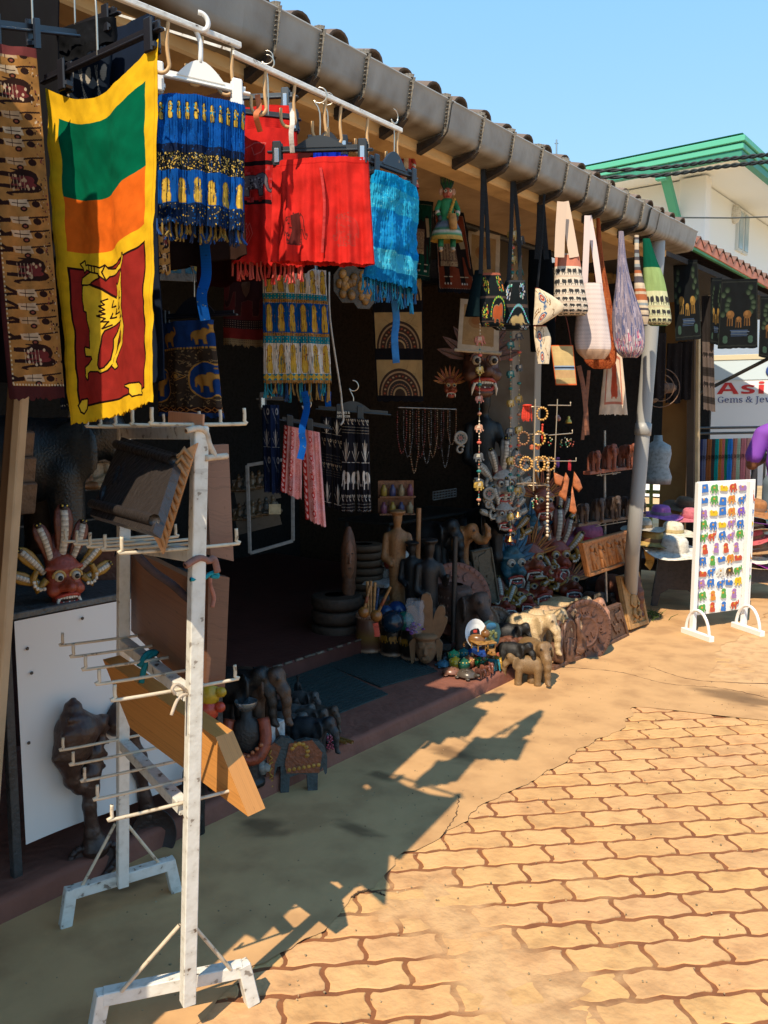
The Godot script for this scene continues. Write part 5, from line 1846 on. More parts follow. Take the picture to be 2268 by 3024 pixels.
	bag("elephant_row_bag","cream cloth bag with rows of small black elephants and coral band",[[V3(-2.095,2.372,-4.034),V3(-1.994,2.37,-4.103)],[V3(-2.095,2.296,-4.033),V3(-1.981,2.294,-4.112)],[V3(-2.095,2.202,-4.033),V3(-1.967,2.2,-4.121)],[V3(-2.096,2.13,-4.033),V3(-1.954,2.128,-4.13)],[V3(-2.095,2.078,-4.033),V3(-1.948,2.076,-4.134)],[V3(-2.077,2.053,-4.046),V3(-1.964,2.052,-4.123)]],[0.008,0.03,0.045,0.055,0.05,0.02],print_bag("rows"),[[V3(-2.036,2.615,-3.984),V3(-2.041,2.468,-3.981),V3(-2.043,2.339,-3.981)],[V3(-2.057,2.63,-4.045),V3(-2.028,2.48,-4.06),V3(-2.005,2.348,-4.072)]],mat(K(0.62,0.47,0.36),0.85,null,0.0,false),0.052,0.004)
	bag("straw_bag","flat straw pouch with orange rim and dark blue stripe",[[V3(-2.163,1.911,-4.136),V3(-2.061,1.91,-4.201)],[V3(-2.149,1.801,-4.145),V3(-2.051,1.8,-4.208)],[V3(-2.136,1.696,-4.153),V3(-2.04,1.696,-4.215)]],[0.004,0.016,0.006],print_bag("straw"),[[V3(-2.232,2.15,-4.339),V3(-2.243,2.048,-4.333),V3(-2.245,1.924,-4.332)],[V3(-2.267,2.167,-4.466),V3(-2.237,2.061,-4.481),V3(-2.215,1.928,-4.492)]],mat(K(0.3,0.06,0.03),0.8),0.004)
	bag("orange_bag","rust orange cloth bag hanging behind the big white sling bag",[[V3(-2.173,2.682,-4.688),V3(-2.154,2.681,-4.698)],[V3(-2.169,2.449,-4.69),V3(-2.13,2.448,-4.711)],[V3(-2.189,2.183,-4.679),V3(-2.081,2.18,-4.738)],[V3(-2.217,1.967,-4.664),V3(-2.055,1.964,-4.752)],[V3(-2.214,1.858,-4.666),V3(-2.052,1.856,-4.754)],[V3(-2.166,1.811,-4.692),V3(-2.081,1.81,-4.738)]],[0.01,0.015,0.02,0.03,0.03,0.01],print_bag("orange"),[],black,0.02,0.002)
	var white_t:=banded(32,64,[[0,0.75,K(0.74,0.62,0.58),"",0,[]],[0.75,1.0,K(0.62,0.42,0.30),"",0,[]]],1)
	bag("white_sling_bag","big white cotton sling bag with pale tan base",[[V3(-2.042,2.243,-4.255),V3(-1.954,2.241,-4.308)],[V3(-2.061,2.126,-4.244),V3(-1.934,2.123,-4.319)],[V3(-2.072,1.977,-4.237),V3(-1.912,1.975,-4.333)],[V3(-2.064,1.888,-4.242),V3(-1.905,1.886,-4.337)],[V3(-2.025,1.837,-4.265),V3(-1.932,1.836,-4.321)]],[0.02,0.045,0.06,0.055,0.02],white_t,[[V3(-2.047,2.608,-4.306),V3(-2.049,2.427,-4.305),V3(-2.053,2.218,-4.303)],[V3(-2.083,2.63,-4.394),V3(-2.049,2.444,-4.41),V3(-2.017,2.229,-4.425)]],mat(K(0.70,0.56,0.53),0.85,null,0.0,false),0.034,0.005)
	bag("tie_dye_bag","grey and pink tie-dyed gathered bag on a twisted strap",[[V3(-2.008,2.576,-4.63),V3(-1.983,2.574,-4.643)],[V3(-2.009,2.421,-4.63),V3(-1.965,2.42,-4.652)],[V3(-2.016,2.266,-4.626),V3(-1.931,2.263,-4.669)],[V3(-2.028,2.11,-4.62),V3(-1.882,2.106,-4.694)],[V3(-2.02,1.979,-4.624),V3(-1.862,1.975,-4.704)],[V3(-2.004,1.905,-4.632),V3(-1.867,1.902,-4.702)],[V3(-1.969,1.865,-4.65),V3(-1.897,1.863,-4.686)]],[0.01,0.015,0.03,0.05,0.06,0.055,0.02],print_bag("tiedye"),[],black,0.02,0.006)
	bag("striped_bag","narrow woven bag with brown and black stripes beside the tie-dyed one",[[V3(-2.031,2.606,-4.914),V3(-2.007,2.604,-4.924)],[V3(-2.026,2.439,-4.916),V3(-1.997,2.437,-4.928)],[V3(-2.022,2.276,-4.918),V3(-1.958,2.273,-4.943)],[V3(-2.003,2.138,-4.925),V3(-1.939,2.136,-4.951)],[V3(-1.971,2.071,-4.938),V3(-1.946,2.071,-4.948)]],[0.008,0.01,0.03,0.035,0.012],print_bag("stripes"),[],black,0.02,0.003)
	bag("green_bag","green topped cloth bag with a pale elephant print lower half",[[V3(-1.998,2.588,-4.961),V3(-1.96,2.586,-4.979)],[V3(-1.992,2.469,-4.963),V3(-1.922,2.465,-4.996)],[V3(-1.987,2.36,-4.966),V3(-1.881,2.355,-5.016)],[V3(-1.974,2.195,-4.972),V3(-1.847,2.191,-5.032)],[V3(-1.964,2.102,-4.976),V3(-1.834,2.098,-5.037)],[V3(-1.944,2.074,-4.986),V3(-1.857,2.071,-5.027)]],[0.015,0.025,0.04,0.05,0.05,0.02],print_bag("greenrows"),[],black,0.02,0.003,0.3)
	garment("printed_shirt","small cream shirt with a red seated elephant in a red frame","shirt",[V3(-2.254,1.904,-5.04),V3(-2.155,1.913,-5.083),V3(-2.281,1.541,-5.028),V3(-2.111,1.541,-5.102)],print_bag("shirt"),{"folds":1,"amp":0.005,"depth":0.014,"nu":24,"nv":20,"sag":-0.05})

	for q in [["tan leather strap hanging lowest below the white sling bag",[V3(-2.33,1.844,-4.832),V3(-2.296,1.672,-4.849),V3(-2.274,1.414,-4.859)],0.03],["brown leather strap hanging beside the tan one",[V3(-2.318,1.821,-4.953),V3(-2.328,1.617,-4.948),V3(-2.344,1.382,-4.941)],0.022]]:
		tag(obj("leather_strap",strip(q[1],q[2],V3(0.7,0,0.7)),mat(K(0.24,0.085,0.04),0.6)),q[0],"strap")

	puppet("green jacketed string puppet with drum and green striped skirt",V3(-2.36,2.32,-3.423),0.0,K(0.02,0.26,0.11),0.37,true)
	puppet("small red and cream puppet hanging behind the turquoise top hanger",V3(-2.3,2.487,-3.019),-0.2,K(0.5,0.06,0.05),0.26,false)

	bead_string("bead and elephant string farthest left, before the pale pillar",V3(-2.28,2.008,-3.605),V3(-2.28,1.069,-3.614),6,31,false)
	bead_string("bead and elephant string ending in a copper bell",V3(-2.4,2.039,-4.113),V3(-2.4,0.842,-4.147),7,32)
	bead_string("bead and elephant string right of the copper bell string",V3(-2.38,2.621,-4.165),V3(-2.38,0.981,-4.197),9,33)
	bead_string("short bead string in front of the mirror bag strap",V3(-2.18,2.514,-3.741),V3(-2.18,2.22,-3.742),2,34,false)
	bead_string("faint bead string in the dark left of the half-moon hanging",V3(-2.8,2.16,-3.741),V3(-2.8,1.655,-3.749),3,35,false)
	tag(obj("shell_string",necklace_beads([V3(-2.08,1.317,-3.977),V3(-2.08,1.082,-3.983),V3(-2.08,0.882,-3.987)],0.009,[K(0.72,0.58,0.42),K(0.8,0.7,0.55),K(0.55,0.36,0.22)],7),mat(Color.WHITE,0.5)),"string of pale shells hanging in front of the bracelet stand","shell string")

	for k in 9:
		var x:float=868+k*13.5
		var top:Vector3=[V3(-2.9,1.568,-3.769),V3(-2.9,1.569,-3.828),V3(-2.9,1.57,-3.888),V3(-2.9,1.57,-3.949),V3(-2.9,1.571,-4.012),V3(-2.9,1.572,-4.075),V3(-2.9,1.572,-4.14),V3(-2.9,1.573,-4.207),V3(-2.9,1.574,-4.275)][k]
		var l:=rng.randf_range(0.2,0.42)
		var w:=V3(0.016,0,-0.02)
		tag(obj("necklace",necklace_beads([top-w,top-w-V3(0,l*0.6,0),top-V3(0,l,0),top+w-V3(0,l*0.6,0),top+w],rng.randf_range(0.004,0.007),[[K(0.2,0.03,0.02),K(0.1,0.02,0.02)],[K(0.2,0.2,0.2),K(0.06,0.06,0.07)],[K(0.25,0.1,0.04),K(0.3,0.2,0.12)]][k % 3],5),mat(Color.WHITE,0.35)),["long dark red bead necklace at the rack's left end","grey bead necklace beside the long dark red one","brown bead necklace left of the rack's middle","short dark red necklace left of the rack's centre","grey necklace hanging at the rack's centre","brown necklace just right of the rack's centre","dark red necklace third from the rack's right end","grey necklace next to last on the rack's right","brown necklace at the rack's right end"][k],"necklace","necklaces on the wire rack")
	tag(obj("rack_wire",wire([V3(-2.9,1.578,-3.734),V3(-2.9,1.574,-4.321)],0.004,false),mat(K(0.3,0.3,0.3),0.4,null,0.6)),"wire rack bar that carries the bead necklaces","rack")
	bracelet_stand()

func puppet(label:String,foot:Vector3,turn:float,c:Color,h:float,drum:bool) -> void:
	var t:=thing("puppet",label,"puppet",foot,0.75+turn)
	var m:=mat(Color.WHITE,0.7)
	var b:=B.new()
	var s:=h/0.37
	b.t=Transform3D(Basis.from_scale(Vector3.ONE*s),Vector3.ZERO)
	b.col=c
	b.lathe([[0.0,0.25],[0.022,0.248],[0.036,0.235],[0.034,0.19],[0.03,0.155],[0.0,0.15]],14,1.0,0.75)
	for sd in [-1,1]:
		b.col=c
		b.tube([V3(0.034*sd,0.235,0),V3(0.052*sd,0.195,0.01),V3(0.042*sd,0.16,0.03)],[0.014,0.012,0.010],8)
		b.col=K(0.7,0.66,0.6)
		b.tube([V3(0.05*sd,0.185,0.016),V3(0.047*sd,0.172,0.022)],0.0125,8)
		b.col=K(0.03,0.05,0.06)
		b.ball(V3(0.04*sd,0.15,0.033),V3(0.011,0.016,0.011),8)
	obj("body",b,m,t)
	b=B.new()
	b.t=Transform3D(Basis.from_scale(Vector3.ONE*s),Vector3.ZERO)
	var cs:=[c,c,K(0.10,0.16,0.26),K(0.14,0.2,0.3),c*0.6,K(0.62,0.6,0.55),c,K(0.55,0.32,0.05),K(0.5,0.28,0.03)]
	if not drum:cs=[c,c,K(0.6,0.5,0.35),c,K(0.6,0.5,0.35),c,K(0.6,0.5,0.35),c,c]
	b.lathe([[0.028,0.165],[0.04,0.15],[0.05,0.135],[0.06,0.115],[0.068,0.10],[0.072,0.09],[0.075,0.075],[0.077,0.066],[0.08,0.05]],22,1.0,0.7,cs)
	obj("skirt",b,m,t)
	for sd in [-1,1]:
		b=B.new()
		b.t=Transform3D(Basis.from_scale(Vector3.ONE*s),Vector3.ZERO)
		b.col=c*0.7
		b.tube([V3(0.03*sd,0.07,0),V3(0.03*sd,0.022,0)],0.014,8)
		b.col=K(0.66,0.5,0.36)
		b.tube([V3(0.03*sd,0.022,0),V3(0.03*sd,0.006,0)],0.010,8)
		b.box(V3(0.03*sd,0.005,0.012),V3(0.02,0.01,0.036),0.004)
		obj("leg",b,m,t)
	b=B.new()
	b.t=Transform3D(Basis.from_scale(Vector3.ONE*s),Vector3.ZERO)
	b.col=K(0.56,0.17,0.12)
	b.ball(V3(0,0.272,0.004),V3(0.024,0.028,0.024),12)
	b.ball(V3(0,0.266,0.028),V3(0.007,0.01,0.009),8)
	for sd in [-1,1]:
		b.col=K(0.8,0.76,0.7)
		b.ball(V3(0.011*sd,0.279,0.022),V3(0.0085,0.0085,0.006),8)
		b.col=K(0.01,0.01,0.01)
		b.ball(V3(0.011*sd,0.279,0.027),V3(0.004,0.004,0.003),6)
		b.col=K(0.62,0.4,0.32)
		b.ball(V3(0.03*sd,0.282,-0.002),V3(0.012,0.018,0.006),8)
	b.col=K(0.5,0.03,0.03)
	b.box(V3(0,0.254,0.023),V3(0.018,0.005,0.006),0.001)
	obj("head",b,m,t)
	b=B.new()
	b.t=Transform3D(Basis.from_scale(Vector3.ONE*s),Vector3.ZERO)
	for i in 7:
		var a:=-0.6+i*0.2
		b.col=(c*0.5) if i % 2 else K(0.02,0.08,0.08)
		if not drum:b.col=K(0.55,0.5,0.4) if i % 2 else c
		b.tube([V3(sin(a)*0.02,0.29,-0.005),V3(sin(a)*0.05,0.29+cos(a)*0.04,-0.008),V3(sin(a)*0.055,0.29+cos(a)*0.075,-0.004)],[0.006,0.005,0.002],6)
	b.col=K(0.45,0.04,0.03)
	b.ball(V3(0.008,0.365,0),V3(0.008,0.012,0.006),6)
	obj("headdress",b,m,t)
	if drum:
		b=B.new()
		b.t=Transform3D(Basis(Vector3.BACK,0.1)*Basis.from_scale(Vector3.ONE*s),V3(0.02,0.13,0.055)*s)
		b.col=K(0.50,0.25,0.07)
		b.lathe([[0.0,0.035],[0.018,0.035],[0.021,0.0],[0.018,-0.035],[0.0,-0.035]],14)
		obj("drum",b,m,t)
		b=B.new()
		b.t=Transform3D(Basis.from_scale(Vector3.ONE*s),Vector3.ZERO)
		b.col=K(0.55,0.33,0.05)
		for i in 8:
			b.ball(V3(0.03-i*0.004,0.24-i*0.012,0.03),V3(0.009,0.009,0.006),6)
		obj("sash",b,m,t)
	else:
		b=B.new()
		b.t=Transform3D(Basis.from_scale(Vector3.ONE*s),Vector3.ZERO)
		b.col=K(0.6,0.5,0.36)
		b.box(V3(0,0.2,0.029),V3(0.03,0.08,0.008),0.003)
		obj("bib",b,m,t)

func ring_of_beads(c:Vector3,r:float,br:float,col:Color,turn:float) -> B:
	var b:=B.new()
	var k:=int(TAU*r/(br*1.9))
	var bs:=Basis(Vector3.UP,turn)
	for i in k:
		var a:=TAU*i/k
		b.col=col*rng.randf_range(0.8,1.1)
		b.ball(c+bs*V3(cos(a)*r,sin(a)*r*1.15,0),Vector3.ONE*br,8)
	return b

func bracelet_stand() -> void:
	var X_:=-2.3
	var t:=thing("bracelet_stand","metal wire stand with three tiers of rings for bracelets","stand")
	var steel:=mat(K(0.55,0.42,0.28),0.3,null,0.7,false)
	obj("pole",wire([V3(-2.04,1.611,-3.75),V3(-2.04,1.149,-3.749)],0.004,false),steel,t)
	obj("pole",wire([V3(-2.08,1.618,-4.068),V3(-2.08,1.227,-4.05)],0.003,false),steel,t)
	for q in [[V3(-2.18,1.577,-3.988),0.045],[V3(-2.18,1.43,-4.025),0.06],[V3(-2.18,1.291,-4.01),0.085],[V3(-2.18,1.161,-3.995),0.085]]:
		var ps:=[]
		for i in 25:
			ps.append(q[0]+V3(cos(TAU*i/24),0,sin(TAU*i/24))*q[1])
		obj("ring",wire(ps,0.003,false),steel,t)
	for q in [[V3(-2.02,1.582,-3.851),V3(-2.02,1.584,-4.102)],[V3(-2.02,1.429,-3.868),V3(-2.02,1.436,-4.132)],[V3(-2.02,1.295,-3.894),V3(-2.02,1.284,-4.185)]]:
		obj("arm",wire([q[0],q[1],q[1]+V3(0,0.02,0)],0.003,false),steel,t)
	rebase(t)
	var wood:=K(0.60,0.33,0.09)
	var g := "wooden bead bracelets on the stand"
	for q in [[V3(-2.11,1.539,-3.957),0.028,"pale wooden bracelet hanging from the stand's top ring",wood],[V3(-2.12,1.413,-3.782),0.028,"dark brown bracelet left on the stand's second ring",K(0.26,0.12,0.05)],[V3(-2.09,1.411,-3.89),0.031,"golden round bracelet at the middle of the second ring",K(0.62,0.36,0.07)],[V3(-2.11,1.282,-3.794),0.030,"wooden bracelet left on the stand's third ring",wood],[V3(-2.08,1.277,-3.872),0.032,"large wooden bracelet in the middle of the third ring",wood*1.1],[V3(-2.07,1.281,-3.903),0.030,"wooden bracelet overlapping the large one on the third ring",wood],[V3(-2.08,1.274,-4),0.028,"wooden bracelet right on the stand's third ring",wood*0.95],[V3(-2.16,1.294,-3.814),0.028,"dark bead bracelet at the far left of the third ring",K(0.2,0.09,0.05)]]:
		tag(obj("bracelet",ring_of_beads(q[0],q[1],0.0065,q[3],0.6+rng.randf_range(-0.4,0.4)),mat(Color.WHITE,0.4,null,0.0,false)),q[2],"bracelet",g)
	for q in [[V3(-2.1,1.58,-3.779),0.06,0.075,K(0.72,0.05,0.02),"broad bright red tassel draped over the stand's top ring",26],[V3(-2.08,1.481,-3.908),0.008,0.09,K(0.70,0.06,0.03),"slim red tassel hanging from the top ring's bracelet",6],[V3(-2.12,1.276,-4.316),0.02,0.05,K(0.45,0.01,0.025),"crimson tassel on the stand's lowest right arm",14],[V3(-2.16,1.293,-4.247),0.02,0.05,K(0.05,0.01,0.12),"dark purple tassel on the stand's lowest right arm",12]]:
		var b:=B.new()
		b.col=q[3]
		for i in q[5]:
			var o:Vector3=V3(0.62,0,-0.78)*rng.randf_range(-0.5,0.5)*q[1]
			b.tube([q[0]+o*0.7+V3(0,0.004,0),q[0]+o+V3(0,-q[2]*0.5,0),q[0]+o*1.05-V3(0,q[2]*rng.randf_range(0.8,1.1),0)],0.0028,5)
		b.ball(q[0],V3(q[1]*0.4+0.004,0.007,q[1]*0.4+0.004),8)
		tag(obj("tassel",b,mat(Color.WHITE,0.8)),q[4],"tassel")
	for q in [[V3(-2.1,1.367,-3.831),"left"],[V3(-2.1,1.365,-3.895),"right"]]:
		var b:=B.new()
		b.t=Transform3D(Basis(Vector3.UP,0.7)*Basis(Vector3.RIGHT,PI/2),q[0])
		b.lathe([[0.0,0.003],[0.012,0.003],[0.014,0.0],[0.012,-0.003],[0.0,-0.003]],14)
		tag(obj("earring",b,mat(K(0.6,0.14,0.05),0.4)),"round coral earring, the %s one under the golden bracelet" % q[1],"earring")
	var b:=B.new()
	b.t.origin=V3(-2.12,1.5,-4.286)
	b.lathe([[0,0.03],[0.006,0.028],[0.009,0.018],[0.007,0.014],[0.014,0.006],[0.018,-0.004],[0.02,-0.012],[0,-0.012]],12)
	tag(obj("brass_bell",b,mat(K(0.6,0.42,0.08),0.3,null,0.5)),"little brass bell charm hanging from the top right arm","charm")
	b=B.new()
	b.t.origin=V3(-2.13,1.52,-4.171)
	b.ball(Vector3.ZERO,V3(0.014,0.018,0.012),8); b.ball(V3(0.012,-0.006,0.006),V3(0.012,0.014,0.01),8)
	tag(obj("shell_charm",b,mat(K(0.42,0.2,0.16),0.4)),"pinkish shell charm beside the brass bell","charm")
	for k in 7:
		b=B.new()
		var p:Vector3=[V3(-2.14,1.409,-4.12),V3(-2.14,1.407,-4.297),V3(-2.13,1.396,-4.318),V3(-2.13,1.401,-4.358),V3(-2.15,1.397,-4.261),V3(-2.1,1.107,-3.901),V3(-2.1,1.091,-3.852)][k]
		for i in 6:
			b.col=[K(0.05,0.3,0.15),K(0.55,0.42,0.15),K(0.5,0.1,0.06),K(0.6,0.55,0.4)][rng.randi() % 4]
			b.ball(p+V3(rng.randfn()*0.006,-i*0.008,rng.randfn()*0.006),Vector3.ONE*0.005,6)
		tag(obj("earring",b,mat(Color.WHITE,0.3)),"dangling bead earring, %s" % ["first on the middle right arm","second on the middle right arm","third on the middle right arm","last on the middle right arm","dark one behind the middle right arm","right of two under the lowest ring","left of two under the lowest ring"][k],"earring")

	for q in [[[V3(-2.022,1.235,-3.932),V3(-1.975,1.212,-3.955),V3(-1.987,1.163,-3.95),V3(-2.016,1.172,-3.934)],"small tan leather purse, leftmost under the stand's arm"],[[V3(-1.977,1.235,-3.98),V3(-1.96,1.201,-3.989),V3(-1.974,1.079,-3.982),V3(-2.009,1.112,-3.964)],"long tan leather purse hanging in the middle"],[[V3(-1.976,1.162,-4.056),V3(-1.951,1.024,-4.068),V3(-1.963,1.004,-4.062),V3(-1.99,1.023,-4.049)],"narrow tan leather purse hanging lowest"],[[V3(-1.977,1.235,-4.077),V3(-1.95,1.191,-4.09),V3(-1.936,1.147,-4.097),V3(-1.953,1.122,-4.089),V3(-1.984,1.156,-4.074)],"drop shaped tan leather purse, rightmost"]]:
		b=B.new()
		var c:=Vector3.ZERO
		for p in q[0]:c+=p
		c /= q[0].size()
		var nn:=V3(0.7,0,0.7)
		var front:=[]
		for s in [[0.0,0.010],[0.7,0.010],[1.0,0.0],[0.7,-0.010],[0.0,-0.010]]:
			var row:=PackedVector3Array()
			for p in q[0]:row.append(c+(p-c)*s[0]+nn*s[1])
			front.append(row)
		b.grid(front,true)
		tag(obj("leather_purse",b,mat(K(0.50,0.155,0.055),0.5)),q[1],"purse","tan leather purses")

var ele_down:ArrayMesh
var ele_up:ArrayMesh
var mask_face:ArrayMesh
var seated:ArrayMesh
var standing:ArrayMesh

func V3(x:float,y:float,z:float) -> Vector3:
	return Vector3(x,y,z)

func elephant_parts(up:bool) -> Array:
	var w:=Color.WHITE
	var d:=K(0.9,0.9,0.9)
	var p:=[
		[V3(-0.04,0.50,0),V3(0.33,0.235,0.20),w],[V3(-0.24,0.50,0),V3(0.17,0.20,0.175),w],[V3(0.18,0.52,0),V3(0.16,0.20,0.17),w],
		[V3(0.25,0.58,0),V3(0.38,0.63,0),0.13,0.125,w],[V3(0.42,0.70,0.04),V3(0.42,0.70,-0.04),0.085,0.085,w],
		[V3(-0.37,0.56,0),V3(-0.43,0.28,0),0.022,0.014,d]]
	for s in [-1.0,1.0]:
		p.append([V3(0.20,0.42,0.11*s),V3(0.22,0.05,0.115*s),0.10,0.078,w])
		p.append([V3(-0.25,0.42,0.11*s),V3(-0.25,0.05,0.115*s),0.105,0.078,w])
		p.append([V3(0.22,0.03,0.115*s),V3(0.225,0.03,0.115*s),0.082,0.082,d])
		p.append([V3(-0.25,0.03,0.115*s),V3(-0.245,0.03,0.115*s),0.082,0.082,d])
		p.append([V3(0.27,0.56,0.165*s),V3(0.115,0.165,0.030),d,Basis(Vector3.UP,-0.5*s)*Basis(Vector3.BACK,0.15)])
		p.append([V3(0.49,0.665,0.085*s),V3(0.495,0.665,0.085*s),0.018,0.018,K(0.12,0.1,0.09)])
		if up:
			p.append([V3(0.47,0.53,0.07*s),V3(0.58,0.50,0.075*s),0.018,0.010,K(1.25,1.2,1.1)])
		else:
			p.append([V3(0.46,0.52,0.07*s),V3(0.545,0.44,0.075*s),0.018,0.010,K(1.25,1.2,1.1)])
	var tr:=[V3(0.46,0.60,0),V3(0.535,0.49,0),V3(0.565,0.36,0),V3(0.565,0.22,0),V3(0.585,0.10,0),V3(0.63,0.07,0)]
	if up:
		tr=[V3(0.46,0.60,0),V3(0.56,0.50,0),V3(0.66,0.50,0),V3(0.72,0.58,0),V3(0.72,0.70,0),V3(0.67,0.78,0)]
	var rr:=[0.085,0.072,0.058,0.047,0.038,0.03]
	for i in 5:
		p.append([tr[i],tr[i+1],rr[i],rr[i+1],w])
	return p

func make_shapes() -> void:
	ele_down=blob(elephant_parts(false),0.05,0.021).mesh()
	ele_up=blob(elephant_parts(true),0.05,0.021).mesh()
	var w:=Color.WHITE
	mask_face=blob([[V3(0,0,0),V3(0.085,0.085,0.055),w],[V3(0,0.075,0),V3(0.075,0.06,0.05),w],[V3(0,-0.085,0.01),V3(0.06,0.05,0.05),w],
		[V3(0,0.012,0.05),V3(0,-0.018,0.085),0.016,0.026,w],[V3(0.026,-0.022,0.062),V3(0.024,-0.022,0.062),0.017,0.017,w],[V3(-0.026,-0.022,0.062),V3(-0.024,-0.022,0.062),0.017,0.017,w],
		[V3(0.016,0.062,0.045),V3(0.08,0.07,0.025),0.015,0.012,w],[V3(-0.016,0.062,0.045),V3(-0.08,0.07,0.025),0.015,0.012,w],
		[V3(0.06,-0.035,0.03),V3(0.03,0.028,0.028),w],[V3(-0.06,-0.035,0.03),V3(0.03,0.028,0.028),w],
		[V3(0,-0.115,0.045),V3(0.045,0.018,0.022),w]],0.02,0.0075).mesh()
	seated=blob([[V3(0,0.10,0),V3(0,0.30,0.0),0.13,0.115,w],[V3(0,0.36,0),V3(0,0.40,0),0.05,0.05,w],[V3(0,0.50,0.01),V3(0.075,0.095,0.085),w],[V3(0,0.60,0),V3(0,0.62,0),0.035,0.02,w],
		[V3(-0.14,0.33,0),V3(-0.20,0.16,0.04),0.05,0.042,w],[V3(0.14,0.33,0),V3(0.20,0.16,0.04),0.05,0.042,w],[V3(-0.20,0.16,0.04),V3(-0.03,0.10,0.16),0.042,0.035,w],[V3(0.20,0.16,0.04),V3(0.03,0.10,0.16),0.042,0.035,w],
		[V3(-0.10,0.06,0.05),V3(-0.28,0.055,0.08),0.075,0.065,w],[V3(0.10,0.06,0.05),V3(0.28,0.055,0.08),0.075,0.065,w],[V3(-0.28,0.05,0.08),V3(0.08,0.05,0.19),0.06,0.04,w],[V3(0.28,0.05,0.08),V3(-0.08,0.05,0.19),0.06,0.04,w]],0.04,0.019).mesh()
	standing=blob([[V3(0,0.08,0),V3(0,0.42,0),0.10,0.105,w],[V3(0,0.42,0),V3(0,0.66,0.0),0.105,0.115,w],[V3(0,0.70,0),V3(0.135,0.06,0.07),w],[V3(0,0.74,0),V3(0,0.80,0.01),0.042,0.04,w],[V3(0,0.87,0.015),V3(0.062,0.082,0.07),w],
		[V3(0,0.93,0),V3(0.12,0.022,0.12),w],[V3(-0.14,0.69,0),V3(-0.17,0.50,0.03),0.045,0.038,w],[V3(-0.17,0.50,0.03),V3(-0.08,0.44,0.12),0.036,0.032,w],[V3(0.14,0.69,0),V3(0.19,0.56,0.06),0.045,0.036,w],[V3(0.19,0.56,0.06),V3(0.19,0.62,0.14),0.034,0.032,w],
		[V3(-0.06,0.02,0.05),V3(0.06,0.02,0.05),0.05,0.05,w],[V3(0.05,0.3,0.08),V3(-0.06,0.12,0.09),0.03,0.02,w]],0.03,0.02).mesh()

func elephant(label:String,foot:Vector3,ht:float,turn:float,c:Color,up:=false,rough:=0.4,group := "",yaw_fix:=0.0) -> Node3D:
	var o:=obj("carved_elephant",ele_up if up else ele_down,mat(c,rough))
	o.position=foot
	o.rotation.y=deg_to_rad(turn)
	o.scale=Vector3.ONE*ht/0.79
	return tag(o,label,"elephant carving",group)

func hood(b:B,at:Vector3,lean:float,l:float,belly:=Color(0.72,0.66,0.56),back:=Color(0.34,0.17,0.03)) -> void:
	var x:=V3(cos(lean),-sin(lean),0)
	var y:=V3(sin(lean),cos(lean),0)
	var keep:=b.t
	b.t=keep*Transform3D(Basis(x,y,Vector3.BACK),at)
	var rows:=[]
	b.col=back
	var out:=[[0.10,0.0],[0.13,0.2],[0.17,0.45],[0.20,0.68],[0.17,0.88],[0.09,1.0],[0.0,1.02]]
	for f in [0.0,1.0]:
		var row:=PackedVector3Array()
	for q in out:
		var row:=PackedVector3Array()
		for k in 10:
			var a:=TAU*k/10
			row.append(V3(cos(a)*q[0]*l,q[1]*l,sin(a)*0.055*l+sin(q[1]*2.6)*0.14*l))
		rows.append(row)
	b.grid(rows,true)
	var ps:=[]
	var n:=9
	rows=[]
	var cols:=[]
	for i in n*2:
		var f:=float(i/2+(i % 2)*0.86)/n
		var row:=PackedVector3Array()
		for k in 7:
			var a:=PI*k/6.0
			row.append(V3(cos(a)*0.075*l,f*0.92*l,sin(a)*0.05*l+sin(f*2.4)*0.14*l+0.05*l+(0.008*l if i % 2==0 else 0.0)))
		rows.append(row)
		cols.append(belly if i % 2==0 else belly*0.45)
	b.grid(rows,false,false,cols)
	b.col=K(0.02,0.015,0.012)
	b.ball(V3(0,0.95*l,0.11*l),V3(0.085,0.085,0.12)*l,8)
	b.col=K(0.65,0.5,0.1)
	for s in [-1,1]:
		b.ball(V3(0.045*s*l,0.99*l,0.19*l),Vector3.ONE*0.025*l,6)
	b.t=keep

func feather(b:B,at:Vector3,lean:float,l:float,w:float,c:Color,spine:Color) -> void:
	var keep:=b.t
	b.t=keep*Transform3D(Basis(V3(cos(lean),-sin(lean),0),V3(sin(lean),cos(lean),0),Vector3.BACK),at)
	b.col=c
	b.slab(Transform2D(0,Vector2(w,l),0,Vector2(0,l*0.45))*P2flip(LEAF,1.0),-0.004,0.004)
	b.col=spine
	b.tube([V3(0,0,0.003),V3(0,l*0.5,0.007),V3(0,l*0.9,0.003)],[0.004,0.003,0.001],5)
	b.t=keep

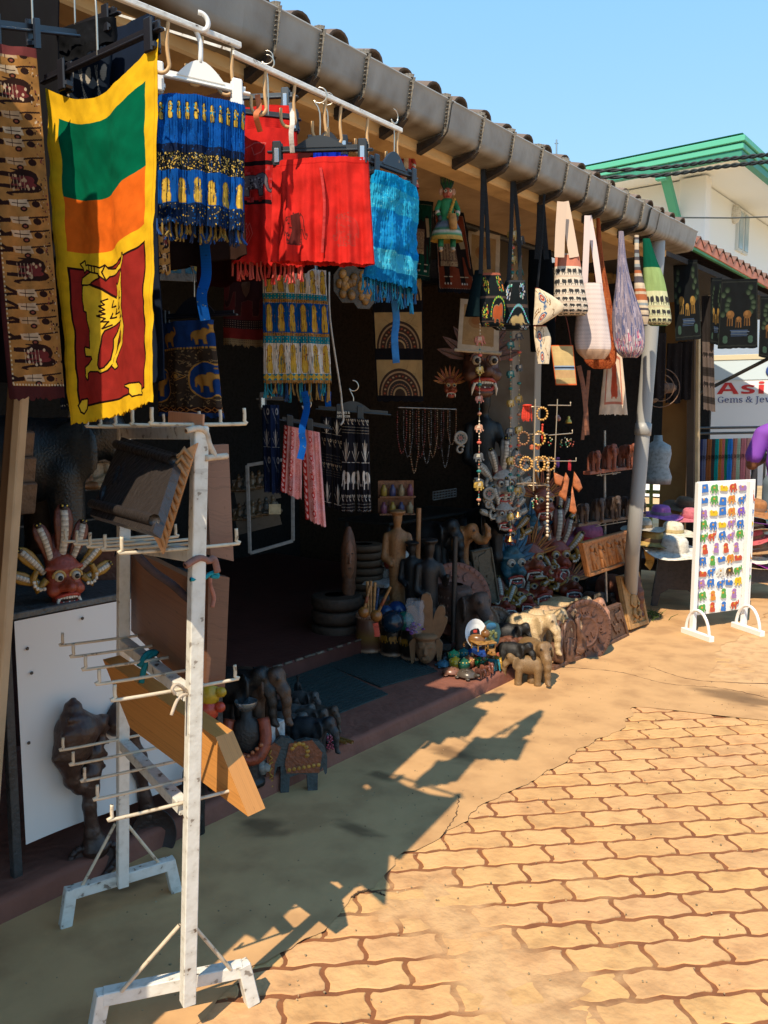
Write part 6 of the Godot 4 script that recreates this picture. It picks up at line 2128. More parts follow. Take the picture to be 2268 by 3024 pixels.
func mask(label:String,at:Vector3,s:float,turn:float,kind:String,tilt:=0.0,roll:=0.0) -> void:
	var t:=thing("carved_mask",label,"mask",at)
	t.basis=Basis(Vector3.UP,turn)*Basis(Vector3.RIGHT,tilt)*Basis(Vector3.BACK,roll)*Basis.from_scale(Vector3.ONE*s)
	var face:={"naga":K(0.32,0.055,0.025),"blue":K(0.03,0.12,0.16),"flame":K(0.30,0.07,0.03),"white":K(0.42,0.38,0.34),"brown":K(0.12,0.05,0.03)}
	var paint:=mat(Color.WHITE,0.42)
	obj("face",mask_face,mat(face[kind],0.42),t)
	for d in [-1.0,1.0]:
		var b:=B.new()
		b.col=K(0.62,0.56,0.46)
		b.ball(V3(0.040*d,0.030,0.056),V3(0.022,0.022,0.018),14)
		b.col=K(0.006,0.006,0.008)
		b.ball(V3(0.040*d,0.027,0.070),V3(0.0125,0.0125,0.009),12)
		b.col=K(0.6,0.36,0.10) if kind in ["naga","flame"] else (K(0.6,0.5,0.4) if kind == "blue" else K(0.2,0.08,0.05))
		var ps:=[]
		for i in 9:
			var a:=-0.2+i*0.44
			ps.append(V3(0.040*d+cos(a)*0.028,0.032+sin(a)*0.026,0.056))
		b.tube(ps,0.006,6)
		obj("eye",b,paint,t)
	var b:=B.new()
	b.col=K(0.02,0.006,0.006)
	b.ball(V3(0,-0.076,0.050),V3(0.046,0.017,0.012),12)
	b.col=K(0.42,0.045,0.03)
	b.tube([V3(-0.055,-0.068,0.04),V3(-0.03,-0.055,0.062),V3(0,-0.052,0.066),V3(0.03,-0.055,0.062),V3(0.055,-0.068,0.04)],0.009,8)
	b.tube([V3(-0.052,-0.080,0.04),V3(-0.03,-0.098,0.056),V3(0,-0.102,0.06),V3(0.03,-0.098,0.056),V3(0.052,-0.080,0.04)],0.009,8)
	obj("lips",b,paint,t)
	b=B.new()
	b.col=K(0.78,0.74,0.66)
	for i in 7:
		b.box(V3(-0.036+i*0.012,-0.067,0.062-absf(i-3)*0.0025),V3(0.0105,0.014,0.009),0.002)
		b.box(V3(-0.036+i*0.012,-0.090,0.057-absf(i-3)*0.0025),V3(0.0105,0.011,0.009),0.002)
	for d in [-1,1]:
		b.tube([V3(0.046*d,-0.07,0.055),V3(0.056*d,-0.095,0.056),V3(0.058*d,-0.125,0.048)],[0.008,0.007,0.001],7)
	obj("teeth",b,paint,t)
	match kind:
		"naga","white":
			var bl:=K(0.72,0.66,0.56)
			var bk:=[K(0.36,0.19,0.02),K(0.16,0.045,0.025)] if kind == "naga" else [K(0.3,0.28,0.24),K(0.14,0.14,0.13)]
			for h in [[-0.085,0.05,-0.75,0.17],[-0.10,0.0,-1.15,0.15],[-0.05,0.10,-0.32,0.19],[0.085,0.05,0.75,0.17],[0.10,0.0,1.15,0.15],[0.05,0.10,0.32,0.19],[0.0,0.12,0.06,0.24]]:
				b=B.new()
				hood(b,V3(h[0],h[1],-0.005),h[2],h[3],bl,bk[0] if absf(h[2])>0.4 else bk[1])
				obj("cobra_hood",b,paint,t)
			for d in [-1,1]:
				b=B.new()
				b.col=bk[0]
				b.tube([V3(0.085*d,0.02,0.02),V3(0.13*d,-0.02,0.02),V3(0.15*d,0.03,0.025),V3(0.13*d,0.07,0.03)],[0.018,0.020,0.017,0.012],8)
				b.col=bl
				for i in 5:
					var a:=-1.9+i*0.5
					b.ball(V3((0.115+cos(a)*0.034)*d,0.015+sin(a)*0.034,0.04),V3(0.010,0.010,0.006),6)
				obj("ear_coil",b,paint,t)
			for k in 2:
				b=B.new()
				b.col=[K(0.12,0.03,0.02),K(0.20,0.05,0.03)][k]
				b.ball(V3(-0.02,0.13-k*0.045,-0.02+k*0.02),V3(0.058,0.10-k*0.02,0.03),12)
				obj("crown",b,paint,t)
		"blue":
			for i in 9:
				var a:=-1.35+i*0.3375
				b=B.new()
				feather(b,V3(sin(a)*0.06,0.04+cos(a)*0.05,-0.012-0.004*(i % 2)),a,0.21-absf(a)*0.045,0.075,K(0.02,0.11,0.20)*(1.0 if i % 2 else 1.35),K(0.01,0.05,0.08))
				obj("feather",b,paint,t)
			b=B.new()
			b.col=K(0.025,0.10,0.13)
			b.ball(V3(0,0.10,0.01),V3(0.055,0.05,0.04),12)
			obj("crown",b,paint,t)
		"flame":
			for i in 11:
				var a:=-1.3+i*0.26
				b=B.new()
				feather(b,V3(sin(a)*0.07,0.04+cos(a)*0.055,-0.012-0.005*(i % 2)),a,0.22-absf(a)*0.03,0.046,[K(0.46,0.17,0.02),K(0.34,0.08,0.02)][i % 2],K(0.10,0.02,0.01))
				obj("flame",b,paint,t)
			b=B.new()
			b.col=K(0.5,0.3,0.12)
			for i in 13:
				var a:=-1.2+i*0.2
				b.ball(V3(sin(a)*0.085,0.03+cos(a)*0.07,0.03),V3(0.011,0.011,0.009),6)
			obj("brow_beads",b,paint,t)
		"brown":
			for i in 9:
				var a:=-1.3+i*0.325
				b=B.new()
				feather(b,V3(sin(a)*0.07,0.03+cos(a)*0.05,-0.012-0.004*(i % 2)),a,0.15,0.06,K(0.13,0.045,0.02),K(0.05,0.02,0.01))
				obj("hair_lock",b,paint,t)

func relief_board(called:String,label:String,category:String,q:Array,thick:float,c:Color,motif:String,seed_:int) -> void:
	var t:=thing(called,label,category)
	var x:Vector3=((q[1]-q[0])+(q[3]-q[2]))/2
	var y:Vector3=((q[0]-q[2])+(q[1]-q[3]))/2
	var n:=x.cross(y).normalized()
	if n.dot(V3(0,1.5,0)-q[0])<0:n=-n
	var wd:=x.length()
	var hg:=y.length()
	var mid:Vector3=(q[0]+q[1]+q[2]+q[3])/4
	var bs:=Basis(x/wd,y/hg,n)
	var m:=mat(c,0.6)
	var tr:=Transform3D(bs,mid)
	var b:=B.new()
	b.t=tr
	b.box(V3(0,0,-thick/2-0.006),V3(wd,hg,thick),0.004)
	obj("board",b,m,t)
	b=B.new()
	b.t=tr
	var e:=0.045*minf(wd,hg)*2
	for s in [-1,1]:
		b.box(V3(s*(wd-e)/2,0,0),V3(e,hg,0.014),0.004)
		b.box(V3(0,s*(hg-e)/2,0),V3(wd-2*e,e,0.0138),0.004)
	obj("rim",b,m,t)
	var rg:=RandomNumberGenerator.new()
	rg.seed=seed_
	b=B.new()
	b.t=tr*Transform3D(Basis.IDENTITY,V3(0,0,-0.006))
	var low:=mat(c*0.82,0.55)
	match motif:
		"procession":
			for i in 5:
				var px:=(i-2)*wd*0.17
				var hh:=hg*rg.randf_range(0.55,0.75)
				b.ball(V3(px,hh*0.42-hg*0.06,0.004),V3(0.018,0.022,0.014)*hg/0.25,10)
				b.ball(V3(px,hh*0.08-hg*0.06,0),V3(0.028,0.055,0.016)*hg/0.25,10)
				b.tube([V3(px-0.015,-hg*0.1,0.002),V3(px-0.02,-hg*0.36,0.004)],0.012*hg/0.25,6)
				b.tube([V3(px+0.015,-hg*0.1,0.002),V3(px+0.025,-hg*0.36,0.004)],0.012*hg/0.25,6)
				b.tube([V3(px+0.02,hh*0.2,0.004),V3(px+0.055,hh*0.05,0.01),V3(px+0.05,hh*0.35,0.006)],0.008*hg/0.25,6)
			obj("figures",b,m,t)
		"deity":
			var g:=hg/0.5
			b.ball(V3(0,0.10*g,0.008),V3(0.034,0.042,0.02)*g,12)
			b.ball(V3(0,0.165*g,0.004),V3(0.03,0.03,0.014)*g,10)
			b.ball(V3(0,0.0,0.004),V3(0.045,0.08,0.022)*g,12)
			for s in [-1,1]:
				b.tube([V3(0.05*s,0.04,0.005)*g,V3(0.085*s,-0.03,0.01)*g,V3(0.04*s,-0.06,0.016)*g],0.014*g,7)
				b.tube([V3(0.03*s,-0.07,0.006)*g,V3(0.075*s,-0.12,0.012)*g,V3(0.02*s,-0.16,0.012)*g],0.02*g,7)
				b.ball(V3(0.06*s,-0.18,0.004)*g,V3(0.03,0.02,0.016)*g,8)
			obj("deity",b,m,t)
		"elephants":
			for i in 5:
				var sz:=hg*rg.randf_range(0.3,0.5)
				var pp:=Transform2D(0,Vector2((i-2)*wd*0.18,hg*(-0.15 if i % 2 else 0.14)))*P2flip(ELE,sz)
				b.slab(pp,0,0.010)
			for i in 16:
				b.ball(V3(rg.randf_range(-0.4,0.4)*wd,rg.randf_range(0.1,0.4)*hg,0),V3(0.012,0.009,0.008),8)
			obj("elephants",b,m,t)
		"leaves":
			for i in 9:
				var pp:=Transform2D(rg.randf_range(-0.6,0.6),Vector2(rg.randf_range(-0.28,0.28)*wd,(i-4)*hg*0.095))*P2flip(LEAF,hg*0.22)
				b.slab(pp,0,0.007)
			b.slab(Transform2D(0,Vector2(0,hg*0.22))*P2flip(SIT,hg*0.4),0,0.01)
			obj("leaf_carving",b,m,t)
	rebase(t)

func medallion(label:String,mid:Vector3,r:float,n:Vector3,c:Color,k:=40,squash:=1.0) -> void:
	var t:=thing("carved_medallion",label,"carved disc")
	var z:=n.normalized()
	var x:=Vector3.UP.cross(z).normalized()
	var bs:=Basis(x,z.cross(x),z)
	var m:=mat(c,0.55)
	var tr:=Transform3D(bs*Basis.from_scale(V3(squash,1,1)),mid)
	var b:=B.new()
	b.t=tr*Transform3D(Basis(Vector3.RIGHT,PI/2),Vector3.ZERO)
	b.lathe([[0,0.008],[r*0.40,0.008],[r*0.43,0.016],[r*0.47,0.016],[r*0.50,0.008],[r*0.82,0.008],[r*0.85,0.018],[r*0.97,0.018],[r,0.008],[r,-0.014],[0,-0.014]],k)
	obj("disc",b,m,t)
	b=B.new()
	b.t=tr*Transform3D(Basis.IDENTITY,V3(0,0,0.006))
	b.slab(P2flip(ELE,r*0.62),0,0.012)
	obj("elephant",b,m,t)
	b=B.new()
	b.t=tr
	for i in 12:
		var a:=TAU*i/12
		b.slab(Transform2D(-a,Vector2(sin(a),cos(a))*r*0.66)*P2flip(ELE if i % 3==0 else LEAF,r*0.27),0.006,0.017)
	obj("carving",b,m,t)
	b=B.new()
	b.t=tr
	for i in 36:
		var a:=TAU*i/36
		b.box(V3(sin(a),cos(a),0)*r*0.91+V3(0,0,0.019),V3(r*0.035,r*0.09,0.008),0.001,Basis(Vector3.BACK,-a))
	obj("notches",b,m,t)
	rebase(t)

func turned(called:String,label:String,category:String,foot:Vector3,prof:Array,cols:Array,rough:=0.5,group := "",lean:=Vector3.ZERO) -> Node3D:
	var b:=B.new()
	b.lathe(prof,24,1,1,cols)
	var o:=obj(called,b.mesh(),mat(Color.WHITE,rough))
	o.position=foot
	o.rotation=lean
	return tag(o,label,category,group)

func statue(label:String,foot:Vector3,ht:float,turn:float,c:Color,staff:=true,sc:=Vector3.ONE) -> void:
	var t:=thing("statue",label,"statue",foot,turn)
	var o:=obj("figure",standing,mat(c,0.5),t)
	o.scale=sc*ht/0.96
	var b:=B.new()
	b.box(V3(0,0.01,0.02),V3(0.16,0.03,0.16)*ht/0.5,0.004)
	obj("base",b,mat(c*0.8,0.6),t)
	if staff:
		b=B.new()
		b.tube([V3(0.19,0.05,0.14)*ht,V3(0.205,1.02,0.13)*ht],0.012*ht/0.5,7)
		obj("staff",b,mat(c*0.9,0.5),t)

func carvings() -> void:
	make_shapes()
	var ivory:=K(0.66,0.47,0.26)
	var black:=K(0.012,0.011,0.011)
	var brown:=K(0.12,0.045,0.025)
	var tan:=K(0.34,0.17,0.06)
	var grey:=K(0.10,0.085,0.068)

	var g := "pale wooden elephants in a row on the step"
	for q in [[V3(-2.433,0.08,-4.431),0.27,ivory,"nearest cream wooden elephant at the front of the pale row"],[V3(-2.448,0.08,-4.607),0.26,ivory*0.97,"second cream wooden elephant in the pale row"],[V3(-2.44,0.08,-4.722),0.265,K(0.58,0.36,0.20),"third cream elephant, slightly pinkish, in the pale row"],[V3(-2.453,0.08,-4.861),0.27,ivory,"fourth cream wooden elephant in the pale row"],[V3(-2.471,0.08,-5.016),0.27,ivory*1.04,"fifth and palest elephant in the pale row"],[V3(-2.391,0.08,-5.046),0.26,K(0.52,0.25,0.15),"pink brown elephant at the far end of the pale row"]]:
		elephant(q[3],q[0],q[1],14+rng.randf_range(-8,8),q[2],false,0.35,g)
	for q in [[V3(-2.518,0.08,-4.344),0.21,black,18,"large black polished elephant in front of the pale row"],[V3(-2.48,0.08,-4.449),0.19,grey,12,"grey brown elephant between the black one and the cream row"],[V3(-2.335,0.08,-4.096),0.17,black,8,"smaller black elephant in front of the large black one"],[V3(-2.476,0.08,-4.233),0.14,brown*1.3,-20,"polished red brown elephant near the step's edge"],[V3(-2.468,0.08,-4.295),0.14,brown*1.5,-10,"second polished red brown elephant near the step's edge"],[V3(-2.577,0.08,-5.669),0.18,grey*1.2,-25,"grey elephant with pale trunk right of the pale row"],[V3(-2.545,0.08,-5.777),0.16,grey*0.9,-15,"second grey elephant beside the tan relief board"],[V3(-2.652,0.08,-5.961),0.24,black,-10,"black elephant standing behind the pair of grey ones"],[V3(-2.508,0.05,-5.92),0.32,K(0.2,0.07,0.04),-15,"large reddish elephant behind the upright tan relief"]]:
		elephant(q[4],q[0],q[1],q[3],q[2])

	elephant("tall tan mother elephant on the ground before the step",V3(-2.28,0,-4.224),0.26,-35,K(0.24,0.14,0.06),false,0.45)
	elephant("tan elephant calf beside its mother on the ground",V3(-2.254,0,-4.114),0.185,-150,K(0.25,0.15,0.065),false,0.45)

	for q in [[V3(-3.3,0.509,-4.592),0.34,black,8,"black elephant with a white tusk on the white shelf board",false],[V3(-3.2,0.504,-5.132),0.40,black,-30,"largest black elephant with raised trunk beside the pale pillar",true],[V3(-3.4,0.452,-5.294),0.36,black*0.9,-70,"black elephant standing behind the large one by the pillar",false]]:
		elephant(q[4],q[0],q[1],q[3],q[2],q[5])
	var te:=elephant("tan elephant with raised trunk and dark blanket on the white board",V3(-3.2,0.503,-4.711),0.31,8,K(0.40,0.17,0.055),true,0.45)
	var b:=B.new()
	b.t=Transform3D(Basis(Vector3.UP,deg_to_rad(8)),V3(-3.2,0.507,-4.683))
	b.ball(V3(-0.03,0.19,0),V3(0.10,0.095,0.085),14)
	part("blanket",b,mat(black*1.2,0.5),te)

	for q in [[V3(-3.35,0.464,-4.328),"white shelf board under the black elephant, left",0.55],[V3(-3.3,0.455,-4.936),"white shelf board under the tan elephant, right",0.5]]:
		b=B.new()
		b.box(q[0]-V3(0.08,0.012,0.0),V3(0.36,0.024,q[2]),0.003)
		var t:=thing("shelf",q[1],"shelf")
		obj("board",b,mat(K(0.55,0.53,0.50),0.6),t)
		b=B.new()
		b.box(q[0]-V3(0.1,q[0].y/2+0.05,0.0),V3(0.26,q[0].y-0.1,q[2]-0.06),0.003)
		obj("front_panel",b,mat(K(0.13,0.15,0.17),0.7),t)
		rebase(t)

	medallion("large reddish half hidden moonstone carving behind the stone elephant",V3(-2.85,0.388,-4.266),0.235,V3(0.8,0.25,0.55),K(0.20,0.065,0.035))
	medallion("left of two small brown carved discs behind the white plate",V3(-2.65,0.275,-4.238),0.125,V3(0.8,0.3,0.5),K(0.15,0.085,0.045))
	medallion("right of two small brown carved discs behind the enamel plaque",V3(-2.62,0.235,-4.363),0.125,V3(0.8,0.3,0.5),K(0.13,0.07,0.04))
	medallion("big brown elephant medallion leaning by the step in the sun",V3(-2.24,0.168,-4.828),0.205,V3(0.9,0.12,0.45),K(0.15,0.065,0.038))
	relief_board("carved_board","tall dark green carved board leaning behind the small discs","relief",[V3(-2.908,0.653,-4.526),V3(-2.828,0.682,-4.647),V3(-2.872,0.291,-4.58),V3(-2.791,0.306,-4.703)],0.025,K(0.085,0.07,0.045),"leaves",3)
	relief_board("carved_board","dark brown elephant herd relief leaning right of the medallion","relief",[V3(-2.23,0.269,-4.909),V3(-2.23,0.267,-5.341),V3(-2.23,0.004,-5.06),V3(-2.23,-0.003,-5.539)],0.02,K(0.15,0.075,0.045),"elephants",4)
	relief_board("carved_board","upright tan relief of a seated deity, rightmost","relief",[V3(-2.34,0.407,-5.589),V3(-2.34,0.386,-5.948),V3(-2.24,0.03,-5.569),V3(-2.24,0.011,-5.907)],0.03,K(0.50,0.26,0.085),"deity",5)
	relief_board("carved_board","orange tan procession relief hooked on the elephant rack","relief",[V3(-2.28,0.735,-4.845),V3(-2.28,0.739,-5.583),V3(-2.28,0.496,-4.947),V3(-2.28,0.499,-5.728)],0.025,K(0.42,0.165,0.05),"procession",6)
	rack_of_plaques()
	swan_plaque()

	var fc:=deg_to_rad(52)
	for q in [
		[V3(-3.1,0.65,-5.289),0.88,0.0,"naga",0.0,"brown cobra mask partly behind the copper bell string",0.0],
		[V3(-3.1,0.635,-5.689),1.02,0.15,"blue",0.0,"blue feathered mask, upper of the two",0.0],
		[V3(-3.05,0.643,-6.008),0.92,0.1,"naga",0.0,"brown cobra mask beside the shell string, upper right",0.0],
		[V3(-3.02,0.435,-5.252),1.1,0.2,"blue",-0.1,"blue feathered mask, lower and nearer of the two",0.0],
		[V3(-3,0.447,-5.492),1.1,0.1,"flame",-0.1,"orange flame crowned mask between blue and cobra masks",0.0],
		[V3(-2.95,0.43,-5.823),1.15,0.1,"naga",-0.1,"large cobra mask with white toothed grin, right of the flame mask",0.0],
		[V3(-2.92,0.193,-4.947),0.95,0.0,"naga",-0.9,"cobra mask lying in the heap, lower left",0.2],
		[V3(-2.95,0.167,-5.301),1.0,0.3,"naga",-0.8,"cobra mask lying in the middle of the heap",-0.3],
		[V3(-2.92,0.223,-5.491),1.0,-0.2,"naga",-0.7,"cobra mask lying on top of the heap's right side",0.25],
		[V3(-2.88,0.207,-5.892),1.1,0.0,"flame",-0.6,"pink and black flame mask lying behind the pale elephants",0.0],
		[V3(-2.86,0.35,-5.591),0.7,0.2,"naga",-0.9,"small cobra mask lying flat under the big grinning one",0.8],
		[V3(-2.95,1.047,-4.978),0.95,0.1,"white",0.0,"grey and teal cobra mask hung high by the pillar",0.0],
		[V3(-2.92,0.848,-4.952),0.75,0.0,"white",0.0,"small grey mask with one eye showing behind the bead string",0.0],
		[V3(-2.88,0.9,-5.437),0.9,0.0,"flame",0.0,"brown fierce mask hung under the bracelet stand",0.0],
		[V3(-2.95,1.847,-4.678),1.45,0.0,"brown",0.0,"dark brown fierce mask hung on the pale pillar",0.0],
		[V3(-3.1,1.717,-4.546),0.5,0.0,"flame",0.0,"little yellow mask in the dark left of the pillar",0.0]]:
		mask(q[5],q[0],q[1],fc+q[2],q[3],q[4],q[6])

	for q in [[V3(-2.9,1.022,-4.721),"round grey flower ear disc left of the grey cobra mask"],[V3(-2.86,1.015,-5.045),"round grey flower ear disc right of the grey cobra mask"],[V3(-3,1.392,-4.521),"grey spiral carved ear in the dark beside the necklaces"]]:
		var t:=thing("ear_disc",q[1],"carved disc",q[0])
		t.basis=Basis(Vector3.UP,fc)
		b=B.new()
		b.t=Transform3D(Basis(Vector3.RIGHT,PI/2),Vector3.ZERO)
		b.lathe([[0,0.01],[0.03,0.008],[0.034,0.014],[0.046,0.014],[0.048,0],[0,-0.004]],20,1,1,[K(0.3,0.05,0.04),K(0.3,0.28,0.25),K(0.34,0.32,0.28),K(0.34,0.32,0.28),K(0.2,0.19,0.17),K(0.1,0.1,0.1)])
		obj("disc",b,mat(Color.WHITE,0.5),t)
		b=B.new()
		for i in 8:
			b.col=K(0.04,0.12,0.11)
			b.ball(V3(cos(TAU*i/8)*0.02,sin(TAU*i/8)*0.02,0.011),V3(0.006,0.006,0.004),6)
		obj("petals",b,mat(Color.WHITE,0.5),t)
		b=B.new()
		b.col=K(0.32,0.30,0.27)
		var ps:=[]
		for i in 14:
			var a:=0.6+i*0.5
			ps.append(V3(cos(a)*(0.03-i*0.0014),-0.075+sin(a)*(0.03-i*0.0014),0.004))
		b.tube(ps,0.008,6)
		obj("curl",b,mat(Color.WHITE,0.5),t)
	drums_and_figures()
	small_goods()

func rack_of_plaques() -> void:
	var t:=thing("display_rack","thin metal post with hooked arms holding carved elephant rows","rack")
	var steel:=mat(K(0.42,0.40,0.37),0.4,null,0.5)
	obj("post",wire([V3(-2.36,1.438,-5.312),V3(-2.36,1.092,-5.336),V3(-2.36,0.657,-5.373),V3(-2.36,0.241,-5.425)],0.009,false,8),steel,t)
	for q in [[V3(-2.34,1.143,-5.17),V3(-2.34,1.146,-5.549)],[V3(-2.34,0.802,-5.164),V3(-2.34,0.788,-5.675)]]:
		obj("arm",wire([q[0],q[1]],0.004,false),steel,t)
	for q in [[V3(-2.3,1.192,-5.122),V3(-2.3,1.149,-5.132),V3(-2.3,1.142,-5.154)],[V3(-2.3,1.197,-5.305),V3(-2.3,1.146,-5.324),V3(-2.3,1.144,-5.354)],[V3(-2.3,1.196,-5.396),V3(-2.3,1.149,-5.392),V3(-2.3,1.144,-5.362)],[V3(-2.3,0.865,-5.158),V3(-2.3,0.827,-5.161),V3(-2.3,0.821,-5.103)],[V3(-2.3,0.859,-5.36),V3(-2.3,0.808,-5.364)],[V3(-2.3,0.861,-5.414),V3(-2.3,0.802,-5.426)],[V3(-2.3,0.863,-5.613),V3(-2.3,0.816,-5.626),V3(-2.3,0.811,-5.609)]]:
		obj("hook",wire(q,0.003),steel,t)
	rebase(t)
	for r in 2:
		var a:Vector3=[V3(-2.3,1.172,-4.921),V3(-2.3,0.852,-4.781)][r]
		var e:Vector3=[V3(-2.3,1.178,-5.737),V3(-2.3,0.82,-5.881)][r]
		var c:Color=[K(0.26,0.07,0.035),K(0.075,0.045,0.032)][r]
		var k:int=[3,5][r]
		var p:=thing("elephant_plaque",["reddish carved row of three elephants on the rack's upper hooks","dark carved row of five elephants on the rack's lower hooks"][r],"carving")
		var b:=B.new()
		b.bar(a,e,0.022,0.05,Vector3.UP,0.003)
		obj("base",b,mat(c,0.55),p)
		for i in k:
			var f:float=[[0.12,0.42,0.76],[0.08,0.29,0.50,0.70,0.90]][r][i]
			var o:=obj("elephant",ele_down,mat(c*rng.randf_range(0.85,1.1),0.5),p)
			o.position=a.lerp(e,f)+V3(0,0.010,0)
			o.rotation.y=deg_to_rad(-20+rng.randf_range(-25,25))
			var s:float=[[0.135,0.17,0.165],[0.13,0.155,0.16,0.15,0.125]][r][i]
			o.scale=V3(0.72,1,0.8)*s/0.79
		rebase(p)

func swan_plaque() -> void:
	var t:=thing("swan_carving","brown carved pair of swans framing an oval on a plank base","carving")
	var m:=mat(K(0.16,0.075,0.045),0.5)
	var a:Vector3=V3(-2.273,0,-4.44)
	var e:Vector3=V3(-2.251,0,-4.84)
	var u:Vector3=(e-a).normalized()
	var n:=V3(u.z,0,-u.x)
	if n.x<0:n=-n
	var L_:float=a.distance_to(e)
	var bs:=Basis(u,Vector3.UP,u.cross(Vector3.UP))
	var b:=B.new()
	b.box((a+e)/2+V3(0,0.014,0),V3(L_,0.028,0.05),0.004,bs)
	obj("base",b,m,t)
	for s in [-1.0,1.0]:
		b=B.new()
		b.t=Transform3D(bs,(a+e)/2)
		var x:float=L_*0.36*s
		b.tube([V3(x*0.75,0.04,0),V3(x,0.07,0),V3(x*1.02,0.14,0),V3(x*0.72,0.20,0),V3(x*0.70,0.26,0),V3(x*0.86,0.285,0),V3(x*1.0,0.265,0),V3(x*1.0,0.235,0)],[0.035,0.05,0.042,0.026,0.02,0.02,0.02,0.008],10,true,0.7)
		b.ball(V3(x*1.05,0.10,0.012),V3(0.035,0.06,0.016),10)
		obj("swan",b,m,t)
	b=B.new()
	b.t=Transform3D(bs,(a+e)/2+V3(0,0.165,0))*Transform3D(Basis(Vector3.RIGHT,PI/2),Vector3.ZERO)
	b.lathe([[0,0.006],[0.085,0.006],[0.09,0.014],[0.102,0.014],[0.106,0.0],[0.102,-0.012],[0,-0.012]],26,0.72,1.15)
	obj("oval",b,m,t)
	b=B.new()
	b.t=Transform3D(bs,(a+e)/2+V3(0,0.165,0.004))
	for s in [-1,1]:
		b.slab(P2([-0.055,-0.01,-0.03,0.05,-0.01,0.02,0.015,0.06,0.055,-0.01]),0.006*s-0.004,0.006*s+0.004)
		b.box(V3(0,-0.015,s*0.008),V3(0.13,0.008,0.012),0.002)
	b.tube([V3(0,-0.14,0),V3(0,0.0,0)],[0.05,0.02],10)
	obj("landscape",b,m,t)
	rebase(t)

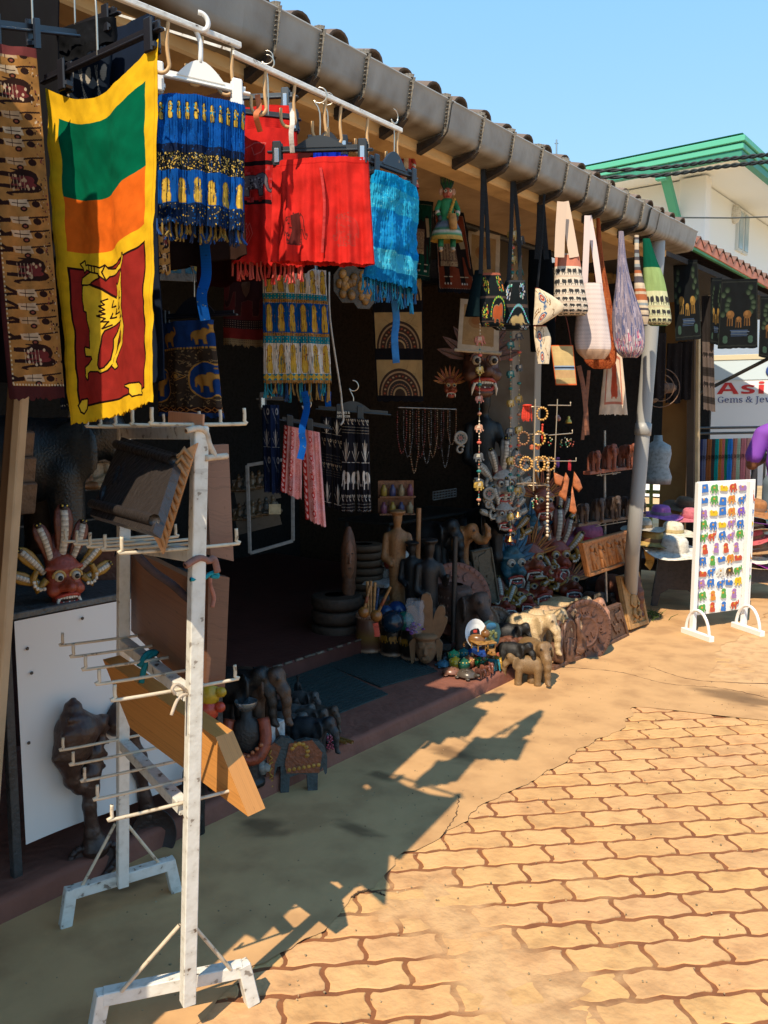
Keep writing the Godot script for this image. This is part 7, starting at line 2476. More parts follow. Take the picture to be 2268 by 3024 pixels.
func drums_and_figures() -> void:

	var t:=thing("carved_post","tall wooden post carved as a long bearded face","carving",V3(-3.434,0.08,-3.913),0.85)
	var b:=B.new()
	var wood:=K(0.15,0.06,0.03)
	b.col=wood
	b.lathe([[0,0],[0.062,0.0],[0.066,0.1],[0.04,0.12],[0.032,0.3],[0.045,0.36],[0.04,0.42],[0.046,0.44],[0.052,0.52],[0.05,0.62],[0.036,0.70],[0.015,0.755],[0,0.76]],16,1,0.8)
	obj("post",b,mat(Color.WHITE,0.5),t)
	b=B.new()
	b.col=wood*1.9
	b.ball(V3(0,0.55,0.022),V3(0.036,0.13,0.034),14)
	b.tube([V3(0,0.60,0.045),V3(0,0.53,0.066)],[0.006,0.012],7)
	b.col=wood*0.5
	for s in [-1,1]:
		b.ball(V3(0.015*s,0.592,0.050),V3(0.010,0.005,0.004),8)
	b.ball(V3(0,0.50,0.052),V3(0.013,0.004,0.004),8)
	obj("face",b,mat(Color.WHITE,0.5),t)

	for k in 9:
		var o:=turned("round_tray","round dark basket tray in the stack behind the drums, %s" % ["lowest","second from below","third from below","fourth from below","in the middle","fourth from the top","third from the top","second from the top","topmost"][k],"tray",V3(-3.5,0.247,-4.148)+V3(rng.randfn()*0.004,k*0.05,rng.randfn()*0.004),[[0,0],[0.115,0],[0.125,0.02],[0.125,0.044],[0.118,0.047],[0,0.047]],[K(0.10,0.055,0.03)],0.7,"round basket trays in the stack")
	for k in 3:
		turned("round_tray","dark wooden tub lid left of the carved post, %s" % ["lowest of three","middle of three","topmost of three"][k],"tub lid",V3(-3.5,0.133,-3.871)+V3(0,k*0.09,0),[[0,0],[0.15,0],[0.165,0.03],[0.165,0.075],[0.15,0.086],[0,0.086]],[K(0.07,0.04,0.026)],0.7,"tub lids left of the post")

	var pale:=K(0.45,0.25,0.15)
	var dk:=K(0.022,0.014,0.010)
	for q in [[V3(-3.22,0.08,-3.864),"brown painted drum holding the maracas, leftmost",1.0,0],[V3(-3.056,0.08,-3.89),"black painted drum with an orange elephant band, middle",0.92,1],[V3(-2.911,0.08,-3.904),"black painted drum partly behind the stone head, rightmost",0.92,2]]:
		t=thing("drum",q[1],"drum",q[0])
		t.scale=Vector3.ONE*q[2]
		b=B.new()
		var body:=K(0.16,0.07,0.04) if q[3]==0 else dk
		b.lathe([[0,0],[0.082,0.0],[0.086,0.018],[0.076,0.03],[0.083,0.05],[0.088,0.1],[0.087,0.16],[0.08,0.2],[0.076,0.22],[0.084,0.232],[0.084,0.24],[0.078,0.243],[0,0.24]],24,1,1,[pale,pale,pale,body,body,K(0.22,0.12,0.03) if q[3]==0 else dk,body,body,pale*0.8,pale,pale,K(0.3,0.2,0.12),K(0.3,0.2,0.12)])
		obj("shell",b,mat(Color.WHITE,0.3,null,0.0,false),t)
		b=B.new()
		b.col=pale
		for k in 30:
			var a:=TAU*k/30
			b.ball(V3(cos(a)*0.083,0.222,sin(a)*0.083),V3(0.006,0.008,0.006),6)
		obj("lacing",b,mat(Color.WHITE,0.5),t)
		if q[3]:
			for k in 5:
				b=B.new()
				b.col=K(0.42,0.19,0.02)
				var a:=-0.6+k*0.75
				b.t=Transform3D(Basis(Vector3.UP,PI/2-a),V3(cos(a)*0.0885,0.125,-sin(a)*0.0885*-1))
				b.slab(P2flip(ELE,0.062),-0.006,0.0025)
				obj("elephant_picture",b,mat(Color.WHITE,0.4),t)

	for q in [[V3(-2.95,0.434,-3.488),0.033,V3(0.02,0.15,-0.03),"orange gourd maraca with a turquoise patch, left"],[V3(-2.9,0.411,-3.538),0.035,V3(0.07,0.17,-0.04),"orange gourd maraca with dark handle hole, right"]]:
		t=thing("maraca",q[3],"maraca",q[0])
		b=B.new()
		b.col=K(0.36,0.14,0.035)
		b.ball(Vector3.ZERO,Vector3.ONE*q[1],14)
		obj("gourd",b,mat(Color.WHITE,0.25),t)
		b=B.new()
		b.col=K(0.36,0.18,0.06)
		b.tube([Vector3.ZERO,q[2]],0.009,8)
		b.col=K(0.25,0.07,0.03)
		b.tube([q[2]*0.35,q[2]*0.6],0.0105,8)
		obj("handle",b,mat(Color.WHITE,0.4),t)
	for k in 4:
		b=B.new()
		b.col=[K(0.40,0.20,0.07),K(0.36,0.17,0.06),K(0.42,0.22,0.08),K(0.03,0.07,0.16)][k]
		var p:Vector3=[V3(-2.98,0.395,-3.561),V3(-3,0.384,-3.605),V3(-3,0.379,-3.631),V3(-3.03,0.365,-3.684)][k]
		b.tube([p,p+V3(-0.005+0.01*k,[0.20,0.205,0.20,0.17][k],0)],0.009,8)
		tag(obj("wooden_flute",b,mat(Color.WHITE,0.4)),"upright %s stick standing in the maraca drum" % ["leftmost tan","second tan","third tan","dark blue"][k],"stick")
	tag(obj("red_label",strip([V3(-2.825,0.4,-3.438),V3(-2.819,0.358,-3.443),V3(-2.817,0.324,-3.444)],0.03,V3(0.7,0,0.7)),mat(K(0.55,0.06,0.03),0.6)),"red paper label hanging on the maraca drum","label")
	for q in [[V3(-3.02,0.369,-3.776),0.045,K(0.015,0.05,0.13),"dark blue glass ball, left"],[V3(-3.05,0.353,-3.918),0.058,K(0.012,0.045,0.15),"big dark blue glass ball at the back"],[V3(-2.9,0.348,-3.686),0.068,K(0.008,0.02,0.035),"black blue ball in front of the others"],[V3(-2.88,0.34,-3.774),0.058,K(0.01,0.10,0.07),"dark green glass ball, right"]]:
		b=B.new()
		b.t.origin=q[0]
		b.ball(Vector3.ZERO,Vector3.ONE*q[1],18)
		tag(obj("ball",b,mat(q[2],0.2,null,0.0,false)),q[3] + " on the painted drums","ball")

	t=thing("petal_bag","clear plastic bag of purple petals behind the stone head","bag",V3(-2.75,0.307,-3.7))
	b=B.new()
	for k in 24:
		b.col=K(0.22,0.05,0.26)*rng.randf_range(0.6,1.5)
		b.ball(V3(rng.randfn()*0.025,rng.randf()*0.05,rng.randfn()*0.025),V3(0.014,0.006,0.012),6)
	obj("petals",b,mat(Color.WHITE,0.5),t)
	b=B.new()
	b.lathe([[0.04,0],[0.055,0.04],[0.06,0.09],[0.05,0.13],[0.06,0.15],[0.05,0.19]],9,1,0.8)
	var film:=StandardMaterial3D.new()
	film.albedo_color=K(0.75,0.78,0.82,0.2)
	film.transparency=BaseMaterial3D.TRANSPARENCY_ALPHA
	film.roughness=0.3
	obj("film",b,film,t)

	stone_head()

	statue("tan carved peasant statue holding a long staff",V3(-3.12,0.344,-4.012),0.62,0.7,K(0.36,0.17,0.065),true,V3(0.75,1,0.75))
	statue("black carved figure with a wide hat, left of two",V3(-3,0.28,-4.007),0.5,0.5,K(0.012,0.012,0.013),false,V3(0.8,1,0.8))
	statue("black carved fisherman with a long pole, right of two",V3(-2.88,0.147,-4.017),0.66,0.9,K(0.016,0.013,0.012),true,V3(0.72,1,0.72))
	statue("dark standing idol silhouetted against the pale pillar",V3(-3.3,0.668,-5.281),1.08,0.8,K(0.010,0.010,0.010),false,V3(0.7,1,0.7))

	var se:=elephant("brown stone elephant carrying a fringed carved blanket",V3(-2.8,0.117,-4.196),0.37,-10,K(0.095,0.055,0.038),false,0.6)
	for k in 4:
		b=B.new()
		b.col=K(0.10,0.05,0.035)
		b.lathe([[0.098+k*0.006,0.0],[0.10+k*0.006,0.035],[0.092,0.06],[0.05,0.075]],22,1.25,0.98)
		b.col=K(0.2,0.12,0.08)
		for i in 30:
			var a:=TAU*i/30
			b.box(V3(cos(a)*(0.10+k*0.006)*1.25,0.004,sin(a)*(0.10+k*0.006)*0.98),V3(0.006,0.014,0.006),0.001,Basis(Vector3.UP,-a))
		var o:=obj("blanket_tier",b,mat(Color.WHITE,0.6),se)
		o.scale=Vector3.ONE*0.79/0.37
		o.position=V3(-0.02,0.31-k*0.045,0)*0.79/0.37

	var we:=elephant("white ceramic elephant with yellow and green round saddle",V3(-3.35,0.471,-4.277),0.21,190,K(0.5,0.48,0.43),true,0.25)
	b=B.new()
	for q in [[V3(0,0.14,0.01),K(0.45,0.42,0.03),0.06],[V3(-0.05,0.13,0.04),K(0.26,0.32,0.03),0.045],[V3(0.0,0.10,0.06),K(0.42,0.06,0.03),0.04]]:
		b.col=q[1]
		b.ball(V3(-3.35,0.471,-4.277)+q[0],V3(q[2],q[2],q[2]*0.7),12)
	part("saddle",b,mat(Color.WHITE,0.3),we)

func stone_head() -> void:
	var t:=thing("stone_head","sandstone head with closed eyes and a tall leaf crown","statue",V3(-2.774,0.08,-3.843),0.55)
	var c:=K(0.24,0.125,0.058)
	var m:=surface_mat(c,0.9,3.0,0.12)
	var w:=Color.WHITE
	var head:=blob([[V3(0,0.10,0),V3(0.062,0.085,0.062),w],[V3(0,0.045,0.02),V3(0.036,0.03,0.034),w],[V3(0,0.12,0.058),V3(0,0.085,0.074),0.007,0.013,w],[V3(0.025,0.118,0.05),V3(0.016,0.009,0.012),K(0.9,0.9,0.9)],[V3(-0.025,0.118,0.05),V3(0.016,0.009,0.012),K(0.9,0.9,0.9)],
		[V3(0.014,0.137,0.056),V3(0.042,0.137,0.044),0.005,0.004,w],[V3(-0.014,0.137,0.056),V3(-0.042,0.137,0.044),0.005,0.004,w],[V3(-0.014,0.058,0.064),V3(0.014,0.058,0.064),0.007,0.007,K(0.85,0.8,0.8)],[V3(-0.01,0.048,0.062),V3(0.01,0.048,0.062),0.008,0.008,w],[V3(0,0.17,0),V3(0.07,0.025,0.065),w]],0.012,0.0055)
	obj("face",head,m,t)
	for q in [[0.0,0.16,0.0,0.27,0.085,0.0],[-0.045,0.15,0.22,0.21,0.07,-0.012],[0.045,0.15,-0.22,0.21,0.07,-0.012],[-0.055,0.15,0.4,0.15,0.05,-0.024],[0.055,0.15,-0.4,0.15,0.05,-0.024]]:
		var b:=B.new()
		b.t=Transform3D(Basis(Vector3.BACK,q[2]),V3(q[0],q[1],q[5]))
		b.slab(P2([-0.3,0.0,-0.46,0.4,-0.42,0.8,-0.25,0.97,0,1.0,0.25,0.97,0.42,0.8,0.46,0.4,0.3,0.0],Vector2(q[4],q[3])),-0.02,0.018)
		obj("crown_leaf",b,m,t)
	for s in [-1.0,1.0]:
		var b:=B.new()
		b.slab(P2([0.058,0.15,0.075,0.16,0.098,0.13,0.092,0.06,0.085,0.0,0.068,0.02,0.062,0.08],Vector2(s,1)),-0.02,0.012)
		obj("ear",b,m,t)

func small_goods() -> void:

	var t:=thing("plate","white plate with a black elephant print, standing upright","plate")
	var bs:=Basis(Vector3.UP,0.95)*Basis(Vector3.RIGHT,PI/2-0.2)
	var c:=V3(-2.5,0.293,-3.945)
	var b:=B.new()
	b.t=Transform3D(bs,c)
	b.lathe([[0,0.0],[0.05,0.0],[0.058,0.006],[0.082,0.010],[0.084,0.008],[0.05,-0.006],[0,-0.006]],28,0.8,1.0)
	obj("dish",b,mat(K(0.72,0.74,0.74),0.15,null,0.0,false),t)
	b=B.new()
	b.t=Transform3D(bs*Basis(Vector3.RIGHT,-PI/2),c+bs.y*0.002)
	b.col=K(0.01,0.01,0.012)
	b.slab(P2flip(ELE,0.07),-0.0005,0.0005)
	b.col=K(0.45,0.05,0.03)
	b.box(V3(-0.002,0.012,0.001),V3(0.022,0.016,0.0016))
	obj("print",b,mat(Color.WHITE,0.4,null,0.0,false),t)
	rebase(t)

	b=B.new()
	b.t=Transform3D(Basis(Vector3.UP,0.9),V3(-2.47,0.274,-4.063))
	b.col=K(0.02,0.09,0.12)
	b.slab(P2([-0.05,-0.07,-0.06,0.0,-0.05,0.06,-0.01,0.078,0.045,0.055,0.06,0.0,0.045,-0.06,0.0,-0.075]),-0.008,0.008)
	b.col=K(0.16,0.17,0.06)
	for k in 14:
		b.ball(V3(rng.randf_range(-0.035,0.035),rng.randf_range(-0.055,0.02),0.008),V3(0.012,0.014,0.006),7)
	b.col=K(0.03,0.15,0.3)
	b.ball(V3(0.0,0.045,0.006),V3(0.035,0.022,0.006),10)
	tag(obj("enamel_plaque",b,mat(Color.WHITE,0.25)),"blue green enamel plaque right of the white plate","plaque")

	b=B.new()
	b.t=Transform3D(Basis(Vector3.UP,0.4)*Basis.from_scale(Vector3.ONE*0.9),V3(-2.46,0.227,-3.928))
	b.col=K(0.22,0.10,0.03)
	b.ball(V3(-0.02,0.04,0),V3(0.06,0.04,0.035),12)
	b.ball(V3(0.035,0.085,0),V3(0.03,0.028,0.024),10)
	b.tube([V3(0.03,0.105,0.012),V3(0.035,0.135,0.016)],[0.010,0.001],6)
	b.tube([V3(0.03,0.105,-0.012),V3(0.035,0.135,-0.016)],[0.010,0.001],6)
	b.tube([V3(-0.07,0.03,0),V3(-0.1,0.02,0.02),V3(-0.09,0.01,0.05)],0.007,6)
	tag(obj("cat_figure",b,mat(Color.WHITE,0.3)),"small golden brown cat figure crouching before the white plate","figurine")

	for q in [[V3(-2.44,0.173,-3.888),K(0.015,0.05,0.22),"blue toy three-wheeler taxi with tan roof"],[V3(-2.42,0.168,-3.959),K(0.36,0.17,0.04),"tan toy three-wheeler taxi right of the blue one"]]:
		t=thing("toy_taxi",q[2],"toy taxi",q[0],-0.5)
		b=B.new()
		b.col=q[1]
		b.box(V3(0,0.035,0),V3(0.085,0.035,0.052),0.008)
		b.box(V3(0.048,0.03,0),V3(0.03,0.028,0.036),0.008)
		obj("body",b,mat(Color.WHITE,0.35),t)
		b=B.new()
		b.col=K(0.40,0.20,0.05)
		b.box(V3(-0.004,0.088,0),V3(0.105,0.009,0.06),0.004)
		for s in [-1,1]:
			for x in [-0.042,0.032]:
				b.box(V3(x,0.067,s*0.023),V3(0.005,0.04,0.005))
		obj("roof",b,mat(Color.WHITE,0.4),t)
		for w in [[0.05,0.0],[-0.028,0.026],[-0.028,-0.026]]:
			b=B.new()
			b.t=Transform3D(Basis(Vector3.RIGHT,PI/2),V3(w[0],0.012,w[1]))
			b.lathe([[0,0.005],[0.013,0.005],[0.013,-0.005],[0,-0.005]],12)
			obj("wheel",b,mat(K(0.02,0.02,0.02),0.6),t)

	var cs:=[K(0.10,0.04,0.03),K(0.20,0.07,0.045),K(0.24,0.08,0.05),K(0.03,0.24,0.30),K(0.55,0.30,0.03),K(0.45,0.13,0.08),K(0.36,0.10,0.06)]
	var spots:=[V3(-2.396,0.08,-3.83),V3(-2.407,0.08,-3.897),V3(-2.412,0.08,-3.949),V3(-2.419,0.08,-4),V3(-2.428,0.08,-4.062),V3(-2.433,0.08,-4.117),V3(-2.445,0.08,-4.179)]
	for k in 7:
		elephant("tiny %s elephant in the row along the step's edge" % ["dark brown","mid brown","reddish brown","turquoise","golden yellow","coral red","larger coral"][k],spots[k],0.058+0.004*k,-15+rng.randf_range(-15,15),cs[k],false,0.3,"tiny elephants along the step's edge")

	var kinds:=[["green and yellow",K(0.05,0.32,0.14)],["golden yellow",K(0.55,0.36,0.03)],["dark green",K(0.012,0.07,0.045)],["copper",K(0.30,0.12,0.055)],["dark red",K(0.18,0.015,0.025)],["deep blue",K(0.012,0.05,0.22)],["teal",K(0.02,0.16,0.17)],["brown",K(0.18,0.09,0.04)],["emerald",K(0.01,0.16,0.07)]]
	var at:=[V3(-2.69,0.08,-4.008),V3(-2.603,0.08,-3.898),V3(-2.55,0.08,-3.906),V3(-2.559,0.08,-3.968),V3(-2.551,0.08,-4.046),V3(-2.629,0.08,-4.106),V3(-2.664,0.08,-4.078),V3(-2.538,0.08,-4.105),V3(-2.5,0.08,-4.015)]
	for k in 9:
		t=thing("enamel_box","small %s enamelled lidded box among the trinkets on the step" % kinds[k][0],"trinket box",at[k],rng.randf()*3)
		b=B.new()
		b.col=kinds[k][1]
		b.lathe([[0,0],[0.028,0.0],[0.036,0.014],[0.037,0.03],[0.035,0.034],[0,0.034]],16)
		obj("bowl",b,mat(Color.WHITE,0.18,null,0.0,false),t)
		b=B.new()
		b.col=kinds[k][1]*1.4
		b.lathe([[0.037,0.035],[0.034,0.048],[0.02,0.060],[0.006,0.064],[0.006,0.07],[0,0.073]],16)
		b.col=K(0.6,0.45,0.12)
		for i in 10:
			var a:=TAU*i/10
			b.ball(V3(cos(a)*0.034,0.047,sin(a)*0.034),Vector3.ONE*0.005,6)
		obj("lid",b,mat(Color.WHITE,0.18,null,0.0,false),t)
	for q in [[V3(-2.552,0.08,-3.78),K(0.26,0.12,0.075),0.9,"smooth copper brown turtle at the step's edge",0.6],[V3(-2.452,0.08,-3.785),K(0.10,0.08,0.065),1.0,"grey brown turtle with ridged shell at the step's edge",0.0],[V3(-2.741,0.08,-4.17),K(0.03,0.13,0.13),1.05,"teal turtle with swirl patterned shell",0.5],[V3(-2.673,0.08,-3.877),K(0.06,0.2,0.3),0.8,"flat blue and red enamel turtle beside the stone head",2.5],[V3(-2.749,0.08,-3.997),K(0.012,0.012,0.013),0.9,"black turtle between stone head and trinkets",2.0]]:
		t=thing("turtle",q[3],"turtle figure",q[0],q[4])
		t.scale=Vector3.ONE*q[2]
		b=B.new()
		b.col=q[1]
		b.lathe([[0,0.008],[0.05,0.008],[0.055,0.016],[0.045,0.034],[0.025,0.046],[0,0.05]],16,1.1,0.9)
		obj("shell",b,mat(Color.WHITE,0.3),t)
		b=B.new()
		b.col=q[1]*0.7
		for i in 7:
			var a:=TAU*i/6
			b.ball(V3(cos(a)*0.028,0.040,sin(a)*0.024) if i<6 else V3(0,0.047,0),V3(0.013,0.006,0.012),7)
		obj("scutes",b,mat(Color.WHITE,0.3),t)
		b=B.new()
		b.col=q[1]*0.8
		b.tube([V3(0.045,0.018,0),V3(0.07,0.026,0),V3(0.084,0.026,0)],[0.012,0.011,0.009],8)
		for s in [-1,1]:
			for x in [-0.035,0.035]:
				b.ball(V3(x,0.008,s*0.045),V3(0.016,0.008,0.012),7)
		obj("head_and_feet",b,mat(Color.WHITE,0.35),t)

	var rub:=mat(K(0.034,0.058,0.056),0.7)
	var mats_:=[[[V3(-3.146,0.085,-4.009),V3(-2.649,0.085,-3.782),V3(-2.719,0.085,-3.353),V3(-3.301,0.085,-3.494)],"dark green studded rubber mat nearer the drums"],[[V3(-3.306,0.083,-3.499),V3(-2.621,0.083,-3.293),V3(-2.629,0.083,-2.831),V3(-3.261,0.083,-2.976)],"dark green studded rubber mat nearer the camera"]]
	for mq in mats_:
		t=thing("rubber_mat",mq[1],"mat")
		b=B.new()
		var p:Array=mq[0]
		var lo:=V3(0,-0.006,0)
		b.quad(p[0],p[1],p[2],p[3],Vector3.UP)
		for i in 4:
			b.quad(p[i]+lo,p[(i+1) % 4]+lo,p[(i+1) % 4],p[i])
		obj("sheet",b,rub,t)
		b=B.new()
		b.col=K(1.5,1.5,1.5)
		for i in 34:
			for j in 20:
				var f:=Vector2((i+0.5+0.5*(j % 2))/35,(j+0.5)/20)
				var a:Vector3=p[0].lerp(p[1],f.y)
				var e:Vector3=p[3].lerp(p[2],f.y)
				b.box(a.lerp(e,f.x)+V3(0,0.002,0),V3(0.012,0.005,0.012),0.0025,Basis(Vector3.UP,0.5))
		obj("studs",b,rub,t).set_meta("kind","stuff")
		rebase(t)

func plank(called:String,label:String,category:String,q:Array,thick:float,m:Material,under:Node=self) -> Node3D:
	var n:Vector3=-(q[1]-q[0]).cross(q[2]-q[0]).normalized()
	if n.dot(V3(0,1.5,0)-q[0])<0:n=-n
	var b:=B.new()
	var r:=[]
	for p in q:r.append(p-n*thick)
	b.quad(q[0],q[1],q[3],q[2],n)
	b.quad(r[0],r[1],r[3],r[2],-n)
	for e in [[0,1],[1,3],[3,2],[2,0]]:
		var mid:Vector3=(q[0]+q[1]+q[2]+q[3])/4
		var nn:Vector3=(q[e[1]]-q[e[0]]).cross(n).normalized()
		if nn.dot(q[e[0]]-mid)<0:nn=-nn
		b.quad(q[e[0]],q[e[1]],r[e[1]],r[e[0]],nn)
	return tag(obj(called,b,m),label,category) if under==self else obj(called,b,m,under)

func wood_mat(c:Color,seed_:int) -> StandardMaterial3D:
	var rg:=RandomNumberGenerator.new()
	rg.seed=seed_
	var p:=Pic.new(256,256,c)
	for i in 70:
		var y:=rg.randf()
		p.line(P2([0,y,0.3,y+rg.randfn()*0.012,0.7,y+rg.randfn()*0.012,1,y]),rg.randf_range(0.003,0.012),c*rg.randf_range(0.78,1.12))
	for i in 4:
		p.disc(Vector2(rg.randf(),rg.randf()),Vector2(0.02,0.012),c*0.7)
	var m:=StandardMaterial3D.new()
	m.albedo_texture=p.tex(false)
	m.roughness=0.5
	return m

func left_side() -> void:
	var paint:=chipped(K(0.74,0.72,0.66))
	var rusty:=chipped(K(0.66,0.56,0.42))
	var F:Vector3=V3(-1.553,0.1,-1.166)
	var R:Vector3=V3(-2.124,0.1,-1.365)
	var Ft:=V3(-1.454,1.49,F.z)
	var Rt:=V3(-2.035,1.481,R.z)
	var u:=(F-R).normalized()
	var d:=V3(-u.z,0,u.x)
	var t:=thing("display_rack","white painted metal display rack on two feet with hooked arms","rack")
	for q in [[F,Ft],[R,Rt]]:
		var b:=B.new()
		b.bar(q[0]-V3(0,0.012,0),q[1],0.032,0.032,u,0.002)
		obj("post",b,paint,t)
	for q in [[V3(-1.731,0,-1.02),V3(-1.52,0,-1.344),F],[V3(-2.2,0,-1.216),V3(-2.095,0,-1.539),R]]:
		var b:=B.new()
		var a:Vector3=q[0].lerp(q[1],0.06)+V3(0,0.1,0)
		var e:Vector3=q[0].lerp(q[1],0.94)+V3(0,0.1,0)
		b.bar(a,e,0.034,0.034,Vector3.UP,0.002)
		obj("foot_bar",b,paint,t)
		for k in [[a,q[0]],[e,q[1]]]:
			b=B.new()
			b.bar(k[0]+V3(0,0.015,0),k[1],0.034,0.034,u,0.002)
			obj("leg",b,paint,t)
		for k in [a,e]:
			b=B.new()
			b.tube([k.lerp(q[2],0.22)+V3(0,0.015,0),q[2]+V3(0,0.19,0)+(k-q[2]).normalized()*0.014],0.005,8)
			obj("brace",b,rusty,t)
	var lv:=0
	for h in [[V3(-1.455,1.475,F.z),V3(-2.036,1.466,R.z)],[V3(-1.476,1.20,F.z),V3(-2.055,1.15,R.z)],[V3(-1.505,0.869,F.z),V3(-2.072,0.858,R.z)],[V3(-1.534,0.584,F.z),V3(-2.094,0.548,R.z)]]:
		var b:=B.new()
		b.bar(h[0]-u*0.016,h[1]+u*0.016,0.03,0.03,Vector3.UP,0.002)
		obj("crossbar",b,paint,t)
		for i in 5:
			var c:Vector3=h[1].lerp(h[0],0.02+i*0.24)+V3(0,0.019,0)
			var l:float=[0.10,0.16,0.17,0.17][lv]
			var l2:float=[0.11,0.10,0.11,0.13][lv]
			b=B.new()
			b.tube(smooth_path([c+d*l+V3(0,0.036,0),c+d*l+V3(0,0.008,0),c+d*(l-0.012),c-d*(l2-0.012),c-d*l2+V3(0,0.008,0),c-d*l2+V3(0,0.036,0)],4),0.0042,8)
			obj("hook_arm",b,rusty,t)
		lv+=1
	rebase(t)

	for q in [[[V3(-1.46,1.186,-1.122),V3(-1.46,1.198,-1.162),V3(-1.46,1.188,-1.186),V3(-1.46,1.19,-1.202),V3(-1.46,1.159,-1.211)],K(0.28,0.13,0.10),"brown rag tied round the front rack post",0.008],[[V3(-1.47,1.151,-1.143),V3(-1.47,1.148,-1.177),V3(-1.47,1.155,-1.196),V3(-1.47,1.157,-1.214),V3(-1.47,1.146,-1.219),V3(-1.47,1.15,-1.201)],K(0.0,0.28,0.36),"turquoise twine tied round the front rack post",0.005],[[V3(-1.5,1.148,-1.224),V3(-1.5,1.124,-1.222),V3(-1.5,1.092,-1.232),V3(-1.5,1.069,-1.226)],K(0.42,0.17,0.12),"dangling pinkish cord beside the turquoise twine",0.005],[[V3(-1.8,0.87,-1.228),V3(-1.8,0.898,-1.254),V3(-1.8,0.894,-1.283),V3(-1.8,0.888,-1.257),V3(-1.8,0.852,-1.241),V3(-1.8,0.825,-1.234)],K(0.0,0.20,0.24),"teal twine knotted on the middle rack crossbar",0.008],[[V3(-1.5,0.889,-1.115),V3(-1.5,0.904,-1.108),V3(-1.5,0.91,-1.123),V3(-1.5,0.883,-1.153),V3(-1.5,0.855,-1.184),V3(-1.5,0.88,-1.148),V3(-1.5,0.876,-1.122),V3(-1.5,0.844,-1.103)],K(0.60,0.48,0.36),"frayed pale twine tied round the front post",0.004],[[V3(-1.62,1.203,-1.103),V3(-1.62,1.153,-1.151),V3(-1.62,1.112,-1.205),V3(-1.62,1.068,-1.253),V3(-1.62,1.058,-1.284)],K(0.05,0.035,0.045),"dark cloth strap slung across the brown board",0.010],[[V3(-1.44,1.48,-1.118),V3(-1.44,1.485,-1.153),V3(-1.44,1.475,-1.171),V3(-1.44,1.45,-1.179),V3(-1.44,1.424,-1.192),V3(-1.44,1.42,-1.168),V3(-1.44,1.423,-1.229)],K(0.66,0.54,0.42),"white rag knotted at the top of the front post",0.007]]:
		var b:=B.new()
		b.tube(smooth_path(q[0],5),q[3],7)
		tag(obj("twine",b,mat(q[1],0.85)),q[2],"twine")
	var top:=B.new()
	top.bar(V3(-1.55,1.508,-1.157),V3(-1.44,1.5,-1.166),0.03,0.006,Vector3.UP,0.001)
	tag(obj("loose_slat",top,wood_mat(K(0.42,0.2,0.11),8)),"thin pinkish wooden slat lying on top of the rack","slat")

	var dark:=surface_mat(K(0.028,0.022,0.020),0.45,1.5,0.5)
	var pq:=[V3(-1.915,1.459,-1.276),V3(-1.483,1.43,-1.127),V3(-1.759,1.281,-1.078),V3(-1.284,1.296,-0.915)]
	var pt:=thing("carved_relief","dark carved wooden relief lying against the left of the rack","relief")
	plank("panel","","",pq,0.02,dark,pt)
	var cv:=B.new()
	var px:Vector3=(pq[1]-pq[0]).normalized()
	var py:Vector3=(pq[0]-pq[2]).normalized()
	var pn:=px.cross(py).normalized()
	if pn.dot(V3(0,1.5,0)-pq[0])<0:pn=-pn
	for i in 9:
		cv=B.new()
		cv.t=Transform3D(Basis(px,py,pn),pq[2].lerp(pq[1],0.3+0.05*i)+py*rng.randf_range(-0.06,0.06)-px*rng.randf_range(0.0,0.1))
		cv.ball(Vector3.ZERO,V3(rng.randf_range(0.015,0.03),rng.randf_range(0.03,0.05),0.012),9)
		obj("figure",cv,dark,pt)
	cv=B.new()
	for f in [0.12,0.88]:
		cv.tube([pq[0].lerp(pq[2],f)+pn*0.004,pq[1].lerp(pq[3],f)+pn*0.004],0.012,8)
	obj("rim",cv,dark,pt)
	rebase(pt)
	var eq:=[V3(-1.461,1.429,-1.107),V3(-1.428,1.454,-1.137),V3(-1.506,1.272,-1.064),V3(-1.486,1.213,-1.083)]
	var sc:=thing("scroll_board","light brown board carved with leaf scrolls along the dark relief's edge","carving")
	plank("board","","",eq,0.02,wood_mat(K(0.46,0.215,0.08),3),sc)
	for i in 11:
		cv=B.new()
		var f:=0.06+i*0.082
		var l:Vector3=eq[0].lerp(eq[2],f)
		var r:Vector3=eq[1].lerp(eq[3],minf(1.0,f+0.03))
		var en:Vector3=(V3(0,1.5,0)-l).normalized()
		cv.tube([l.lerp(r,0.15)+en*0.004,l.lerp(r,0.5)+V3(0,0.014,0)+en*0.006,l.lerp(r,0.88)-V3(0,0.012,0)+en*0.003],[0.004,0.008,0.004],7)
		obj("scroll",cv,mat(K(0.36,0.17,0.06),0.5),sc)
	rebase(sc)
	var brown:=wood_mat(K(0.235,0.10,0.045),5)
	plank("back_board","big brown flat board hung between the rack posts","board",[V3(-2.085,1.129,-1.409),V3(-1.553,1.122,-1.225),V3(-2.114,0.876,-1.419),V3(-1.588,0.836,-1.237)],0.02,brown)
	plank("hung_plank","narrow grey brown plank hung on the rack's far side, upper","board",[V3(-1.511,1.445,-1.226),V3(-1.492,1.447,-1.279),V3(-1.508,1.189,-1.232),V3(-1.489,1.171,-1.285)],0.035,wood_mat(K(0.22,0.11,0.07),6))
	plank("hung_plank","dark brown plank hung below the upper one by the front post","board",[V3(-1.526,1.143,-1.239),V3(-1.509,1.129,-1.288),V3(-1.53,0.878,-1.228),V3(-1.515,0.861,-1.272)],0.035,wood_mat(K(0.15,0.07,0.04),7))
	plank("hung_plank","dark gap side plank just right of the front rack post","board",[V3(-1.563,1.156,-1.233),V3(-1.552,1.143,-1.254),V3(-1.568,0.88,-1.224),V3(-1.557,0.87,-1.245)],0.03,wood_mat(K(0.13,0.06,0.03),9))
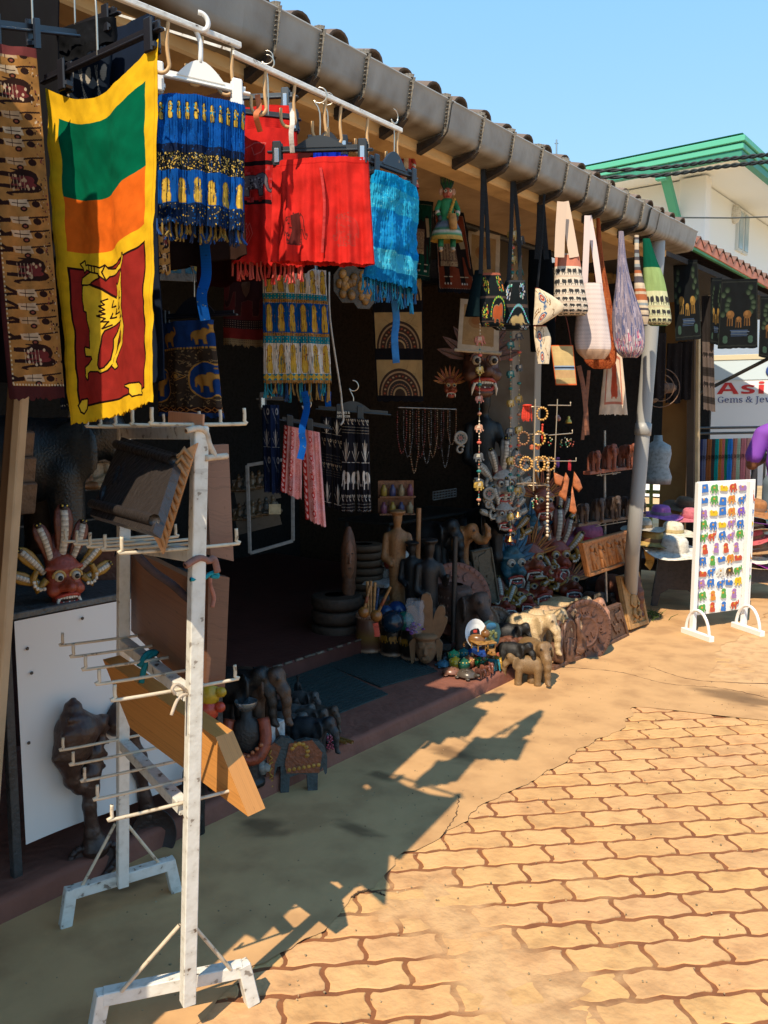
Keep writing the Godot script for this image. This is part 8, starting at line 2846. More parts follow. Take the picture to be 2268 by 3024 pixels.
	var oq:=[V3(-2.047,0.832,-1.279),V3(-1.553,0.728,-1.271),V3(-1.923,0.662,-1.277),V3(-1.438,0.56,-1.27)]
	plank("orange_plank","thick honey coloured plank slanting through the rack","board",oq,0.055,wood_mat(K(0.52,0.225,0.055),10))

	t=thing("table","dark metal table with a white hardboard front, behind the rack","table")
	var bt:=B.new()
	bt.box(V3(-2.75,0.905,-1.63),V3(0.62,0.022,0.84),0.003)
	obj("top",bt,mat(K(0.085,0.095,0.10),0.4),t)
	bt=B.new()
	var rows:=[]
	for j in 2:
		var row:=PackedVector3Array()
		for i in 24:
			var f:=i/23.0
			row.append(V3(-2.435-0.003*sin(f*5.0)+0.004*j,lerpf(0.892,0.175-0.018*f+0.003*sin(f*9.0),j),lerpf(-1.225,-1.98,f)))
		rows.append(row)
	bt.grid(rows,false,false)
	obj("front_panel",bt,mat(K(0.66,0.645,0.62),0.55,null,0.0,false),t)
	for q in [V3(-2.45,0,-1.20),V3(-2.45,0,-2.02),V3(-3.0,0,-1.22)]:
		bt=B.new()
		bt.box(q+V3(0,0.48,0),V3(0.028,0.82,0.028),0.002)
		obj("leg",bt,mat(K(0.05,0.05,0.05),0.5),t)
	for q in [[0.8,-1.26],[0.86,-1.45],[0.5,-1.25],[0.72,-1.27]]:
		bt=B.new()
		bt.ball(V3(-2.43,q[0],q[1]),V3(0.004,0.006,0.006),7)
		obj("nail_head",bt,mat(K(0.1,0.07,0.05),0.6),t)
	rebase(t)
	mask("large cobra mask with bulging eye standing on the white fronted table",V3(-2.5,0.977,-1.427),0.70,deg_to_rad(84),"naga",-0.05)
	var sb:=B.new()
	sb.t=Transform3D(Basis(Vector3.UP,0.9),V3(-2.72,0.808,-1.715))
	sb.slab(P2([-0.1,0,0.09,0,0.10,0.10,0.07,0.11,0.085,0.15,0.055,0.155,0.07,0.19,0.04,0.195,0.05,0.23,0.0,0.26,-0.06,0.24,-0.1,0.16]),-0.025,0.025)
	tag(obj("scalloped_carving",sb,mat(K(0.17,0.055,0.03),0.5)),"reddish scalloped wooden carving standing behind the table mask","carving")

	var tr:=B.new()
	tr.tube(smooth_path([V3(-3,1.003,-1.645),V3(-3,1.165,-1.641),V3(-3,1.271,-1.643),V3(-3,1.36,-1.651),V3(-3,1.394,-1.679),V3(-3,1.397,-1.702)],5),[0.075,0.075,0.07,0.07,0.07,0.068,0.066,0.066,0.066,0.07,0.07,0.07,0.072,0.07,0.066,0.06,0.055,0.05,0.045,0.04,0.036,0.03,0.025,0.02,0.015,0.01],10)
	tag(obj("trunk_carving",tr,mat(K(0.045,0.024,0.014),0.6)),"tall dark wooden carving shaped like a raised trunk in the shade","carving")
	elephant("blue black elephant in the shade behind the left post",V3(-2.9,1.011,-1.518),0.55,60,K(0.008,0.013,0.016))
	for k in 3:
		var hp:Vector3=[V3(-2.7,1.415,-1.42),V3(-2.7,1.329,-1.422),V3(-2.7,1.242,-1.421)][k]
		var hb:=B.new()
		hb.box(hp,V3(0.03,0.11,0.06),0.004,Basis(Vector3.BACK,-0.25))
		tag(obj("wooden_plaque",hb,mat(K(0.16,0.09,0.05),0.6)),"small brown plaque hung by white wire beside the left post, %s" % ["top","middle","bottom"][k],"plaque")

	t=thing("shelf","dark wall shelves with small seated stone figures, left","shelf")
	for q in [V3(-3.9,1.292,-2.328),V3(-3.9,1.153,-2.335),V3(-3.9,1,-2.328)]:
		bt=B.new()
		bt.box(q,V3(0.2,0.012,1.0),0.002)
		obj("board",bt,mat(K(0.02,0.018,0.016),0.5),t)
	rebase(t)
	for q in [[V3(-3.85,1.299,-2.25),0.15,K(0.22,0.19,0.16),"small pale seated figure, left on the upper shelf"],[V3(-3.85,1.296,-2.319),0.16,K(0.30,0.27,0.22),"pale seated figure, middle of the upper shelf"],[V3(-3.85,1.294,-2.387),0.24,K(0.26,0.22,0.18),"tallest pale figure, right on the upper shelf"],[V3(-3.85,1.165,-2.229),0.14,K(0.18,0.17,0.15),"small grey seated figure, left on the lower shelf"],[V3(-3.85,1.16,-2.308),0.18,K(0.20,0.09,0.03),"amber seated figure, middle of the lower shelf"],[V3(-3.85,1.154,-2.395),0.25,K(0.34,0.25,0.15),"largest cream seated figure, right on the lower shelf"],[V3(-3.85,1.442,-2.338),0.2,K(0.20,0.15,0.10),"seated figure on a stone slab below the flag's corner"]]:
		var o:=obj("seated_figure",seated,mat(q[2],0.5))
		o.position=q[0]
		o.rotation.y=0.9
		o.scale=Vector3.ONE*q[1]/0.62
		tag(o,q[3],"figurine","seated figures on the dark shelves")
	bt=B.new()
	bt.box(V3(-3.85,1.427,-2.338),V3(0.16,0.05,0.24),0.008)
	tag(obj("stone_slab",bt,mat(K(0.22,0.18,0.13),0.7)),"pale stone slab carrying a seated figure","slab")

	t=thing("glass_cabinet","glass cabinet with thin grey frame holding rows of dark figures","cabinet")
	var cq:=[V3(-3.692,1.242,-3.304),V3(-3.509,1.282,-3.498),V3(-3.687,0.717,-3.309),V3(-3.511,0.787,-3.495)]
	for e in [[0,1],[2,3],[0,2],[1,3]]:
		bt=B.new()
		bt.bar(cq[e[0]],cq[e[1]],0.02,0.02,V3(0.6,0,0.8).cross(cq[e[1]]-cq[e[0]]),0.002)
		obj("frame",bt,mat(K(0.26,0.27,0.27),0.5),t)
	for f in [0.33,0.66]:
		bt=B.new()
		bt.bar(cq[0].lerp(cq[2],f)-V3(0.12,0,0),cq[1].lerp(cq[3],f)-V3(0.12,0,0),0.16,0.01,Vector3.UP)
		obj("shelf",bt,mat(K(0.03,0.035,0.035),0.3),t)
		for i in 6:
			var o:=obj("figure",seated,mat([K(0.09,0.06,0.03),K(0.05,0.055,0.05),K(0.13,0.10,0.06)][i % 3],0.3),t)
			o.position=cq[0].lerp(cq[1],(i+0.6)/6.5).lerp(cq[2].lerp(cq[3],(i+0.6)/6.5),f)-V3(0.12,-0.006,0)
			o.rotation.y=0.8
			o.scale=Vector3.ONE*0.17
	bt=B.new()
	bt.box(cq[0].lerp(cq[3],0.6)+V3(0,0.01,0),V3(0.07,0.06,0.002),0,Basis(Vector3.UP,0.8))
	obj("price_card",bt,mat(K(0.55,0.48,0.3),0.7),t)
	rebase(t)
	t=thing("tray_table","dark wire legged table with trays deep inside the shop","table")
	var tq:Vector3=V3(-3.9,0.766,-5.204)
	bt=B.new()
	bt.box(tq,V3(0.5,0.02,1.2),0.004)
	obj("top",bt,mat(K(0.04,0.035,0.03),0.5),t)
	for q in [[0.2,0.55],[0.2,-0.55],[-0.2,0.55]]:
		bt=B.new()
		bt.box(tq+V3(q[0],-tq.y/2+0.08,q[1]),V3(0.022,tq.y-0.18,0.022),0.002)
		obj("leg",bt,mat(K(0.06,0.06,0.06),0.4),t)
	rebase(t)
	for k in 2:
		var gb:=thing("gift_box",["lower clear gift box of small coloured bottles on the tray table","upper clear gift box of small coloured bottles on the tray table"][k],"gift box",V3(-3.65,0.826,-4.686)+V3(0,k*0.125+0.005,0),0.8)
		bt=B.new()
		bt.box(V3(0,0.006,0),V3(0.26,0.012,0.1),0.002)
		bt.box(V3(0,0.06,-0.05),V3(0.26,0.115,0.004))
		obj("tray",bt,mat(K(0.40,0.15,0.06),0.5),gb)
		for i in 4:
			bt=B.new()
			bt.col=[K(0.30,0.10,0.16),K(0.5,0.32,0.06),K(0.10,0.10,0.22),K(0.5,0.36,0.2)][(i+k) % 4]
			bt.t.origin=V3(-0.095+i*0.063,0.012,0.01)
			bt.lathe([[0,0],[0.022,0],[0.024,0.05],[0.012,0.065],[0.012,0.08],[0,0.082]],10)
			obj("bottle",bt,mat(Color.WHITE,0.3),gb)
	bt=B.new()
	for k in 4:
		bt.bar(V3(-3.6,0.912,-5.064)+V3(0,0.02*k,0),V3(-3.6,0.918,-5.375)+V3(0,0.02*k,0),0.008,0.008,Vector3.UP)
	for k in 9:
		bt.bar(V3(-3.6,0.912,-5.064).lerp(V3(-3.6,0.918,-5.375),k/8.0),V3(-3.6,0.912,-5.064).lerp(V3(-3.6,0.918,-5.375),k/8.0)+V3(0,0.06,0),0.006,0.006,Vector3.RIGHT)
	tag(obj("grey_basket",bt,mat(K(0.20,0.21,0.21),0.5)),"grey plastic lattice basket right of the gift boxes","basket")

	t=thing("welcome_sign","small WELCOME card sign hanging in the dark below the blue skirt","sign",V3(-2.7,2.131,-2.109),0.95)
	bt=B.new()
	bt.box(Vector3.ZERO,V3(0.19,0.17,0.004),0.001)
	obj("card",bt,mat(K(0.18,0.17,0.15),0.6),t)
	text_part("lettering","WELCOME",t,V3(0,0.045,0.003),Basis.IDENTITY,0.036,K(0.02,0.02,0.025))
	for k in 2:
		bt=B.new()
		bt.box(V3(-0.05+0.09*k,-0.03,0.003),V3(0.075,0.05,0.002))
		obj("card_logo",bt,mat(K(0.03,0.14,0.22),0.5),t)
		bt=B.new()
		bt.t=Transform3D(Basis(Vector3.RIGHT,PI/2),V3(-0.05+0.09*k+0.012,-0.03,0.0045))
		bt.lathe([[0,0.001],[0.017,0.001],[0.017,0]],14)
		obj("card_circle",bt,mat(K(0.4,0.3,0.05),0.5),t)

	var dw:=K(0.052,0.024,0.017)
	var w:=Color.WHITE
	var bn:=[[V3(-2.390,0.610,-1.382),V3(-2.390,0.600,-1.381),0.0106,0.0213,w],[V3(-2.390,0.577,-1.380),V3(-2.390,0.569,-1.380),0.0302,0.0356,w],[V3(-2.390,0.565,-1.351),V3(-2.390,0.554,-1.412),0.0106,0.0106,w],[V3(-2.390,0.505,-1.388),V3(-2.390,0.462,-1.378),0.0682,0.0609,w],[V3(-2.390,0.507,-1.433),V3(-2.390,0.509,-1.472),0.0469,0.0270,w],[V3(-2.390,0.519,-1.485),V3(-2.390,0.525,-1.502),0.0146,0.0073,w],[V3(-2.390,0.485,-1.483),V3(-2.390,0.484,-1.502),0.0182,0.0091,w],[V3(-2.390,0.450,-1.478),V3(-2.390,0.438,-1.500),0.0183,0.0091,w],[V3(-2.390,0.421,-1.457),V3(-2.390,0.397,-1.488),0.0220,0.0109,w],[V3(-2.390,0.436,-1.361),V3(-2.390,0.405,-1.363),0.0504,0.0360,w],[V3(-2.390,0.435,-1.313),V3(-2.390,0.420,-1.328),0.0108,0.0161,w],[V3(-2.390,0.406,-1.360),V3(-2.390,0.349,-1.367),0.0307,0.0253,w],[V3(-2.390,0.349,-1.367),V3(-2.390,0.317,-1.392),0.0237,0.0218,w],[V3(-2.390,0.317,-1.392),V3(-2.390,0.303,-1.421),0.0220,0.0165,w],[V3(-2.390,0.407,-1.451),V3(-2.390,0.373,-1.460),0.0238,0.0147,w],[V3(-2.390,0.373,-1.460),V3(-2.390,0.358,-1.480),0.0111,0.0092,w],[V3(-2.390,0.383,-1.438),V3(-2.390,0.352,-1.435),0.0202,0.0312,w],[V3(-2.390,0.352,-1.435),V3(-2.390,0.299,-1.443),0.0294,0.0183,w],[V3(-2.390,0.299,-1.443),V3(-2.390,0.274,-1.454),0.0148,0.0092,w],[V3(-2.390,0.322,-1.422),V3(-2.390,0.242,-1.424),0.0203,0.0203,w],[V3(-2.390,0.242,-1.424),V3(-2.390,0.143,-1.431),0.0204,0.0242,w],[V3(-2.390,0.143,-1.431),V3(-2.390,0.100,-1.440),0.0265,0.0491,w],[V3(-2.355,0.517,-1.328),V3(-2.355,0.479,-1.342),0.0088,0.0123,w],[V3(-2.355,0.501,-1.379),V3(-2.355,0.475,-1.415),0.0106,0.0071,w],[V3(-2.355,0.563,-1.346),V3(-2.355,0.553,-1.410),0.0088,0.0070,w]]
	t=thing("carved_ladle","dark wooden ladle with a crowned elephant head leaning on the table","ladle")
	obj("handle",blob(bn,0.016,0.0075),mat(dw,0.4),t)
	bt=B.new()
	var hb2:=PackedVector2Array()
	for i in 28:
		var a:=TAU*i/28
		hb2.append(Vector2(0.0047*16*pow(sin(a),3),0.0047*(13*cos(a)-5*cos(2*a)-2*cos(3*a)-cos(4*a))))
	bt.t=Transform3D(Basis(Vector3.UP,deg_to_rad(66))*Basis(Vector3.RIGHT,-0.25),V3(-2.36,0.052,-1.419))
	bt.slab(hb2,-0.03,-0.015)
	bt.t=bt.t*Transform3D(Basis.IDENTITY,V3(0,0,0.0))
	for i in 28:
		var a:Vector2=hb2[i]
		var e:Vector2=hb2[(i+1) % 28]
		bt.tube([V3(a.x,a.y,-0.012),V3(e.x,e.y,-0.012)],0.012,6)
	obj("heart_bowl",bt,mat(dw,0.5),t)
	rebase(t)
	t=thing("carved_ladle","dark wooden ladle with a large round bowl behind the rack post","ladle")
	bn=[[V3(-2.420,0.518,-1.568),V3(-2.420,0.480,-1.556),0.0345,0.0451,w],[V3(-2.420,0.480,-1.556),V3(-2.420,0.445,-1.620),0.0399,0.0319,w],[V3(-2.420,0.413,-1.615),V3(-2.420,0.326,-1.627),0.0217,0.0298,w],[V3(-2.420,0.326,-1.627),V3(-2.420,0.274,-1.640),0.0411,0.0247,w],[V3(-2.420,0.269,-1.644),V3(-2.420,0.180,-1.656),0.0208,0.0208,w],[V3(-2.420,0.180,-1.656),V3(-2.420,0.106,-1.668),0.0210,0.0364,w]]
	obj("handle",blob(bn,0.02,0.011),mat(dw,0.45),t)
	bt=B.new()
	bt.t=Transform3D(Basis(Vector3.UP,deg_to_rad(62))*Basis(Vector3.RIGHT,PI/2-0.2),V3(-2.37,0.055,-1.652))
	bt.lathe([[0,-0.03],[0.07,-0.02],[0.088,0.0],[0.093,0.012],[0.088,0.014],[0.068,-0.006],[0,-0.014]],30,0.86,1.0)
	obj("round_bowl",bt,mat(dw*0.7,0.5),t)
	rebase(t)
	statue("black slender figure standing beside the round ladle bowl",V3(-2.34,-0.067,-1.822),0.42,0.9,K(0.008,0.008,0.009),false,V3(0.6,1,0.6))
	front_left_goods()

	for k in 5:
		var z:float=[-0.62,-0.38,-0.1,0.25,0.6][k]
		var x0:=-2.27+0.05*(k % 2)
		var yb:float=[1.15,0.8,0.8,0.8,0.8][k]
		garment("sarong","%s sarong hung on the rail beyond the left edge" % ["maroon","indigo","green","brown","black"][k],"sarong",[V3(x0,2.42,z),V3(-1.45,2.40,z-0.04),V3(x0,yb,z),V3(-1.46,yb,z-0.04)],banded(64,64,[[0,1,[K(0.12,0.02,0.03),K(0.02,0.03,0.1),K(0.02,0.08,0.04),K(0.1,0.05,0.02),K(0.02,0.02,0.02)][k],"dots",12,[K(0.4,0.3,0.15)]]],k),{"nu":30,"nv":12,"folds":5,"depth":0.01},"sarongs beyond the left edge")
	for k in 4:
		var z:float=[-1.05,-1.3,-1.58,-1.85][k]
		var y0:float=[1.6,1.6,1.95,1.95][k]
		var y1:float=[2.5,2.48,2.4,2.3][k]
		garment("dark_cloth","%s cloth hung in the second row behind %s" % [["black","dark blue","dark brown","deep maroon"][k],["the flag's left half","the flag's right half","the blue skirt","the red dress"][k]],"cloth",[V3(-2.3,y1,z),V3(-1.74,y1,z),V3(-2.3,y0,z),V3(-1.74,y0,z)],banded(32,32,[[0,1,[K(0.012,0.012,0.014),K(0.012,0.02,0.04),K(0.04,0.02,0.015),K(0.05,0.01,0.01)][k],"",0,[]]],k),{"nu":20,"nv":10,"folds":3,"depth":0.01})

func front_left_goods() -> void:
	var b:=B.new()
	var black:=K(0.012,0.012,0.012)
	b.box(V3(-2.5,0.194,-2.205),V3(0.2,0.14,0.26),0.003,Basis(Vector3.UP,0.1))
	tag(obj("white_box",b,mat(K(0.50,0.52,0.53),0.6)),"white board box under the pair of black elephants","box")
	for q in [[V3(-2.52,0.274,-2.145),0.26,black,20,"black elephant with a tan carved trunk, left on the white box"],[V3(-2.48,0.277,-2.204),0.25,K(0.07,0.04,0.025),15,"brown elephant with ribbed trunk, right on the white box"],
		[V3(-2.548,0.08,-2.479),0.16,K(0.11,0.105,0.10),15,"grey stone elephant nearest the brown wedge"],[V3(-2.622,0.08,-2.617),0.14,K(0.10,0.095,0.09),20,"grey stone elephant in the second row of the group"],[V3(-2.536,0.08,-2.613),0.14,K(0.075,0.065,0.055),15,"dark grey elephant with pale trunk tip in the group"],[V3(-2.746,0.08,-2.789),0.13,K(0.09,0.085,0.08),10,"grey elephant behind, near the mat"],[V3(-2.539,0.08,-2.698),0.13,K(0.07,0.05,0.035),10,"brown grey elephant at the group's right end"],[V3(-2.404,0.08,-2.482),0.17,K(0.02,0.026,0.032),20,"blue black elephant in front of the grey group"],[V3(-2.757,0.08,-2.66),0.12,black,40,"small black elephant with white tusk behind the group"]]:
		elephant(q[4],q[0],q[1],q[3],q[2])
	for q in [[V3(-2.834,0.08,-2.759),0.2,"thin black statuette left of two near the mat"],[V3(-2.816,0.08,-2.824),0.18,"thin black statuette right of two near the mat"]]:
		statue(q[2],q[0],q[1],0.6,black,false,V3(0.5,1,0.5))
	b=B.new()
	b.t=Transform3D(Basis(Vector3.UP,0.9),V3(-2.431,0.08,-2.275))
	b.slab(P2([-0.06,0,0.07,0,0.05,0.1,0.01,0.22,-0.05,0.24]),-0.015,0.015)
	tag(obj("wooden_wedge",b,mat(K(0.12,0.05,0.03),0.55)),"brown wedge shaped board between white box and grey elephants","board")

	var t:=thing("bowl_bearer","black carved figure in a red scarf carrying a tin bowl","statue",V3(-2.393,0.07,-2.113),0.8)
	b=B.new()
	b.col=black
	b.lathe([[0,0],[0.07,0],[0.07,0.02],[0.045,0.03],[0.05,0.15],[0.065,0.2],[0.05,0.26],[0.025,0.275],[0.024,0.31],[0,0.312]],16,1,0.8)
	obj("body",b,mat(Color.WHITE,0.5),t)
	b=B.new()
	b.col=K(0.30,0.055,0.02)
	b.tube(smooth_path([V3(-0.065,0.27,0.0),V3(-0.075,0.2,0.03),V3(-0.04,0.14,0.06),V3(0.04,0.13,0.06),V3(0.075,0.19,0.03),V3(0.065,0.27,0.0)],4),0.024,8)
	b.col=K(0.42,0.13,0.05)
	for i in 8:
		b.ball(V3(-0.06+i*0.017,0.14+absf(i-3.5)*0.014,0.078),V3(0.009,0.009,0.005),6)
	obj("scarf",b,mat(Color.WHITE,0.5),t)
	b=B.new()
	b.t.origin=V3(0,0.305,0)
	b.lathe([[0,0],[0.028,0.002],[0.042,0.022],[0.046,0.036],[0.043,0.037],[0.038,0.022],[0,0.008]],20)
	obj("tin_bowl",b,mat(K(0.42,0.45,0.47),0.25,null,0.8,false),t)
	b=B.new()
	for i in 9:
		b.ball(V3(rng.randfn(),rng.randfn(),rng.randfn())*0.009,V3(0.03,0.024,0.028)*rng.randf_range(0.7,1.0),7)
	var o:=obj("white_stone",b,mat(K(0.34,0.31,0.27),0.9))
	o.position=V3(-2.396,0.075,-2.196)
	tag(o,"rough white stone lying on the step's edge","stone")

	t=thing("painted_elephant","flat grey wooden elephant with gold and orange painted saddle, leaning on the step","elephant carving",V3(-2.321,0,-2.312),0.85)
	t.scale=Vector3.ONE*0.98
	var grey:=K(0.055,0.068,0.07)
	b=B.new()
	b.t=Transform3D(Basis(Vector3.RIGHT,-0.12),V3(0,0.122,0))
	b.col=grey
	b.slab(P2flip(ELE,0.27),-0.02,0.02)
	for i in b.v.size():b.v[i].x=-b.v[i].x
	for i in range(0,b.ix.size(),3):
		var k:=b.ix[i]; b.ix[i]=b.ix[i+1]; b.ix[i+1]=k
	for i in b.n.size():b.n[i].x=-b.n[i].x
	obj("body",b,mat(Color.WHITE,0.6),t)
	var gold:=K(0.50,0.24,0.03)
	b=B.new()
	b.t=Transform3D(Basis(Vector3.RIGHT,-0.12)*Basis.from_scale(V3(0.68,0.68,1)),V3(0.0,0.122,0.004))
	b.col=K(0.26,0.07,0.02)
	b.slab(P2([-0.04,0.12,0.10,0.13,0.16,0.05,0.14,-0.07,-0.06,-0.06,-0.07,0.0]),0.0,0.022)
	b.slab(P2([-0.13,0.13,-0.09,0.10,-0.13,0.0,-0.14,-0.10,-0.17,-0.17,-0.19,-0.15,-0.18,0.0,-0.17,0.10]),0.0,0.022)
	b.col=gold
	for i in 7:
		b.ball(V3(-0.045+i*0.03,-0.04+0.003*i,0.022),V3(0.013,0.013,0.004),8)
		b.ball(V3(0.02+0.05*cos(i*0.5-0.4),0.06+0.055*sin(i*0.5-0.4),0.022),V3(0.016,0.013,0.004),8)
		b.tube([V3(-0.15-0.012*sin(i*2.0),0.09-i*0.036,0.023),V3(-0.155+0.012*sin(i*2.0),0.075-i*0.036,0.023),V3(-0.165,0.06-i*0.036,0.023)],0.0055,6)
	obj("painted_saddle",b,mat(Color.WHITE,0.5),t)

	for q in [[V3(-2.405,0.08,-2.567),K(0.02,0.12,0.14),"small teal beaded owl on the step's edge"],[V3(-2.355,0.08,-2.554),K(0.40,0.08,0.12),"small pink beaded owl on the step's edge"]]:
		t=thing("beaded_owl",q[2],"figurine",q[0],0.8)
		b=B.new()
		for i in 60:
			var a:=i*2.4
			var y:=0.01+i*0.00085
			var r:=0.024*sqrt(maxf(0.05,1-pow((y-0.03)/0.033,2)))
			b.col=q[1]*rng.randf_range(0.6,1.8)
			b.ball(V3(cos(a)*r,y,sin(a)*r),Vector3.ONE*0.006,6)
		obj("body",b,mat(Color.WHITE,0.25),t)
		for s in [-1,1]:
			b=B.new()
			b.col=K(0.01,0.01,0.012)
			b.ball(V3(0.011*s,0.042,0.022),V3(0.008,0.008,0.005),8)
			obj("eye",b,mat(Color.WHITE,0.2),t)
	for k in 2:
		b=B.new()
		b.tube([V3(-2.473,0.09,-2.631)+V3(0.02*k,0,-0.03*k),V3(-2.338,0.09,-2.642)+V3(0.02*k,0.0,-0.02*k)],0.009,8)
		tag(obj("carved_flute",b,mat(K(0.26,0.13,0.03),0.4)),"carved golden flute lying on the step, %s of two" % ["nearer","farther"][k],"flute")
	for q in [[V3(-2.3,0.524,-1.858),K(0.5,0.34,0.02),"yellow painted toy just behind the front rack post"],[V3(-2.3,0.47,-1.852),K(0.5,0.06,0.03),"red painted toy under the yellow one by the rack post"]]:
		b=B.new()
		b.col=q[1]
		b.ball(q[0],V3(0.04,0.045,0.04),12)
		b.ball(q[0]+V3(0.04,0.012,-0.02),V3(0.022,0.02,0.02),10)
		tag(obj("painted_toy",b,mat(Color.WHITE,0.3)),q[2],"toy")

func hat(label:String,at:Vector3,r:float,c:Color,band:Color,tilt:=Vector3.ZERO,crown:=0.42) -> void:
	var t:=thing("sun_hat",label,"hat",at)
	t.rotation=tilt
	var b:=B.new()
	var rows:=[]
	for q in [[0.0,0.46],[0.20,0.455],[0.33,0.42],[0.40,0.33],[crown,0.2],[0.45,0.02],[0.6,-0.01],[0.8,-0.03],[1.0,-0.05],[1.0,-0.065],[0.8,-0.045],[0.45,0.0]]:
		var row:=PackedVector3Array()
		for k in 28:
			var a:=TAU*k/28
			row.append(V3(cos(a)*q[0],q[1]+maxf(0,q[0]-0.5)*0.12*sin(a*3+at.x*9),sin(a)*q[0])*r)
		rows.append(row)
	b.grid(rows,true)
	obj("straw",b,mat(c,0.85),t)
	b=B.new()
	b.lathe([[0.455*r,0.03*r],[0.46*r,0.1*r],[0.44*r,0.17*r]],24)
	obj("band",b,mat(band,0.8),t)

func stool(label:String,at:Vector3,turn:float) -> void:
	var t:=thing("plastic_stool",label,"stool",at,turn)
	var m:=mat(K(0.055,0.04,0.035),0.4)
	var b:=B.new()
	b.box(V3(0,0.44,0),V3(0.30,0.03,0.30),0.01)
	obj("seat",b,m,t)
	for k in 4:
		b=B.new()
		b.t=Transform3D(Basis(Vector3.UP,k*PI/2)*Basis(Vector3.RIGHT,-0.1),Vector3.ZERO)
		b.slab(P2([-0.15,0.43,0.15,0.43,0.205,0.0,0.15,0.0,0.13,0.10,0.07,0.14,-0.07,0.14,-0.13,0.10,-0.15,0.0,-0.205,0.0]),0.185,0.197)
		obj("side",b,m,t)

